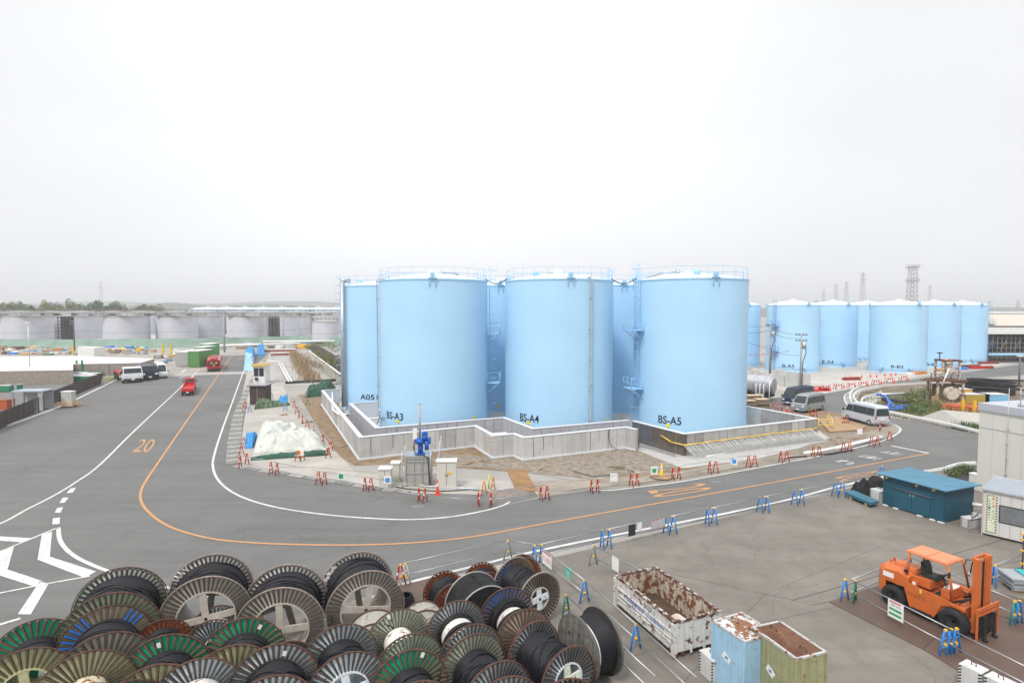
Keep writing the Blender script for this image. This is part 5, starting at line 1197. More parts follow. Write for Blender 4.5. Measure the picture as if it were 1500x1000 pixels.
def flatbed(t, B, s, h):
    q = MB(); q.box(-s-2.6, s-.65, -h, h, .85, 1.0); B(q, 'flat_bed', mat('red_bed', (.30,.035,.03), .6)); q = MB(); q.box(-s-2.5, s-.6, -.4, .4, .5, .84); B(q, 'chassis', BLACK)
    for x in (-s-.9, -s-1.7):
        for sg in (-1, 1): q = MB(); q.cyl((x, sg*h-.12*sg, .42), (x, sg*h+.05*sg, .42), .4, None, 18); B(q, 'wheel', DARK)
def cargo(t, B, s, h):
    q = MB(); q.box(-s-.9, s-.65, -h, h, .8, 1.5); B(q, 'cargo_box', NAVY)
vehicle('white flatbed truck with red bed parked at the end of the dark fence', 'flatbed_truck', 'truck', (172,556.5), (180,561), 'cab', CARW, -1, 1.9, flatbed, scl=1.5)
vehicle('navy truck parked between the white flatbed truck and the white van', 'truck', 'truck', (199,552.5), (207,557), 'cab', NAVY, -1, 1.8, cargo, scl=1.45)
vehicle('small white van at the right end of the parked row', 'van', 'van', (226,549.5), (230.5,553.5), 'van', CARW, -1, 1.6)
vehicle('pale blue van parked by the lamp post on the service road', 'van', 'van', (76,558.5), (61,558.5), 'van', mat('pale_blue_car', (.3,.36,.52), .35, .2, var=.04), 1, 1.7)
# ================================================================ mid ground, left
t = thing('covered_basin', 'long raised basin topped by bright white sheeting left of the parked trucks', 'basin', gp(0,549))
O = gp(0,549); zb = 2.3
P = [gp(a, b, zb) for a, b in [(-250,547),(107,541.5),(107,533),(206,531),(226,525),(120,521.5),(-250,523)]]
mb = MB(); mb.prism([(p.x-O.x, p.y-O.y) for p in P], .0, zb-.05, 1); mb.build('basin_wall', [CONC, mat('brown_boards', (.30,.26,.225), .8, var=.2, streak=.4)], t)
mb = MB(); mb.prism([(p.x-O.x, p.y-O.y) for p in P], zb-.049, zb); mb.build('white_cover', mat('white_sheeting', (.72,.71,.69), .6, var=.05, sc_=.15, stain=.25), t)
mb = MB(); 
P = [gp(a, b, 0) for a, b in [(107,550),(150,553),(212,546),(208,541),(150,543)]]; c = gp(150,548)
t = thing('board_wall', 'brown boarded wall behind the white flatbed truck', 'wall', c)
a_, b_, c_ = gp(108,549)-c, gp(160,550)-c, gp(208,543)-c
for q0, q1 in ((a_, b_), (b_, c_)):
    dd = (q1-q0); mb.cb(((q0.x+q1.x)/2, (q0.y+q1.y)/2, 1.1), (dd.length, .2, 2.2), 0, math.atan2(dd.y, dd.x))
mb.build('boards', mat('brown_boards', (.25,.19,.14), .8), t)
for i, x in enumerate((113, 121)):
    mb = MB(); p = gp(x,551); mb.box(-.12,.12,-.12,.12,0,3.0); tag(mb.build('green_post', GREENP, None, p), f'{["left","right"][i]} one of two green posts before the brown boarded wall', 'post', 'green posts')
# fences
def fence(label, L, h, panel, post, step=1.6, solid=True, bars=False):
    P = [gp(*q) for q in L]; O = P[0]; t = thing('panel_fence', label, 'fence', O)
    for i in range(len(P)-1):
        a, b = P[i]-O, P[i+1]-O; d = b-a; n = max(1, round(d.length/step)); rz = math.atan2(d.y, d.x)
        for k in range(n+1): 
            p = a.lerp(b, k/n); mb = MB(); mb.cb((p.x, p.y, h/2+.03), (.07, .07, h+.06), 0, rz); mb.build('post', post, t)
        if solid:
            mb = MB(); c = (a+b)/2; mb.cb((c.x, c.y, h/2+.05), (d.length, .03, h-.15), 0, rz); mb.build('panel', panel, t)
        mb = MB(); c = (a+b)/2
        for z in (.08, h-.02): mb.cb((c.x, c.y, z), (d.length, .05, .05), 0, rz)
        if bars:
            m_ = int(d.length/.25)
            for k in range(m_): p = a.lerp(b, k/m_); mb.cb((p.x, p.y, h/2), (.02, .02, h-.1), 0, rz)
        mb.build('rail', post, t)
    return t
BRF = mat('brown_fence_mesh', (.055,.045,.04), .7, var=.15); BRP = mat('dark_brown_post', (.025,.02,.018), .5)
fence('dark brown mesh fence at the far left beside the road', [(-60,652),(0,629),(50,606.5)], 1.75, BRF, BRP)
fence('open black railing linking the two dark brown fences', [(52,606),(77,594)], 1.7, BRF, BRP, 1.1, False, True)
fence('dark brown mesh fence with yellow strips running to the white truck', [(77,594),(112,578),(148,563)], 1.8, BRF, BRP)
t = thing('guard_rail', 'low yellow green railing at the foot of the white truck', 'guard rail', gp(151,563)); mb = MB(); a, b = Vector((0,0,0)), gp(172,556)-gp(151,563)
for z in (.5, .95): mb.cyl((a.x,a.y,z), (b.x,b.y,z), .05, None, 6)
for k in range(5): p = a.lerp(b, k/4); mb.cyl((p.x,p.y,0), (p.x,p.y,1.0), .05, None, 6)
mb.build('rails', mat('yellow_green', (.4,.42,.05), .6), t)
t = thing('control_cabinet', 'grey control cabinet inside orange guard pipes by the dark fence', 'cabinet', gp(97.5,597)); mb = MB(); mb.box(-.62,.62,0,.8,.15,1.95); mb.build('body', mat('cabinet_grey', (.48,.48,.45), .5), t); mb = MB(); mb.box(-.66,.66,-.05,.85,1.95,2.02); mb.build('top', WHITE, t); mb = MB(); mb.box(.3,.31,-.01,-.002,.2,1.9); mb.box(-.63,.63,-.02,.82,0,.15); mb.build('door_seam', BLACK, t)
for i, x in enumerate((88, 100, 110, 115)):
    t = thing('guard_hoop', f'orange guard hoop, {ORD[i]} from the left round the grey control cabinet', 'guard hoop', gp(x,598.5 if i < 2 else 596), .2 if i < 2 else 1.2, 'orange guard hoops'); mb = MB(); mb.tube([(-.45,0,0),(-.45,0,.7),(-.38,0,.78),(.38,0,.78),(.45,0,.7),(.45,0,0)] if i < 2 else [(-.2,0,0),(-.2,0,.75),(.2,0,.75),(.2,0,0)], .04, 6); mb.cyl((-.4,0,.4),(.4,0,.4) if i < 2 else (.2,0,.4),.03,None,6); mb.build('hoop', mat('orange_yellow', (.75,.33,.03), .5), t)
t = thing('shelter', 'grey steel shelter with flat roof behind the left fence', 'shelter', gp(41,603), .1); mb = MB(); mb.box(-1.75,1.7,0,1.9,2.35,2.5); mb.build('roof', mat('shelter_roof', (.35,.4,.47), .4), t)
for x, y in ((-1.65,.05),(1.6,.05),(-1.65,1.8),(1.6,1.8)): mb = MB(); mb.box(x-.06,x+.06,y-.06,y+.06,0,2.35); mb.build('post', mat('shelter_post', (.28,.31,.35), .4), t)
mb = MB(); mb.box(-1.6,1.5,1.82,1.86,.2,2.3); mb.box(1.1,1.5,.1,.14,.0,2.3); mb.build('panel', mat('shelter_panel', (.38,.38,.37), .4), t)
t = thing('orange_bin', 'rust orange metal bin at the left edge', 'bin', gp(4,600)); mb = MB(); mb.box(-.9,.5,0,1.2,0,1.1); mb.build('body', mat('bin_orange', (.42,.09,.03), .6, var=.2), t); mb = MB(); mb.box(-.95,.55,-.05,1.25,1.1,1.16); mb.build('rim', mat('bin_rim', (.25,.06,.03), .6), t)
def pole(label, px, pyb, pyt, r, m, head=None, arms=0, name='utility_pole', tr=False, cat='pole'):
    p = gp(px, pyb); h = gd(px, pyt, p.y).z; t = thing(name, label, cat, p)
    mb = MB(); mb.cyl((0,0,0),(0,0,h),r,r*.65,10); mb.build('shaft', m, t)
    if head: mb = MB(); mb.box(-.45,.45,-.15,.15,h,h+.14); mb.build('lamp_head', WHITE, t)
    for k in range(arms):
        mb = MB(); z = h-.3-k*.9; mb.box(-.9,.9,-.05,.05,z,z+.09)
        for x in (-.8,-.35,.35,.8): mb.cyl((x,0,z+.09),(x,0,z+.3),.05,None,6)
        mb.build('cross_arm', BLACK if tr else GALV, t)
    if tr:
        mb = MB(); mb.cyl((.45,0,h-2.4),(.45,0,h-1.4),.32,None,12); mb.build('transformer', GALV, t)
        mb = MB(); mb.tube([(.5,-.1,h-1.4),(.75,-.1,h-3),(.2,-.2,h-4.5),(.15,-.2,.6)],.06,6); mb.build('riser_cable', BLACK, t)
    return t
POLEC = mat('pole_concrete', (.33,.32,.3), .8); POLED = mat('pole_brown', (.12,.105,.1), .7)
pole('slim grey lamp post beside the pale blue van', 44.5, 556, 473, .12, GALV, head=True, name='lamp_post')
pole('brown utility pole in front of the left grey tanks', 109.5, 517, 469, .22, POLED, arms=2)
pole('tall pale pole standing in the green bank left of the road end', 329, 516, 461, .28, POLEC, arms=1)
pole('slim pole between two grey tanks right of the road end', 415.5, 500, 461, .2, POLEC, arms=1)
pole('short dark pole by the whitish tank near the blue tanks', 461.5, 504, 478, .25, POLED)
up1 = pole('concrete utility pole with cable and pink bunting before the distant tank B-A5', 1127, 551, 474, .17, POLEC, arms=1, tr=True)
up2 = pole('grey utility pole with transformer left of the red barriers', 1172, 569, 488, .15, POLEC, arms=2, tr=True)
pole('grey camera pole at the right edge', 1492.5, 566, 522, .17, mat('dark_grey_pole', (.14,.14,.15), .5), head=True, name='camera_pole')
# wires
def wire(label, pts, r=.03, m=BLACK, cat='wire'):
    mb = MB(); mb.tube(pts, r, 5); o = mb.build('overhead_wire', m); return tag(o, label, cat)
a = gd(1126,477,gp(1127,551).y); b = gd(1172,490,gp(1172,569).y)
for i, (za, zb_) in enumerate(((0,0),(-.9,-.6),(-4.0,-3.2))):
    A = a+Vector((0,0,za)); B_ = b+Vector((0,0,zb_)); L_ = [A.lerp(B_, k/8)-Vector((0,0,.5*math.sin(PI*k/8))) for k in range(9)]; wire(f'{["top","middle","lowest"][i]} wire strung between the two utility poles', L_)
    E = gd(1085, 476+i*10, a.y+8); wire(f'{["top","middle","lowest"][i]} wire from the left utility pole toward tank BS-A5', [A.lerp(E, k/6)-Vector((0,0,.3*math.sin(PI*k/6))) for k in range(7)])
A = gd(1096,519,88); B_ = gd(1158,513,88)
t = thing('bunting', 'string of small pink pennants across the distant tanks', 'bunting', (A.x, A.y, A.z)); mb = MB(); mb.tube([A.lerp(B_, k/8)-A-Vector((0,0,.25*math.sin(PI*k/8))) for k in range(9)], .015, 4); mb.build('string', BLACK, t)
for k in range(10): p = A.lerp(B_, (k+.5)/10)-A-Vector((0,0,.25*math.sin(PI*(k+.5)/10))); mb = MB(); mb.add([(p.x-.12,p.y,p.z),(p.x+.12,p.y,p.z),(p.x,p.y,p.z-.24)],[(0,1,2)]); mb.build('pennant', mat('pink', (.7,.1,.2), .6), t)
# containers near the road end
O = gp(256,536); 
def crate_box(label, px0, px1, pyb, pyt, depth, m, name='container', cat='container', rz=0., roof=None, ribs=8):
    a, b = gp(px0, pyb), gp(px1, pyb); h = gd(px0, pyt, a.y).z; L = (b-a).length; t = thing(name, label, cat, a, rz)
    mb = MB(); mb.box(0, L, 0, depth, .1, h); mb.build('body', m, t)
    mb = MB()
    for k in range(ribs): mb.box(L*(k+.3)/ribs, L*(k+.5)/ribs, -.05, -.002, .15, h-.1)
    for k in range(int(depth/.8)): mb.box(L+.002, L+.05, k*.8+.2, k*.8+.5, .15, h-.1); mb.box(-.05, -.002, k*.8+.2, k*.8+.5, .15, h-.1)
    mb.build('corrugation', m, t)['kind'] = 'stuff'
    if roof: mb = MB(); mb.box(-.1, L+.1, -.1, depth+.1, h, h+.15); mb.build('roof', roof, t)
    return t
CG = mat('bright_green_container', (.10,.29,.08), .5, var=.15, rust=.15); CGR = mat('grey_container', (.42,.42,.42), .5, var=.1, streak=.2)
crate_box('grey container beside the bright green one near the road end', 257, 275.5, 537, 516, 9, CGR, roof=WHITE)
for k, (x0, x1, yb, yt) in enumerate(((276,292,538,514.5),(285,299,530,509),(293,306,524,504.5))):
    crate_box(f'bright green container with white roof, {["nearest","middle","furthest"][k]} of the three', x0, x1, yb, yt, 5.5, CG, roof=WHITE)
crate_box('small white cabin with dark window in front of the green bank', 114, 138, 524, 509, 4, WHITE, 'site_cabin', 'cabin', ribs=2)
# guard booth
O = gp(371,562); t = thing('guard_booth', 'white guard booth with ribbed yellow roof beside the road', 'booth', O, .0)
hB2 = gd(371,535.5,O.y).z; Lb = (gp(388,562)-O).length; mb = MB(); mb.box(0,Lb,0,2.2,.1,hB2); mb.build('wall', CARW, t)
mb = MB(); mb.box(-.15,Lb+.15,-.4,3.6,hB2,hB2+.12); 
for k in range(7): mb.box(-.12+k*(Lb+.2)/7,-.06+k*(Lb+.2)/7,-.4,3.6,hB2+.12,hB2+.2)
mb.build('roof', mat('yellow_roof', (.62,.48,.26), .6), t); mb = MB(); mb.box(-.17,Lb+.17,-.45,-.401,hB2-.08,hB2+.1); mb.build('fascia', mat('yellow_fascia', (.6,.4,.05), .5), t)
for x0, x1 in ((.15,Lb*.47),(Lb*.53,Lb-.15)): mb = MB(); mb.box(x0,x1,-.03,-.002,hB2*.42,hB2*.85); mb.build('window', GLASS, t)
mb = MB(); mb.box(.4,.8,-.3,-.002,hB2*.2,hB2*.35); mb.build('shelf', BLACK, t)
O = gp(366,593); t = thing('brown_box', 'dark brown box booth with grey lid in front of the guard booth', 'box booth', O, .0); hb3 = gd(366,565,O.y).z; Lb = (gp(390,593)-O).length
mb = MB(); mb.box(0,Lb,0,1.6,.05,hb3); mb.build('body', mat('dark_brown_sheet', (.06,.045,.04), .6, var=.1), t); mb = MB(); mb.box(-.2,Lb+.1,-.25,2.0,hb3,hb3+.12); mb.build('lid', mat('greyish_purple', (.3,.28,.31), .6), t)
mb = MB(); mb.box(Lb*.45,Lb*.47,-.01,-.002,.1,hb3-.05); mb.build('door_seam', mat('yellow_seam', (.5,.35,.2), .6), t)
# white tarp heap and others
TARPW = mat('white_tarpaulin', (.53,.54,.49), .55, var=.1, sc_=1.2, bump=.6, bs=1.6, stain=.18, bd=.15)
def drape(name, label, cat, L, h, m, seed=0., n=56, fold=.14, skirt=.85, group=None):
    P = [gp(*q) for q in L]; c = sum(P, Vector())/4; mb = MB(); vs = []
    for i in range(n+1):
        for j in range(n+1):
            s, r = i/n, j/n; p = P[0]*(1-s)*(1-r)+P[1]*s*(1-r)+P[2]*s*r+P[3]*(1-s)*r-c
            e = min(s, 1-s, r, 1-r)*2; pl = 1-(1-min(1, e/.55))**3
            nn = mnoise.noise(Vector((p.x*.55+seed, p.y*.55, seed)))
            crease = abs(mnoise.noise(Vector((p.x*1.3+seed*2, p.y*1.3, seed+4))))
            edge_ = 1-min(1, e/.5); ang = math.atan2(p.y, p.x); fl_ = fold*2.6*edge_*pl*math.sin(ang*(15+seed % 3)+3*nn); big = mnoise.noise(Vector((p.x*.28+seed*3, p.y*.28, 1)))
            z = h*(pl*(skirt+.5*nn+.7*big))-fold*3.2*crease*(.3+pl)+fold*1.5+fl_; z = max(.02 if e > 0 else .0, z) if e > 0 else .0
            vs.append((p.x, p.y, z))
    mb.add(vs, [(i*(n+1)+j, (i+1)*(n+1)+j, (i+1)*(n+1)+j+1, i*(n+1)+j+1) for i in range(n) for j in range(n)], 0, h < 1.3)
    return tag(mb.build(name, m, None, c), label, cat, group)
drape('tarp_heap', 'big heap under a creased white tarpaulin behind the red barricades', 'tarpaulin heap', [(369,672),(480,662),(461,637),(378,636)], 1.5, TARPW, 3.1)
drape('tarp_heap', 'blue tarpaulin bundle at the left end of the white heap', 'tarpaulin heap', [(359,657),(370,657),(378,643),(360,643)], .95, TARPB, 1.)
drape('tarp_heap', 'green net spread along the near foot of the white tarpaulin heap', 'net', [(366,675),(482,667),(484,663),(368,669)], .25, TARPG, 5., fold=.05)
drape('tarp_heap', 'dark green netting heap beside the back corner of the bund wall', 'net', [(449,583),(482,579),(492,569),(450,571)], 1.1, TARPG, 6.)
drape('tarp_heap', 'mixed green netting in front of the dark brown box', 'net', [(372,600),(425,594),(420,590),(374,594)], .6, mat('green_net_light', (.09,.13,.07), .7, var=.5, sc_=2, bump=.8), 7.)
drape('tarp_heap', 'small bright blue bundle on the green netting', 'tarpaulin heap', [(408,595),(423,594),(422,590),(409,591)], .8, TARPB, 8.)
for i, q in enumerate(([(357,543),(371,543),(372,531),(358,531)], [(358,530),(372,530),(374,519),(360,519)], [(376,522),(388,521),(387,514),(377,515)])):
    drape('tarp_heap', f'blue tarpaulin stack beside the guard booth, {["nearest","middle","furthest"][i]} of three', 'tarpaulin heap', q, 1.9, TARPB if i else mat('pale_blue_tarp', (.3,.5,.62), .5, var=.15, bump=.4), 10.+i, fold=.2)
# channel with dry grass
sheet_obj('drainage_channel', [(402,566),(496,562),(470,517),(400,517)], .02, mat('channel_concrete', (.34,.33,.31), .9, var=.15, sc_=.4, bump=.3, stain=.5))
mb = MB(); a = [gp(470,512), gp(445,512), gp(430,517), gp(470,563), gp(497,562), gp(497,545)]
P = [gp(435,518), gp(475,563), gp(498,563), gp(498,545,2.0), gp(452,513,2.0)]
mb.add([P[0], P[1], P[2], P[3], P[4]], [(0,1,2,3),(0,3,4)]); struct(mb.build('channel_slope', mat('sprayed_slope', (.36,.34,.29), .95, var=.2, sc_=.3, bump=.5, stain=.5)))
mb = MB(); ribbon(mb, [gp(452,513,2.1), gp(475,530,2.1), gp(499,548,2.1)], .3, 2.1); struct(mb.build('slope_edge', WHITE))
for i, (p0, p1) in enumerate((((408,531),(423,558)),((412,531),(427,558)))):
    mb = MB(); mb.cyl(gp(*p0,.6), gp(*p1,.5), .14, None, 8); tag(mb.build('white_pipe', WHITE), f'{["left","right"][i]} one of two parallel white pipes in the drainage channel', 'pipe', 'white channel pipes')
mb = MB(); mb.cyl(gp(418,560,.25), gp(498,556,.25), .2, None, 8); tag(mb.build('black_pipe', BLACK), 'long black pipe crossing the drainage channel behind the barricades', 'pipe')
mb = MB(); mb.cyl(gp(392,529,1.4), gp(412,529,1.4), .12, None, 8); tag(mb.build('white_pipe', WHITE), 'short white pipe joining the guard booth side to the channel', 'pipe')
for i, (x0, x1, y) in enumerate(((377,433,515.5),(397,424,521))):
    t = thing('long_beam', f'{["upper white","lower short white"][i]} beam with rusty underside at the channel end', 'beam', gp(x0,y)); d = gp(x1,y-1)-gp(x0,y); rz = math.atan2(d.y,d.x); mb = MB(); mb.cb((d.x/2,d.y/2,.75),(d.length,.6,.35),0,rz); mb.build('white_face', WHITE, t); mb = MB(); mb.cb((d.x/2,d.y/2,.3),(d.length,.5,.54),0,rz); mb.build('rusty_foot', mat('rust_beam', (.3,.08,.04), .7), t)
# ---------------------------------------------------------------- foliage helpers
def leaves(mb, c, rx, rz_, n, sz, m, seed, dark=None, squash=1.):
    r = random.Random(seed)
    for k in range(n):
        while True:
            x, y, z = r.uniform(-1,1), r.uniform(-1,1), r.uniform(-1,1)
            if .15 < x*x+y*y+z*z < 1: break
        p = Vector((c[0]+x*rx, c[1]+y*rx, c[2]+z*rz_)); a = Vector((r.gauss(0,1), r.gauss(0,1), r.gauss(0,1))).normalized(); b = a.orthogonal().normalized(); d = a.cross(b); s = sz*r.uniform(.6,1.3)
        mb.add([p+b*s, p+d*s*.6, p-b*s, p-d*s*.6], [(0,1,2,3)], m if isinstance(m, int) else r.choice(m))
LF = [mat('leaf_%d' % i, c, .75, var=.25, sc_=.6) for i, c in enumerate([(.065,.11,.03),(.10,.15,.045),(.14,.18,.06),(.05,.085,.03),(.16,.15,.09),(.21,.23,.08)])]
BARK = mat('bark', (.09,.07,.055), .9)
def tree(label, x, y, h, w, pal, seed, trunk=True, n=900, group='trees on the far skyline', z0=0., name='tree'):
    t = thing(name, label, 'tree', (x, y, z0), 0, group); r = random.Random(seed)
    mb = MB(); mb.cyl((0,0,0),(0,0,h*.55),w*.06,w*.03,6)
    for k in range(4): a = r.uniform(0,6.28); mb.cyl((0,0,h*.4),(math.cos(a)*w*.3,math.sin(a)*w*.3,h*.75),w*.025,w*.01,5)
    mb.build('trunk', BARK, t)
    mb = MB(); 
    for k in range(7):
        a = r.uniform(0,6.28); q = r.uniform(.1,.38)*w; leaves(mb, (math.cos(a)*q, math.sin(a)*q, h*r.uniform(.5,.88)), w*r.uniform(.16,.26), h*.17, n//7, w*.045, [0,1,2], seed*10+k)
    mb.build('crown', [LF[i] for i in pal], t)
r_ = random.Random(5)
for i in range(34):
    px = -60+i*9.4+r_.uniform(-3,3); top = 440+r_.uniform(-2,4)+max(0,(px-120))*.025+ (3 if px > 180 else 0); Y = 330+r_.uniform(-20,40); p = gd(px, 457, Y); h = gd(px, top, Y).z
    tree(f'{ORD[i]} tree from the left in the wood line above the grey tanks', p.x, Y, h, r_.uniform(7,11), r_.choice([(0,1,3),(1,2,5),(0,2,4),(1,5,2),(0,3,3)]), 50+i)
def bush(label, px, py, w, h, pal, seed, n=260, name='bush', group=None, sz=.09, z=0.):
    p = gp(px, py, z); t = thing(name, label, 'bush', p, 0, group); mb = MB()
    for k in range(3): mb.cyl((0,0,0),(math.cos(k*2.1)*w*.3,math.sin(k*2.1)*w*.3,h*.6),.03,.01,5)
    mb.build('stems', BARK, t); mb = MB(); r = random.Random(seed)
    for k in range(5): a = r.uniform(0,6.28); leaves(mb, (math.cos(a)*w*.3, math.sin(a)*w*.3, h*r.uniform(.3,.6)), w*.35, h*.38, n//5, sz, [0,1,2], seed*7+k)
    mb.build('foliage', [LF[i] if isinstance(i, int) else i for i in pal], t)
DRY = mat('dry_grass_a', (.32,.22,.12), .9, var=.25); DRY2 = mat('dry_grass_b', (.42,.31,.18), .9, var=.2); DRY3 = mat('dry_grass_c', (.22,.15,.09), .9)
def grass(name, label, L, w, n, h, mats, seed, z=0.):
    P = crom([gp(*q, z) for q in L], 8); r = random.Random(seed); mb = MB()
    for k in range(n):
        i = r.randrange(len(P)-1); p = P[i].lerp(P[i+1], r.random())+Vector((r.gauss(0,w),r.gauss(0,w),0)); a = r.uniform(0,6.28); hh = h*r.uniform(.5,1.2); l = Vector((math.cos(a),math.sin(a),0)); s = .035*h+.02
        tip = p+Vector((r.gauss(0,.25)*hh, r.gauss(0,.25)*hh, hh)); mb.add([p-l*s, p+l*s, tip], [(0,1,2)], r.randrange(len(mats)))
    o = mb.build(name, mats); struct(o, 'stuff'); return tag(o, label, 'grass') if label else o
grass('dry_grass', 'tall dry reeds along the foot of the channel slope', [(428,517),(437,530),(446,545),(457,561)], .8, 1700, 1.2, [DRY,DRY2,DRY3], 2)
grass('dry_grass', 'dry tufts scattered on the sprayed channel slope', [(446,520),(455,531),(470,540)], 1.6, 500, .9, [DRY,DRY3,LF[4]], 3, 1.0)
for i, (px, py, w, h) in enumerate(((452,512,3,1.6),(460,514,3,1.8),(468,520,3,1.8),(476,528,3,2),(485,538,2.5,2.2),(482,512,4,2.2),(491,516,4,2.6),(472,508,5,1.8),(492,530,2,1.6))):
    bush(f'{ORD[i]} green shrub along the brown channel fence near the blue tanks', px, py, w, h, (1,2,5), 80+i, 300, group='shrubs by the channel fence', sz=.14, z=1.6)
fence('brown mesh fence slanting past shrubs left of tank A051', [(456,517),(476,531),(499,551)], 3.2, mat('purple_brown_mesh', (.16,.12,.11), .7, var=.2), BRP, 3)
# ---------------------------------------------------------------- valve station and roadside
t = thing('valve_chamber', 'grey ribbed steel valve chamber with cage ladder in front of the outer bund wall', 'valve chamber', gp(594,712), math.radians(3)); STG = mat('chamber_grey', (.36,.36,.34), .55, var=.12, streak=.35, rust=.12)
hh = 2.0; mb = MB(); mb.box(0,1.7,0,1.5,0,hh); mb.build('body', STG, t); mb = MB()
for x in (0,.55,1.1,1.64): mb.box(x,x+.06,-.07,-.002,0,hh)
for z in (.15,.9,1.7,hh-.08): mb.box(-.02,1.72,-.085,-.072,z,z+.06)
mb.build('stiffener', STG, t); mb = MB(); mb.box(-.05,1.75,-.05,1.55,hh,hh+.07); mb.build('deck', GALV, t)
mb = MB()
for x,y in ((2.3,-.1),(2.3,1.5),(1.72,-.1)): mb.cyl((x,y,0),(x,y,hh+.5+(x>2)*.6),.03,None,6)
for z in (.6,1.2,1.8,2.4,2.9): mb.cyl((1.8,-.1,z),(2.3,-.1,z),.025,None,6); mb.cyl((2.3,-.1,z),(2.3,1.5,z),.02,None,6)
mb.build('scaffold_cage', GALV, t); mb = MB()
for x,y in ((-.2,-.15),(-.2,1.5)): mb.cyl((x,y,0),(x,y,hh+.5),.03,None,6)
for z in (.7,1.5): mb.cyl((-.2,-.15,z),(-.2,1.5,z),.025,None,6)
mb.build('side_frame', GALV, t)
VB = mat('valve_blue', (.015,.10,.42), .35, var=.1); t2 = thing('valve_actuator', 'bright blue gear valve actuator with tall stem pipe on the chamber', 'valve', t.matrix_world @ Vector((.0,0,0)), 0); t2.location = gp(594,712)+Vector((.95,.55,hh+.07))
mb = MB(); mb.cyl((0,0,0),(0,0,.08),.34,None,16); mb.cyl((0,0,.08),(0,0,.75),.18,None,14); mb.cyl((0,0,.75),(0,0,1.05),.34,.3,16); mb.build('pedestal', VB, t2)
mb = MB(); mb.cyl((-.35,0,.95),(.55,0,.95),.17,None,14); mb.cyl((.3,-.2,1.0),(.3,.2,1.45),.2,None,12); mb.cyl((.55,0,.95),(.7,0,.95),.24,None,14); mb.cb((.3,0,1.35),(.35,.35,.3)); mb.cyl((.45,-.15,.35),(.45,-.15,.95),.14,None,12); mb.build('gear_motor', VB, t2)
mb = MB(); mb.cyl((-.05,.05,1.05),(-.05,.05,3.45),.085,None,12); mb.cyl((-.05,.05,3.45),(-.05,.05,3.5),.1,None,12); mb.build('stem_pipe', mat('stem_grey', (.4,.4,.4), .5), t2)
mb = MB(); mb.box(-.5,-.22,-.1,.12,1.05,1.75); mb.build('switch_box', WHITE, t2); mb = MB(); mb.tube([(-.35,-.05,1.05),(-.45,-.2,.5),(-.3,-.25,0),(.2,-.5,.1),(.6,-.62,-.1),(.7,-.62,-1.9)],.035,6); mb.build('cable', BLACK, t2)
def scab(label, px0, px1, pyb, pyt, dep, m=None, rz=.03, split=True, base=True):
    a, b = gp(px0,pyb), gp(px1,pyb); h = gd(px0,pyt,a.y).z; L = (b-a).length; t = thing('steel_cabinet', label, 'cabinet', a, rz, 'pale cabinets round the valve chamber')
    m = m or mat('ivory_cabinet', (.56,.55,.49), .45, var=.05, streak=.1); mb = MB(); mb.box(0,L,0,dep,.12,h-.08); mb.build('body', m, t); mb = MB(); mb.box(-.05,L+.05,-.06,dep+.05,h-.08,h); mb.build('top', WHITE, t); mb = MB(); mb.box(-.04,L+.04,-.04,dep+.04,0,.118); mb.build('plinth', CONC3, t)
    if split:
        mb = MB(); mb.box(L/2-.01,L/2+.01,-.01,-.002,.2,h-.15); mb.build('door_seam', BLACK, t)
        for s in (-.08,.08): mb = MB(); mb.box(L/2+s-.02,L/2+s+.02,-.03,-.002,h*.45,h*.52); mb.build('handle', BLACK, t)
    return t, L, h
tt, L_, h_ = scab('tall ivory double door cabinet right of the valve chamber', 640, 668, 716, 675, .7)
mb = MB(); mb.box(L_*.55,L_*.75,-.02,-.004,h_*.52,h_*.6); mb.build('yellow_sticker', YEL, tt)
scab('low ivory cabinet left of the valve chamber, nearest the road', 555, 572, 715, 686, .7)
scab('slim ivory cabinet just behind the low one', 573, 585, 706, 677.5, .6, split=False)
def cone(px, py, label, m=None, h=.75, group='traffic cones', base=True):
    m = m or mat('cone_red', (.62,.05,.03), .5); key = 'cone'+m.name+str(h)
    if key in PROTO: return dup(PROTO[key], gp(px,py), 0, label, group)
    t = thing('traffic_cone', label, 'traffic cone', gp(px,py), 0, group); mb = MB(); mb.box(-.19,.19,-.19,.19,0,.04); mb.lathe([(.14,.04),(.03,h),(.001,h)],14); mb.build('cone_body', m, t)
    mb = MB(); r = lambda z: .14-.11*(z-.04)/(h-.04)+.004; mb.lathe([(r(h*.55),h*.55),(r(h*.75),h*.75)],14); mb.build('reflective_band', REDW, t); PROTO[key] = t; return t
cone(641,724,'red traffic cone before the tall ivory cabinet', h=1.0)
t = cone(969,698,'yellow traffic cone standing on a round timber base', mat('cone_yellow', (.75,.55,.02), .5), 1.0)
mb = MB(); mb.cyl((0,0,.05),(0,0,.14),.75,None,20); mb.box(-.9,.9,-.12,.12,.14,.16); tag(mb.build('round_pallet', WOOD, None, gp(969,699.5)), 'round timber pallet under the yellow cone', 'pallet')
P = G([(743,689),(768,687),(787,719),(757,722)]); c = sum(P, Vector())/4; mb = MB(); mb.prism([(p.x-c.x,p.y-c.y) for p in P],0,.03); tag(mb.build('steel_plate', mat('orange_rust_plate', (.27,.155,.07), .8, var=.3, sc_=1, stain=.4, fine=.15), None, (c.x,c.y,.03)), 'sandy rust coloured steel plate bridging to the bund wall', 'steel plate')
heap('gravel_heap', 'low spill of grey gravel left of the rusty plate', 'gravel', gp(742,722)+Vector((0,0,.02)), 1.7, .8, .16, mat('grey_gravel', (.2,.17,.15), .95, var=.5, sc_=9, bump=1., bs=25), seed=4)
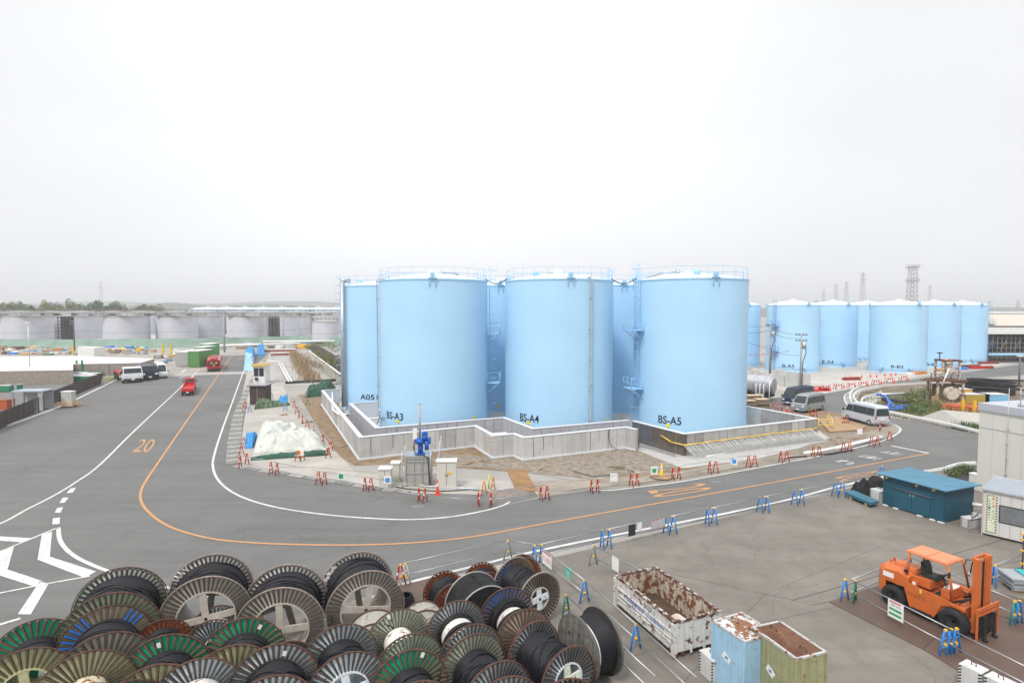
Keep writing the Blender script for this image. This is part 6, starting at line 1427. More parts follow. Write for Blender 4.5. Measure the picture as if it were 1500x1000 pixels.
mb = MB(); mb.lathe([(.001,.03),(.3,.03),(.33,.0)],20); tag(mb.build('manhole_cover', BLACK, None, gp(697,717)+Vector((0,0,.02))), 'round dark manhole cover right of the ivory cabinet', 'manhole')
mb = MB(); mb.cyl((0,0,0),(0,0,1.0),.05,None,8); tag(mb.build('marker_post', mat('lime', (.45,.6,.08), .5), None, gp(716,716)), 'lime green marker post among orange barricades', 'post')
GR = 'red A-frame barricades'; GRL = []
redp = [((401.5,695),'before the left end of the white heap'),((471,710),'below the white tarpaulin heap, second along the kerb'),((539,719),'left of the low ivory cabinet'),((618,735),'before the valve chamber'),((710,741),'below the lime green marker post'),((797,732),'at the foot of the rusty plate'),((871,721),'below the white notice left of the yellow cone'),((929,712),'left of the yellow cone'),((990,702),'right of the yellow cone'),((1044,693),'under the start of the rebar grid'),((1101,684),'under the middle of the rebar grid'),((1148,677),'under the right part of the rebar grid'),((1195.5,669),'at the left end of the white hose'),((1240,662),'in the middle of the white hose'),((1281,654),'at the right end of the white hose')]
for i, ((x, y), lb) in enumerate(redp):
    j, jn = redp[max(i-1,0)][0], redp[min(i+1,len(redp)-1)][0]; yw = yaw_of(j, jn)
    s = 4.5 if i != 4 else 9
    for sg, wd in ((-1,'left'),(1,'right')): barricade('red', x+sg*s, y-sg*.6*(1 if i > 4 else -1), yw+rnd.uniform(-.35,.35), f'red A-frame barricade, {wd} of the pair {lb}', GR)
for i in range(len(redp)-1): rail(redp[i][0], redp[i+1][0], f'grey pipe rail on the red barricades along the far kerb, {ORD[i]} span from the left', 'rails on the red barricades', r=.02)
barricade('orange', 709, 725, .6, 'orange A-frame barricade left of the lime marker post', 'odd coloured A-frame barricades'); barricade('orange', 722, 718, .9, 'orange A-frame barricade right of the lime marker post', 'odd coloured A-frame barricades')
more = [(352,685,'front left corner of the tarpaulin area'),(362,680,'just inside the front left corner of the tarpaulin area'),(354,668,'left of the blue tarpaulin bundle'),(357,655,'behind the blue tarpaulin bundle'),(356,604,'left of the mixed green netting'),(359,598,'nearest the dark brown box'),(436,676,'before the tarpaulin heap, left leg of the yellow notice'),(443,675,'before the tarpaulin heap, right leg of the yellow notice'),(481,671,'at the right foot of the tarpaulin heap'),(431,597,'first beside the brown dirt strip'),(435,606,'second beside the brown dirt strip'),(438,612,'third beside the brown dirt strip'),(443,620,'fourth beside the brown dirt strip'),(450,627,'fifth beside the brown dirt strip'),(460,635,'sixth beside the brown dirt strip'),(473,650,'seventh beside the brown dirt strip'),(484,661,'eighth beside the brown dirt strip'),(1303,645,'at the bend of the kerb line near the hut road'),(1289,631,'behind the right end of the white hose'),(1235,622,'left one before the silver van'),(1241,622,'right one before the silver van'),(1188,612,'left one before the grey van'),(1194,612,'right one before the grey van'),(1133,600,'first before the dark van'),(1139,600.5,'second before the dark van'),(1145,601,'third before the dark van')]
for x, y, lb in more: barricade('red', x, y, rnd.uniform(0,3), 'red A-frame barricade ' + lb, GR)
for a, b, lb in (((352,685),(357,655),'left side of the tarpaulin area'),((431,597),(484,661),'beside the brown dirt strip'),((1303,645),(1241,622),'between the dug ground and the silver van'),((352,685),(401,695),'front of the tarpaulin area')): rail(a, b, 'grey pipe rail ' + lb, 'rails on the red barricades', r=.02)
cone(1153,603,'orange red cone on a blue foot before the grey van')
barricade('green', 398, 585, .2, 'green A-frame barricade right of the guard booth', 'odd coloured A-frame barricades'); barricade('green', 451, 594, .2, 'green A-frame barricade near the bund wall back corner', 'odd coloured A-frame barricades'); barricade('green', 449, 583, .6, 'green A-frame barricade before the dark green netting', 'odd coloured A-frame barricades')
barricade('blue', 366, 605, .5, 'blue A-frame barricade by the dark brown box', 'odd coloured A-frame barricades'); barricade('blue', 418, 602, .5, 'blue A-frame barricade before the small blue bundle', 'odd coloured A-frame barricades'); barricade('blue', 1173, 606, .5, 'blue A-frame barricade under the front of the grey van', 'odd coloured A-frame barricades')
for x, y, lb, m in ((500,711,'white notice with green square on the far rail left of the cabinets',GI),(958,702,'white notice with green square beside the yellow cone',GI),(899,713,'white paper notice on the rail left of the yellow cone',None),(568,717,'small white notice with blue mark before the low ivory cabinet',BLUEP),(1075,688,'small white notice with blue mark below the rebar grid',BLUEP),(1259,642,'white board leaning before the silver van',None)):
    s_ = .8; hang_sign(lb, x, y, .5, .55, 0, WHITE, (('#', -.15, .15, .5, .8, m),) if m else ())
hang_sign('white notice with yellow figure between red legs before the tarpaulin heap', 439.5, 675.5, .6, .5, 0, WHITE, (('#', -.12, .12, .6, .85, YEL),))
t = thing('white_hose', 'long white flattened hose lying along the verge', 'hose', gp(1178,664)); O = gp(1178,664)
for L_ in ([(1178,664,.12),(1200,661,.15),(1226,656,.12)],[(1222,657,.12),(1250,650,.2),(1292,640,.2)]):
    mb = MB(); mb.tube([gp(*q)-O for q in L_], .17, 8); mb.build('hose_length', WHITE, t)
for i, (L_, lb) in enumerate(((([(1150,671,.06),(1165,669,.06),(1182,668,.06)]),'left'),(([(1200,666,.06),(1218,664,.1),(1250,658,.06)]),'right'))):
    mb = MB(); mb.tube([gp(*q) for q in L_], .07, 6); tag(mb.build('black_hose', BLACK), f'{lb} piece of black hose lying beside the white hose', 'hose')
for i, (L_, r_x, m, lb) in enumerate((([(300,0,0)],0,None,''),)): pass
for lb, L_, r_x, m in (('thin black hose curving over the dirt between wall and tarpaulin heap', [(500,655,.03),(512,650,.03),(520,642,.03),(505,632,.03),(492,628,.03)], .04, BLACK),
        ('black cable running along the kerb below the cabinets', [(580,713,.04),(600,716,.04),(640,719,.04),(690,717,.04)], .05, BLACK),
        ('pale conduit lying before the ivory cabinets', [(590,708,.06),(630,712,.06),(700,716,.06),(722,719,.06)], .06, GALV),
        ('thin dark hose crossing the gravel before tank BS-A4', [(840,690,.04),(870,697,.04),(905,694,.04)], .04, BLACK),
        ('black hose slung down the outer wall below tank BS-A4', [(893,628,1.9),(892,640,1.2),(895,652,.5),(905,658,.06)], .03, BLACK),
        ('white offcut pipe on the blinding slab below BS-A5', [(1035,668,.08),(1062,664,.08)], .07, WHITE)):
    mb = MB(); mb.tube(crom([gp(*q) for q in L_], 5), r_x, 6); tag(mb.build('loose_hose', m), lb, 'hose')
rr3 = random.Random(17)
for i in range(14):
    px, py = rr3.choice(((rr3.uniform(650,720),rr3.uniform(668,682)),(rr3.uniform(790,930),rr3.uniform(676,692)),(rr3.uniform(1210,1255),rr3.uniform(640,650)),(rr3.uniform(400,470),rr3.uniform(600,620))))
    mb = MB(); a_ = rr3.uniform(0,3); L3 = rr3.uniform(.5,1.4); mb.cb((0,0,.06),(L3,.12,.06),0,a_); mb.cb((.1,.1,.12),(L3*.7,.1,.05),0,a_+.5)
    tag(mb.build('timber_offcut', [WOOD, mat('weathered_timber', (.22,.18,.13), .85, var=.25)][i % 2], None, gp(px,py)), 'small pair of timber offcuts dropped on the ground round the blue tank compound', 'timber', 'timber offcuts')
# wood ramp, handrail
P = G([(1198,616),(1225,613),(1268,626),(1262,631),(1215,634)]); c = sum(P, Vector())/5; mb = MB(); mb.prism([(p.x-c.x,p.y-c.y) for p in P],0,.12); tag(mb.build('timber_deck', WOOD, None, (c.x,c.y,.05)), 'plywood decking before the silver van', 'decking')
t = thing('hand_rail', 'yellow hand rail at the right end of the bund wall', 'hand rail', gp(1199,629)); mb = MB(); a, b, c_ = Vector((0,0,0)), gp(1219,630)-gp(1199,629), gp(1212,621)-gp(1199,629)
for z in (.5,1.1): mb.tube([(a.x,a.y,z),(b.x,b.y,z),(c_.x,c_.y,z)],.04,6)
for p in (a,b,c_): mb.cyl((p.x,p.y,0),(p.x,p.y,1.1),.04,None,6)
mb.build('rails', mat('yellow_strip', (.85,.55,.08), .5), t)
# ================================================================ mid ground, right
t = thing('pressure_vessel', 'horizontal silver tank vessel with piping just right of tank BS-A5', 'vessel', gp(1116,588)); r = 1.25; O = gp(1116,588); d = (gp(1137,592)-gp(1100,588)); d.z = 0; d.normalize()
e = gp(1131,588)-O; s_ = e-d*7; zc = 1.25+.9; mb = MB(); mb.cyl(s_+Vector((0,0,zc)), e+Vector((0,0,zc)), r, None, 32, cap=False)
mb.cyl(e+Vector((0,0,zc)), e+d*.25+Vector((0,0,zc)), r, r*.72, 32); mb.build('shell', mat('vessel_silver', (.45,.45,.47), .35, .5, var=.12, streak=.3), t)
for k in range(4):
    mb = MB(); p = s_.lerp(e, .3+k*.2); mb.cyl(p+Vector((0,0,zc)), p+d*.12+Vector((0,0,zc)), r+.04, None, 32); mb.build('strap', GALV, t)
q = Vector((d.y,-d.x,0))
for k in range(3): mb = MB(); p = e-d*(.6+k*.5)+q*1.35; mb.tube([p+Vector((0,0,.3)), p+Vector((0,0,2.3)), p-q*.4+Vector((0,0,2.5))], .07, 6); mb.build('pipe', WHITE, t)
mb = MB(); p = e+q*1.6+d*.2; mb.cyl(p, p+Vector((0,0,2.8)), .05, None, 6); mb.build('stand_pipe', WHITE, t)
mb = MB(); 
for k in (.25,.6,.95): p = s_.lerp(e,k); mb.cb((p.x,p.y,.85),(.5,2.3,.5),0,math.atan2(d.y,d.x))
mb.build('saddle', DARK, t)
for i, (x0, x1, y, h) in enumerate(((1094,1110,600,1.0),(1110,1129,599,1.1),(1096,1118,594,1.2))):
    t = thing('timber_crib', f'stack of sawn timbers below the silver vessel, {["left front","right front","rear"][i]} stack', 'timber stack', gp(x0,y), .08, 'timber stacks'); L = (gp(x1,y)-gp(x0,y)).length
    for k in range(4): mb = MB(); mb.box(0,L,k%2*.2,1.4-k%2*.1,k*h/4,(k+1)*h/4-.03); mb.build('timber_layer', mat('weathered_timber', (.22,.18,.13), .85, var=.25), t)
    mb = MB(); mb.box(.05,L-.05,.1,1.3,h,h+.05); mb.build('top_board', mat('pale_board', (.5,.38,.25), .8), t)
rr = random.Random(11); cnt = {}
def junk(kind, px, py, w, h, m, cname, where, rz=0., dep=None):
    key = (cname, kind, where); cnt[key] = cnt.get(key, 0)+1; i = cnt[key]-1
    lb = f'{cname} {kind.replace("_"," ")} {where}, {ORD[i]} from the left' 
    dep = dep or w*.6; t = thing(kind, lb, kind.replace('_',' '), gp(px,py), rz, f'{kind.replace("_"," ")}s {where}')
    if kind in ('pipe_stack','beam_stack'):
        n = 3; r = h/ (2*n)
        for k in range(n):
            mb = MB()
            for j in range(n-k+2):
                y = (j+.5*k)*2*r
                mb.cyl((-w/2,y,r+k*2*r*.9),(w/2,y,r+k*2*r*.9),r,None,6 if kind == 'pipe_stack' else 4)
            mb.build('pipe_layer', m, t)
    elif kind == 'tarp_bundle':
        t2 = heap('bundle', 'x', 'x', (0,0,0), w/2, dep/2, h, m, seed=rr.uniform(0,9), n=14)
        t2.parent = t; del t2['label']; del t2['category']
        if 'group' in t2: del t2['group']
    else:
        mb = MB(); mb.box(-w/2,w/2,0,dep,.1,h); mb.build('body', m, t); mb = MB(); mb.box(-w/2-.04,w/2+.04,-.04,dep+.04,h,h+.08); mb.build('lid', mat('lid_grey',(.5,.5,.5),.6), t)
        mb = MB(); mb.box(-w/2,w/2,.05,.2,0,.098); mb.box(-w/2,w/2,dep-.2,dep-.05,0,.098); mb.build('skid', DARK, t)
W1 = 'in the storage strip below the green bank'
pal = [('white',WHITE),('grey',CONC2),('beige',CONC3),('brown',WOOD),('rusty',RUSTM),('blue',TARPB),('dark green',GREENP),('white',WHITE),('rusty',RUSTM),('grey',GALV),('orange',mat('junk_orange',(.6,.25,.06),.6)),('brown',WOOD),('white',WHITE),('grey',CONC2),('blue',BLUEP),('beige',mat('junk_beige',(.45,.38,.28),.7)),('yellow',YEL)]
xs = sorted(rr.uniform(-5,262) for _ in range(140))
for x in xs:
    y = rr.uniform(509.5,520) if x < 215 else rr.uniform(514,538); nme, m = rr.choice(pal); kd = rr.choice(['storage_box','pipe_stack','tarp_bundle','beam_stack','storage_box','pipe_stack'])
    if x > 240 and y > 530: y = 528
    wz = rr.uniform(.9,3.0); junk(kd, x, y, wz, rr.uniform(.4,1.1), m, nme, W1 if x < 215 else 'in the yard left of the grey container', rr.uniform(-.4,.4))
xs = sorted(rr.uniform(307,455) for _ in range(34))
for x in xs:
    if 372 < x < 400: y = rr.uniform(505,510)
    else: y = rr.uniform(504,512)
    nme, m = rr.choice(pal); junk(rr.choice(['storage_box','pipe_stack','beam_stack','pipe_stack']), x, y, rr.uniform(2,6), rr.uniform(.7,1.6), m, nme, 'beyond the far end of the road', rr.uniform(-.2,.2))
for i, (x0, x1, y, m, lb) in enumerate(((306,440,512.5,WHITE,'long white pipe crossing behind the road end'),(150,262,507,WHITE,'long white pipe bridge at the foot of the green bank'),(385,492,505.5,WHITE,'white pipe before the short dark pole'),(60,92,507,BLACK,'black conveyor truss before the left green bank'))):
    t = thing('long_pipe', lb, 'pipe', gp(x0,y)); d = gp(x1,y-(3 if i == 0 else 0))-gp(x0,y); mb = MB(); mb.cyl((0,0,1.3),(d.x,d.y,1.5),.35,None,8); mb.build('pipe', m, t)
    for k in range(8): p = d*(k/7); mb = MB(); mb.box(p.x-.12,p.x+.12,p.y-.12,p.y+.12,0,1.1); mb.build('support', GALV, t)
for i, (x,yb,yt) in enumerate(((107,519,506),(239,522,503),(251,524,505))):
    mb = MB(); p = gp(x,yb); h = gd(x,yt,p.y).z; mb.box(-.22,.22,-.2,.2,0,h); tag(mb.build('yellow_mast', mat('mast_yellow',(.6,.45,.06),.5), None, p), f'{ORD[i]} upright yellow machine mast from the left, below the green bank', 'mast', 'yellow masts')
for i, (px,py,w) in enumerate(((5,557.5,5),(22,557,4),(36,556,3),(92,556,5),(103,558,6),(113,560,4),(100,551,7),(122,552,6),(6,574,1.6),(14,573,1.6),(20,572.5,1.4))):
    nme, m = [('brown',RUSTM),('blue',BLUEP),('orange',mat('junk_orange',(.6,.25,.06),.6)),('rusty',RUSTM),('dark red',mat('junk_red',(.25,.03,.03),.6)),('green',GREENP),('green',mat('junk_green',(.06,.2,.12),.6)),('green',mat('junk_green',(.06,.2,.12),.6)),('green',GREENP),('white',WHITE),('green',GREENP)][i]
    junk('storage_box' if i not in (6,7,0) else 'beam_stack', px, py, w, 1.0 if i < 8 else .9, m, nme, 'on the service road behind the dark fences', rr.uniform(-.1,.1))
# red and white clutter before the distant tanks
W3 = 'on the kerb before the distant blue tanks'
xs = [1183,1190,1197,1204,1210,1216,1222,1229,1236,1242,1248,1253,1258,1265,1271,1278,1284,1291,1297,1304,1310,1317,1324,1330]
for i, x in enumerate(xs):
    y = 576-(x-1183)*.125+rr.uniform(-1,1)
    if i % 3 == 0: barricade('red', x, y, rr.uniform(-.5,.5), f'red A-frame barricade {W3}, {ORD[i//3]} from the left', GR)
    elif i % 3 == 1:
        t = thing('barrier_board', f'red and white board on the kerb before the distant tanks, {ORD[i//3]} from left', 'barrier', gp(x,y), .2, 'barrier boards before the distant tanks'); mb = MB(); mb.box(-.6,.6,-.03,.03,.5,.85); mb.build('board', WHITE, t); mb = MB()
        for k in range(3): mb = MB(); mb.box(-.55+k*.4,-.35+k*.4,-.036,-.031,.5,.85); mb.build('red_stripe', RED, t)
        mb = MB(); mb.bar((-.5,0,0),(-.5,0,.9),.06); mb.bar((.5,0,0),(.5,0,.9),.06); mb.build('leg', RED, t)
    else: cone(x, y, f'red cone {W3}, {ORD[i//3]} from the left', h=1.0)
for i, (x,y) in enumerate(((1238,556),(1245,555),(1262,553.5),(1275,552.5),(1284,553),(1296,551.5),(1305,551),(1312,550.5),(1329,550),(1340,548))): cone(x, y, f'red cone nearer the distant tank bases, {ORD[i]} from the left', h=1.0)
for i, (x,y,w,m,n) in enumerate(((1250,557,5.5,mat('red_steel',(.35,.05,.04),.6),'dark red steel frame stack'),(1192,572,6,mat('red_steel',(.35,.05,.04),.6),'dark red steel frame stack'),(1205,573,4,RED,'bright red frame stack'),(1180,575,3,WHITE,'white pipe stack'),(1171,577,3,RUSTM,'rusty pipe stack'),(1345,549,2.5,mat('junk_orange',(.6,.25,.06),.6),'orange barrel stack'),(1354,548,2.5,mat('junk_orange',(.6,.25,.06),.6),'orange barrel stack'),(1335,550,3,WHITE,'white tub stack'),(1385,544,6,mat('junk_orange',(.6,.25,.06),.6),'orange beam stack'),(1405,542,8,BLUEP,'blue pipe stack'),(1425,538,8,RUSTM,'rusty pipe stack'),(1450,533,9,mat('junk_red',(.25,.03,.03),.6),'dark red pipe stack'),(1440,540,10,RED,'bright red barrier stack'))):
    junk('pipe_stack' if i % 2 else 'beam_stack', x, y, w*.6, .6, m, n.rsplit(' ',1)[0], 'near the distant tanks', .25)
for i, (x0,x1,yb,yt) in enumerate(((1094,1103,556,546),(1104,1114,557,541),(1115,1124,558,545),(1140,1150,563,541),(1148,1158,566,549),(1158,1168,568,545),(1176,1188,567,547),(1128,1136,560,549))):
    a = gp(x0,yb); L = (gp(x1,yb)-a).length; h = gd(x0,yt,a.y).z; t = thing('concrete_block', f'pale concrete box before tank B-A5, {ORD[i]} listed from the left', 'concrete block', a, .1, 'concrete boxes before tank B-A5'); mb = MB(); mb.box(0,L,0,1.5,0,h-.1); mb.build('block', CONC3, t); mb = MB(); mb.box(.1,L-.1,.1,1.4,h-.1,h); mb.build('cap', CONC, t)
# aprons
sheet_obj('distant_tank_apron', [(1100,560),(1170,578),(1205,577),(1260,567),(1345,552),(1500,531),(1500,520),(1300,530),(1100,540)], .03, mat('far_apron', (.42,.40,.36), .9, var=.12, sc_=.2, stain=.3))
# island: guard rails, hoses, shrubs, rig
def guardrail(label, L, h=.7, w=.5):
    P = crom([gp(*q) for q in L], 5); O = P[0].copy(); t = thing('guard_rail', label, 'guard rail', O)
    mb = MB(); vs = []
    for i, p in enumerate(P):
        a = P[min(i+1,len(P)-1)]-P[max(i-1,0)]; a.normalize(); q = Vector((-a.y,a.x,0))*.06
        for s, z in ((-1,h-.32),(-1.6,h-.16),(-1,h),(1,h),(1,h-.32)): vs.append((p.x-O.x+q.x*s, p.y-O.y+q.y*s, z))
    m = 5; fs = [(i*m+k, (i+1)*m+k, (i+1)*m+(k+1) % m, i*m+(k+1) % m) for i in range(len(P)-1) for k in range(m)]
    mb.add(vs, fs); mb.build('beam', WHITE, t)
    for i in range(0, len(P), 4): p = P[i]-O; mb = MB(); mb.cyl((p.x,p.y,0),(p.x,p.y,h-.05),.06,None,6); mb.build('post', WHITE, t)
guardrail('outer white curved guard rail at the tip of the green island', [(1287,571),(1262,577),(1251,585),(1253,593),(1266,602)])
guardrail('inner white curved guard rail at the tip of the green island', [(1283,583),(1266,588),(1262,596),(1274,605),(1300,610)])
guardrail('long white guard rail along the right road', [(1303,608),(1340,616),(1400,629),(1445,641)], .55)
guardrail('white guard rail rising behind the teal hut', [(1385,693),(1405,687),(1428,685)], .5)
sheet_obj('island_ground', [(1252,590),(1262,573),(1300,566),(1420,558),(1500,556),(1520,660),(1440,638),(1345,616),(1290,606),(1262,600)], .02, mat('island_soil', (.16,.13,.09), .95, var=.4, sc_=.6, bump=.8, stain=.4))
mb = MB(); P = [gp(1345,612), gp(1438,634), gp(1438,605,1.2), gp(1380,600,1.2)]; mb.quad(*P); struct(mb.build('sprayed_slope', mat('sprayed_slope2', (.38,.37,.33), .95, var=.15, sc_=.3, stain=.4)))
mb = MB(); P = [gp(1262,598), gp(1268,586), gp(1290,572), gp(1300,580), gp(1280,592)]; mb.sheet(P, .03); struct(mb.build('kerb_apron', mat('sprayed_slope2', (.38,.37,.33), .95)))
BH = mat('blue_hose', (.03,.12,.5), .4)
for i, L_ in enumerate(([(1282,577,.5),(1296,580,.5),(1303,592,.4),(1296,596,.3),(1330,594,.3)],[(1294,577,.4),(1306,590,.3),(1310,596,.2),(1322,597,.2)],[(1290,594,.3),(1305,599,.3),(1325,598,.3)])):
    mb = MB(); mb.tube(crom([gp(*q) for q in L_], 6), .16, 6); tag(mb.build('blue_hose', BH), f'{["upper looping","middle","lower"][i]} blue hose on the green island', 'hose', 'blue hoses')
for i, L_ in enumerate(([(1290,578,.5),(1340,576,.5)],[(1292,584,.4),(1318,588,.4)],[(1305,586,.5),(1335,590,.3)])):
    mb = MB(); mb.cyl(gp(*L_[0]), gp(*L_[1]), .22, None, 8); tag(mb.build('dark_pipe', [GALV,BLACK,BLACK][i]), f'{["grey pipe across the top","dark pipe left of the hoses","dark pipe crossing the hoses"][i]} of the green island', 'pipe')
grass('ground_cover', 'low green weeds covering the road island', [(1330,585),(1345,598),(1325,605),(1350,590),(1335,603),(1370,596)], 2.2, 2600, .6, [LF[1],LF[2],LF[5],LF[0]], 21)
grass('ground_cover', 'green weeds at the roadside left of the cream building', [(1412,629),(1422,628),(1432,630)], .6, 600, .7, [LF[0],LF[1],LF[3]], 22)
grass('dry_grass', 'dry straw tuft before the rusty rig', [(1372,596),(1385,597),(1400,600),(1420,606)], 1.2, 700, .9, [DRY,DRY2], 23)
for i, (px,py,w,h) in enumerate(((1338,583,2.4,1.1),(1352,580,2.6,1.2),(1365,578,2.2,1.2),(1346,592,2.6,1.2),(1358,598,2.6,1.3),(1335,603,2.0,1.0),(1366,588,2,1.2),(1424,631,1.2,.7),(1433,632,1.2,.8))):
    bush(f'{ORD[i]} leafy shrub of the road island and right slope, counted from the left', px, py, w, h, (0,1,2) if i % 2 else (1,2,5), 120+i, 420, group='shrubs on the road island', sz=.11)
for i, (px,py,w,h) in enumerate(((1393,696,1.0,.5),(1408,692,1.2,.6),(1422,692,1.3,.7))): bush(f'low green shrub behind the teal hut, {ORD[i]} from the left', px, py, w, h, (0,1,2), 140+i, 350, group='shrubs behind the teal hut', sz=.06)
sheet_obj('planting_bed', [(1375,703),(1432,712),(1440,690),(1400,690)], .02, mat('dark_soil', (.05,.045,.04), .95, var=.3))
# drilling rig
O = gp(1391,594); t = thing('drilling_rig', 'rusty white drilling rig frame with winch drum on the island', 'drilling rig', O, -.05); RW = mat('rusty_white_rig', (.55,.5,.44), .6, rust=.55, rs=3, rustcol=(.14,.05,.03)); hr = gd(1391,526,O.y).z; print('RIG', hr)
w = 1.55; h1 = hr*.52
for x in (-w,w):
    for y in (0,1.8): mb = MB(); mb.box(x-.12,x+.12,y-.12,y+.12,0,h1); mb.build('leg', RW, t)
mb = MB(); mb.box(-w-.3,w+.3,-.3,2.1,h1,h1+.22); mb.build('deck', RUSTM, t)
for x in (-w*.55,w*.75):
    for y in (.1,1.5): mb = MB(); mb.box(x-.1,x+.1,y,y+.2,h1+.22,hr-.3); mb.build('upper_post', RW, t)
mb = MB(); mb.box(-w*.6,w*.85,0,1.8,hr-.3,hr-.1); mb.build('top_deck', RUSTM, t)
mb = MB(); mb.cyl((.1,-.1,hr*.78),(.1,1.0,hr*.78),.55,None,16); mb.cyl((-.2,.0,hr*.95),(-.2,.8,hr*.95),.4,None,14); mb.build('motor', RW, t)
mb = MB(); mb.cyl((.15,-.25,h1*.52),(.15,1.3,h1*.52),h1*.27,None,22); mb.build('winch_drum', mat('pale_drum', (.55,.5,.42), .6, rust=.3), t); mb = MB(); mb.box(-w+.4,w-.3,.3,1.6,.35,h1*.85); mb.build('engine_block', mat('olive_engine', (.12,.10,.04), .7), t)
mb = MB(); mb.cyl((-.4,-.2,hr*.8),(-1.3,-.4,h1*.85),.09,None,8); mb.build('hose_boom', WHITE, t)
mb = MB()
for z in (.5,1.0): mb.cyl((-w-1.0,-.3,h1+z),(-w*.5,-.3,h1+z),.03,None,5)
for x in (-w-1.0,-w-.5,-w): mb.cyl((x,-.3,h1),(x,-.3,h1+1.1),.03,None,5)
mb.box(-w-1.1,-w-.31,-.4,1.8,h1+.02,h1+.12); mb.build('walkway', RUSTM, t)
mb = MB(); mb.cyl((-w-1.1,-.4,0),(-w-1.1,-.4,hr*.72),.06,None,6); mb.build('stay_post', RUSTM, t); mb = MB(); mb.cyl((-.9,.8,hr-.1),(-.9,.8,hr+.7),.06,None,6); mb.cb((-.9,.8,hr+.75),(.5,.3,.15)); mb.build('lamp_mast', BLACK, t); mb = MB(); mb.box(-w-.1,w+.1,-.4,1.9,.0,.3); mb.build('base_frame', WHITE, t)
t = thing('pipe_bundle', 'large tangle of stacked black pipes right of the rusty rig', 'pipe bundle', gp(1425,580)); O = gp(1425,580); rr2 = random.Random(3)
for k in range(22):
    y = rr2.uniform(0,2.5); z = .2+1.9*(1-y/4)*rr2.random()+.9; x0 = rr2.uniform(-1.5,.5); mb = MB(); mb.tube([(x0,y,z),(x0+2.5,y+rr2.uniform(-.2,.2),z-.1),(x0+rr2.uniform(5,8.5),y+rr2.uniform(-.3,.3),z-.35+rr2.uniform(-.2,.1))],.14,6); mb.build('pipe', BLACK, t)
mb = MB(); mb.box(0,6,0,2.6,.0,.8); mb.build('bearer_block', DARK, t)
for i, (px,py,w_,h_,rz_,nme,m) in enumerate(((1402,600,3.5,.7,.1,'orange red',mat('orange_red',(.6,.1,.03),.6)),(1420,603,3.5,.8,.1,'orange red',mat('orange_red',(.6,.1,.03),.6)),(1434,604,2,.7,.1,'orange red',mat('orange_red',(.6,.1,.03),.6)),(1410,587,2.5,1.5,0,'yellow',YEL),(1424,590,4.5,1.1,0,'brown',RUSTM),(1432,592,3,1.2,0,'mustard',mat('mustard',(.4,.28,.04),.6)),(1448,580,5,.9,0,'yellow',YEL),(1425,583,10,.5,0,'white',WHITE),(1460,592,3,1.2,0,'sky blue',mat('sky_blue',(.2,.45,.65),.5)))):
    junk('beam_stack' if i not in (3,5,8) else 'storage_box', px, py, w_, h_, m, nme, 'between the rusty rig and the cream building', rz_)
for i, (x, y) in enumerate(((1410,604),(1427,606),(1366,598),(1371,596))):
    mb = MB(); mb.box(-.18,.18,-.1,.1,0,1.5); tag(mb.build('stake', YEL if i < 2 else WOOD, None, gp(x,y)), f'{["left yellow","right yellow","left brown","right brown"][i]} stake near the foot of the rusty rig', 'stake', 'stakes near the rig')
# far right works
a = gp(1440,531); t = thing('scaffold_hall', 'long dark scaffolded structure with pale roof beyond the distant tanks', 'industrial hall', a); Y = a.y; h = gd(1450,489,Y).z; x1 = gd(1700,489,Y).x-a.x
mb = MB(); mb.box(0,x1,3,12,0,h); mb.build('dark_core', mat('dark_core', (.045,.04,.04), .8, var=.5, sc_=.4), t)
mb = MB()
for k in range(40): x = x1*k/39; mb.cyl((x,0,0),(x,0,h),.09,None,5)
for k in range(7): mb.cyl((0,0,h*k/6+.1),(x1,0,h*k/6+.1),.08,None,5)
for k in range(0,39,3): mb.cyl((x1*k/39,-.05,h*.2),(x1*(k+2)/39,-.05,h*.8),.07,None,5)
mb.build('scaffold', mat('scaffold_grey', (.2,.19,.18), .6), t)
mb = MB(); mb.box(-1,x1,-1,14,h,h+1.6); mb.build('white_band', WHITE, t); mb = MB(); mb.add([(-1,-1,h+1.9),(x1,-1,h+1.9),(x1,14,h+4.5),(-1,14,h+4.5),(-1,14,h+1.9),(x1,14,h+1.9)],[(0,1,2,3),(3,2,5,4),(0,4,5,1),(0,3,4),(1,5,2)]); mb.build('roof', mat('beige_roof', (.5,.45,.38), .7), t)
mb = MB(); mb.cyl((0,-1.5,h*.3),(x1,-1.5,h*.3),.3,None,8); mb.build('blue_pipe', BLUET2, t)
Y = 230; a = gd(1440,470,Y); h0 = gd(1440,459,Y).z; t = thing('white_factory', 'distant low white building with window rows at the right edge', 'building', (a.x,Y,0)); x1 = gd(1620,459,Y).x-a.x
mb = MB(); mb.box(0,x1,0,20,0,h0); mb.build('wall', mat('hazy_white', (.62,.66,.72), .6), t); mb = MB(); mb.box(-.5,x1,-.5,20.5,h0,h0+.8); mb.build('roof', WHITE, t)
for r_i in range(3):
    mb = MB()
    for k in range(14): mb.box(2+k*x1/14,2+k*x1/14+x1/14*.7,-.1,-.02,h0-1.8-r_i*2.6,h0-1.0-r_i*2.6)
    mb.build('window', mat('hazy_window', (.22,.27,.36), .4), t)
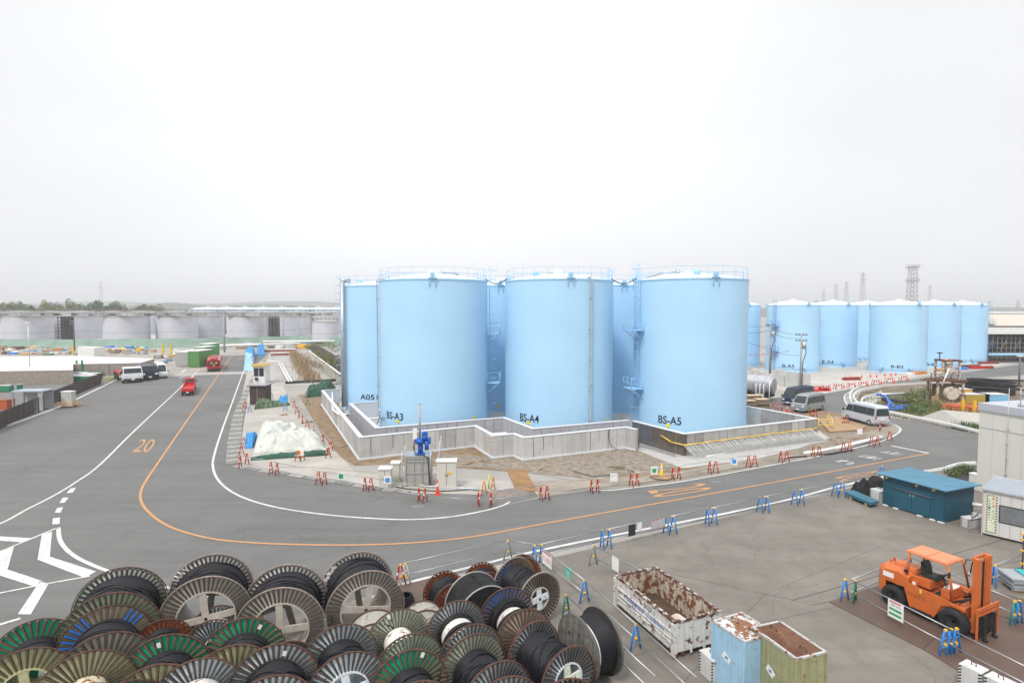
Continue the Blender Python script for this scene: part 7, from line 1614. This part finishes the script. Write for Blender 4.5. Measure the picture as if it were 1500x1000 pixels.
# ================================================================ far left: grey tanks, bank, woods
GT = mat('grey_tank_paint', (.53,.54,.585), .5, var=.08, sc_=.3, streak=.12, dirtcol=(.3,.28,.26)); GTD = mat('grey_tank_joint', (.25,.25,.27), .5)
ZT = 1.6; KY = 1.2
sheet_terrace = [gp(-300,497,ZT),gp(160,497,ZT),gp(300,494,ZT),gp(492,488,ZT)]
gt = [((1.7,80.8),171,'first'),((70,150.5),186,'second'),((151,221),171,'third'),((228,291),178,'fourth'),((268,328),192,'fifth'),((332,390),186,'sixth'),((391,439),200,'seventh'),((415,457),214,'eighth'),((-75,-6),171,None),((457,497),175,'ninth')]
for (pl, pr), Y, nme in gt:
    Y *= KY
    a = math.atan(((pl+pr)/2-750)/F); h = (math.atan((pr-750)/F)-math.atan((pl-750)/F))/2; X = Y*math.tan(a); R = math.hypot(X,Y)*math.sin(h)
    rim = 462.5 if nme != 'ninth' else 470; ztop = gd(750, rim, Y).z; zb_ = ZT
    t = thing('grey_tank', (f'{nme} squat grey storage tank from the left behind the green bank' if nme else 'squat grey tank cut off by the left edge'), 'storage tank', (X,Y,zb_), 0, 'squat grey tanks behind the green bank'); H = ztop-zb_
    mb = MB(); mb.lathe([(R,0),(R,H)], 64); mb.build('shell', GT, t)
    mb = MB(); mb.lathe([(R+.1,H-.5),(R+.1,H-.02)], 64); mb.lathe([(R+.1,H-.02),(R*.5,H+.25),(.01,H+.35)], 64); mb.build('roof', mat('grey_tank_roof', (.4,.39,.38), .7), t)
    mb = MB()
    for z in (H*.33,): mb.lathe([(R+.02,z),(R+.05,z+.05),(R+.02,z+.1)], 64)
    mb.build('flange_joint', GTD, t)
    mb = MB(); railing(mb, R-.1, H, 1.3, 20, (.65,1.3), .07, 40); mb.build('railing', mat('rail_brown', (.22,.2,.19), .7), t)
for k in range(13):
    Y = 265+(k%2)*12; px = -60+k*45; X = gd(px,460,Y).x; R = 8.2; zt = gd(px,456.8,Y).z
    t = thing('grey_tank', f'{ORD[k]} roof from the left in the rear row of grey tanks', 'storage tank', (X,Y,0), 0, 'rear row of squat grey tanks'); mb = MB(); mb.lathe([(R,0),(R,zt)],48); mb.build('shell', GT, t)
    mb = MB(); mb.lathe([(R+.1,zt-.4),(R+.1,zt),(R*.5,zt+.35),(.01,zt+.5)],48); mb.build('roof', mat('grey_tank_roof', (.4,.39,.38), .7), t); mb = MB(); railing(mb, R-.1, zt, 1.2, 18, (.6,1.2), .07, 36); mb.build('railing', mat('rail_brown', (.22,.2,.19), .7), t)
mb = MB(); d0 = [gd(px,500,Y*KY) for px, Y in ((-300,158),(60,158),(160,158),(300,163),(440,176),(500,170))]
back = [gd(px,500,Y) for px, Y in ((500,330),(-400,330))]
mb.sheet([Vector((p.x,p.y,ZT)) for p in d0]+[Vector((p.x,p.y,ZT)) for p in back], ZT); struct(mb.build('tank_terrace', CONC2))
GB_ = mat('green_bank_sheet', (.17,.25,.20), .7, var=.22, sc_=.25, bump=.4, bs=2); mb = MB()
n = len(d0); vs = []; jr = random.Random(4)
Pm = crom(d0, 10)
for i, p in enumerate(Pm):
    j = jr.uniform(-.15,.15); vs += [(p.x,p.y,2.9+j),(p.x,p.y-1.5,1.4+j),(p.x,p.y-3.5,0)]
mb.add(vs, [(3*i+k+1,3*i+k+4,3*i+k+3,3*i+k) for i in range(len(Pm)-1) for k in range(2)]); struct(mb.build('green_bank', GB_))
t = thing('scaffold_tower', 'dark scaffold tower between the first two grey tanks', 'scaffold', (gd(85,480,201).x,201,ZT)); wv = gd(103,480,201).x-gd(85,480,201).x; mb = MB(); hh = gd(90,463,201).z-ZT
for k in range(5):
    for y in (0,1.5): mb.cyl((wv*k/4,y,0),(wv*k/4,y,hh),.14,None,4)
for k in range(8): mb.box(0,wv,-.1,1.6,hh*k/8+.3,hh*k/8+.55)
mb.build('frame', mat('dark_scaffold', (.06,.055,.055), .7), t); mb = MB(); mb.box(0,wv,1.7,1.9,0,hh); mb.build('screen', mat('dark_screen', (.1,.1,.11), .7), t)
t = thing('scaffold_tower', 'dark scaffold tower between the sixth and seventh grey tanks', 'scaffold', (gd(391,480,219).x,219,ZT)); wv = gd(407,480,219).x-gd(391,480,219).x; mb = MB()
for k in range(4):
    for y in (0,1.5): mb.cyl((wv*k/3,y,0),(wv*k/3,y,hh),.14,None,4)
for k in range(7): mb.box(0,wv,-.1,1.6,hh*k/7+.3,hh*k/7+.5)
mb.build('frame', mat('scaffold_mid', (.14,.13,.13), .7), t); mb = MB(); mb.box(0,wv,1.7,1.9,0,hh); mb.build('screen', mat('mid_screen', (.2,.2,.2), .7), t)
# walkway band across the tank tops
for i, (p0, p1, Y) in enumerate(((-120,86,165),(100,232,165),(226,334,172),(330,498,180))):
    Y *= KY; z = gd(750,461.5,Y).z; x0 = gd(p0,460,Y).x; x1 = gd(p1,460,Y).x; t = thing('roof_walkway', f'{ORD[i]} stretch of cluttered walkway along the grey tank tops', 'walkway', (x0,Y,z), 0, 'walkways on the grey tanks'); mb = MB(); mb.box(0,x1-x0,0,1.2,-.25,-.05); mb.build('deck', mat('walk_deck', (.28,.26,.25), .7), t)
    mb = MB(); nn = int((x1-x0)/1.8)
    for k in range(nn+1): mb.cyl(((x1-x0)*k/nn,0,0),((x1-x0)*k/nn,0,1.25),.05,None,4)
    for q in (.6,1.25): mb.cyl((0,0,q),(x1-x0,0,q),.05,None,4)
    mb.build('railing', mat('walk_rail', (.35,.34,.34), .6), t); mb = MB(); q2 = random.Random(i)
    for k in range(nn): 
        if q2.random() < .6: x = q2.uniform(0,x1-x0); mb.box(x,x+q2.uniform(.4,3),.2,1.0,-.05,q2.uniform(.2,.8))
    mb.build('clutter', mat('walk_clutter', (.3,.29,.28), .7, var=.5, sc_=.5), t)['kind'] = 'stuff'
for i, k in enumerate(range(8)):
    Y = 290+i*4; px = 305+i*27; R = 9; X = gd(px,460,Y).x; zt = gd(px,453.5,Y).z
    t = thing('blue_tank', f'{ORD[i]} far pale blue tank with white domed roof from the left, behind the grey tanks', 'storage tank', (X,Y,0), 0, 'far blue tanks behind the grey ones'); mb = MB(); mb.lathe([(R,0),(R,zt)],48); mb.build('shell', BLUET, t); mb = MB(); mb.lathe([(R+.1,zt),(R*.6,zt+.9),(.01,zt+1.4)],48); mb.build('roof', WHITE, t); mb = MB(); mb.cyl((0,0,zt+1.3),(0,0,zt+2.1),.5,None,8); mb.build('vent', BLUET2, t)
# woods behind and hills
def hills(name, pts, Y, m, depth=250):
    mb = MB(); vs = []
    for px, py in pts:
        p = gd(px, py, Y); vs += [(p.x,Y-depth*.6,0),(p.x,Y,p.z),(p.x,Y+depth,0)]
    mb.add(vs, [(3*i+k,3*i+k+3,3*i+k+4,3*i+k+1) for i in range(len(pts)-1) for k in range(2)], 0, True); struct(mb.build(name, m))
HM = mat('wooded_hill', (.06,.085,.05), .9, var=.4, sc_=.02, bump=.5, bs=.2); q3 = random.Random(9)
hills('hills', [(-900+i*14, 447+1.2*math.sin(i*.6)+q3.uniform(-.6,.6)-(3.5*math.exp(-((-900+i*14-262)/28)**2))) for i in range(98)], 1300, HM)
hills('hills', [(-900+i*40, 443+2*math.sin(i*.9)) for i in range(40)], 2300, HM, 400)
hills('hills', [(430+i*30, 451+1.0*math.sin(i*.7)+q3.uniform(-.5,.5)) for i in range(60)], 1500, HM)
# lattice towers
def tower(label, px, pyt, Y, wb, wt, m, bands=(), arms=(), n=14, thick=.12, cat='tower', name='lattice_tower', group=None):
    p = gd(px,457,Y); h = gd(px,pyt,Y).z; t = thing(name, label, cat, (p.x,Y,0), .4, group); mb = MB()
    def c(z, k): w = wb+(wt-wb)*z/h; return Vector((w/2*(1 if k in (0,1) else -1), w/2*(1 if k in (0,3) else -1), z))
    for k in range(4): mb.cyl(c(0,k), c(h,k), thick, None, 4)
    for i in range(n):
        z0, z1 = h*i/n, h*(i+1)/n
        for k in range(4): mb.cyl(c(z0,k), c(z1,(k+1)%4), thick*.6, None, 4); mb.cyl(c(z1,k), c(z0,(k+1)%4), thick*.6, None, 4); mb.cyl(c(z1,k), c(z1,(k+1)%4), thick*.6, None, 4)
    mb.build('lattice', m, t)
    for z in bands: q = MB(); zz = gd(px,z,Y).z; q.lathe([(wt*.9,zz),(wt*1.15,zz),(wt*1.15,zz+.25),(wt*.9,zz+.25)],12); q.lathe([(wt*1.12,zz+1.2),(wt*1.15,zz+1.3)],12); [q.cyl((wt*1.13*math.cos(a),wt*1.13*math.sin(a),zz),(wt*1.13*math.cos(a),wt*1.13*math.sin(a),zz+1.3),.08,None,4) for a in [k*PI/4 for k in range(8)]]; q.build('platform', m, t)
    for z in arms: q = MB(); zz = gd(px,z,Y).z; q.cyl((-wb*.9,0,zz),(wb*.9,0,zz),thick*1.2,None,4); q.cyl((-wb*.9,0,zz),(0,0,zz+1.5),thick,None,4); q.cyl((wb*.9,0,zz),(0,0,zz+1.5),thick,None,4); q.build('cross_arm', m, t)
    return t
TW = mat('tower_steel', (.33,.31,.32), .6)
tower('grey steel lattice tower with two round platforms behind the distant tanks', 1335, 389, 300, 4.6, 2.7, TW, (392,412), n=16, thick=.11)
for px, pyt, Y, lb in ((1262.5,399,620,'tallest faint power pylon behind tank B-A3'),(1239,412,760,'faint power pylon left of the tallest one'),(1224,415,800,'faint power pylon third from the right of the group'),(1206,424,900,'leftmost faint power pylon of the group over tank B-A4'),(1361,417,880,'faint power pylon right of the steel tower'),(149,411,1000,'faint power pylon above the left woods'),(343,438,1100,'small faint power pylon over the far blue roofs'),(1491,440,620,'faint mast at the right edge skyline')):
    tower(lb, px, pyt, Y, 7, 1.5, mat('pylon_steel', (.38,.37,.39), .6), (), (pyt+4,pyt+10,pyt+16) if pyt < 430 else (), n=10, thick=.13, cat='pylon', name='power_pylon', group='power pylons in the haze')
# ================================================================ air, light, camera
mb = MB(); mb.box(-2500, 2500, -200, 3500, -1, 66); hz = mb.build('haze', []); hz.data.materials.clear()
hm = bpy.data.materials.new('haze_air'); hm.use_nodes = True; hm.node_tree.nodes.clear()
o = hm.node_tree.nodes.new('ShaderNodeOutputMaterial'); pv = hm.node_tree.nodes.new('ShaderNodeVolumePrincipled')
pv.inputs['Color'].default_value = (.955,.962,.985,1); pv.inputs['Density'].default_value = .00055; pv.inputs['Anisotropy'].default_value = .1
hm.node_tree.links.new(pv.outputs['Volume'], o.inputs['Volume']); hz.data.materials.append(hm); struct(hz, 'stuff')
w = bpy.data.worlds.new('World'); sc.world = w; w.use_nodes = True; nt = w.node_tree; N = nt.nodes; L = nt.links
bg = N['Background']; bg.inputs['Strength'].default_value = .1
sky = N.new('ShaderNodeTexSky'); sky.sky_type = 'NISHITA'; sky.sun_disc = False; SE = math.radians(52); SA = math.radians(-8)
sky.sun_elevation = SE; sky.sun_rotation = SA; sky.air_density = 1; sky.dust_density = 3
# overcast deck over the clear sky: brightness by elevation plus soft cloud noise
tc = N.new('ShaderNodeTexCoord'); sx = N.new('ShaderNodeSeparateXYZ'); L.new(tc.outputs['Generated'], sx.inputs[0])
cr = N.new('ShaderNodeValToRGB'); L.new(sx.outputs['Z'], cr.inputs['Fac'])
e = cr.color_ramp.elements
e[0].position = 0.; e[0].color = (.72,.727,.75,1); e[1].position = 1.; e[1].color = (1.75,1.76,1.79,1)
for p, c in ((.06,(.735,.741,.762,1)), (.2,(.755,.76,.775,1)), (.36,(.755,.76,.77,1)), (.5,(.77,.772,.78,1)), (.7,(1.2,1.21,1.23,1))):
    q = e.new(p); q.color = c
mp = N.new('ShaderNodeMapping'); mp.inputs['Scale'].default_value = (1.2,1.2,3); L.new(tc.outputs['Generated'], mp.inputs['Vector'])
nz = N.new('ShaderNodeTexNoise'); nz.inputs['Scale'].default_value = 1.6; nz.inputs['Detail'].default_value = 4; L.new(mp.outputs[0], nz.inputs['Vector'])
# glow of the veiled sun
dt = N.new('ShaderNodeVectorMath'); dt.operation = 'DOT_PRODUCT'; L.new(tc.outputs['Generated'], dt.inputs[0])
gdir = Vector((-.098, .93, .355)).normalized(); dt.inputs[1].default_value = gdir
gm = N.new('ShaderNodeMapRange'); gm.interpolation_type = 'SMOOTHSTEP'; L.new(dt.outputs['Value'], gm.inputs['Value'])
gm.inputs['From Min'].default_value = .80; gm.inputs['From Max'].default_value = 1.; gm.inputs['To Max'].default_value = .15
nm = N.new('ShaderNodeMapRange'); L.new(nz.outputs['Fac'], nm.inputs['Value']); nm.inputs['From Min'].default_value = .3; nm.inputs['From Max'].default_value = .7; nm.inputs['To Min'].default_value = .965; nm.inputs['To Max'].default_value = 1.035
ad = N.new('ShaderNodeMath'); ad.operation = 'ADD'; L.new(nm.outputs[0], ad.inputs[0]); L.new(gm.outputs[0], ad.inputs[1])
mu = N.new('ShaderNodeMath'); mu.operation = 'MULTIPLY'; L.new(ad.outputs[0], mu.inputs[0]); mu.inputs[1].default_value = 10.
vm = N.new('ShaderNodeVectorMath'); vm.operation = 'SCALE'; L.new(cr.outputs['Color'], vm.inputs[0]); L.new(mu.outputs[0], vm.inputs['Scale'])
mx = N.new('ShaderNodeMix'); mx.data_type = 'RGBA'; mx.inputs[0].default_value = .95; L.new(sky.outputs[0], mx.inputs[6]); L.new(vm.outputs[0], mx.inputs[7])
L.new(mx.outputs[2], bg.inputs['Color'])
sl = bpy.data.lights.new('sun', 'SUN'); sl.energy = 1.9; sl.angle = math.radians(12); sl.color = (1,.97,.93)
so = bpy.data.objects.new('sun', sl); COL.objects.link(so)
# light comes from behind-left above the camera so the tank fronts are lit evenly
SD = Vector((math.sin(math.radians(-150))*math.cos(SE), math.cos(math.radians(-150))*math.cos(SE), math.sin(SE)))
so.rotation_euler = SD.to_track_quat('Z', 'Y').to_euler()
sky.sun_rotation = math.radians(-150)
cam = bpy.data.cameras.new('camera'); co = bpy.data.objects.new('camera', cam); COL.objects.link(co)
co.location = (0, 0, CH); co.rotation_euler = (PI/2-TILT, 0, 0); cam.sensor_width = 36; cam.lens = F/1500*36; cam.clip_end = 8000; cam.clip_start = .5
sc.camera = co
sc.view_settings.view_transform = 'Standard'; sc.view_settings.look = 'None'; sc.view_settings.gamma = 1; sc.view_settings.exposure = .36
try:
    sc.cycles.use_denoising = True
except Exception: pass
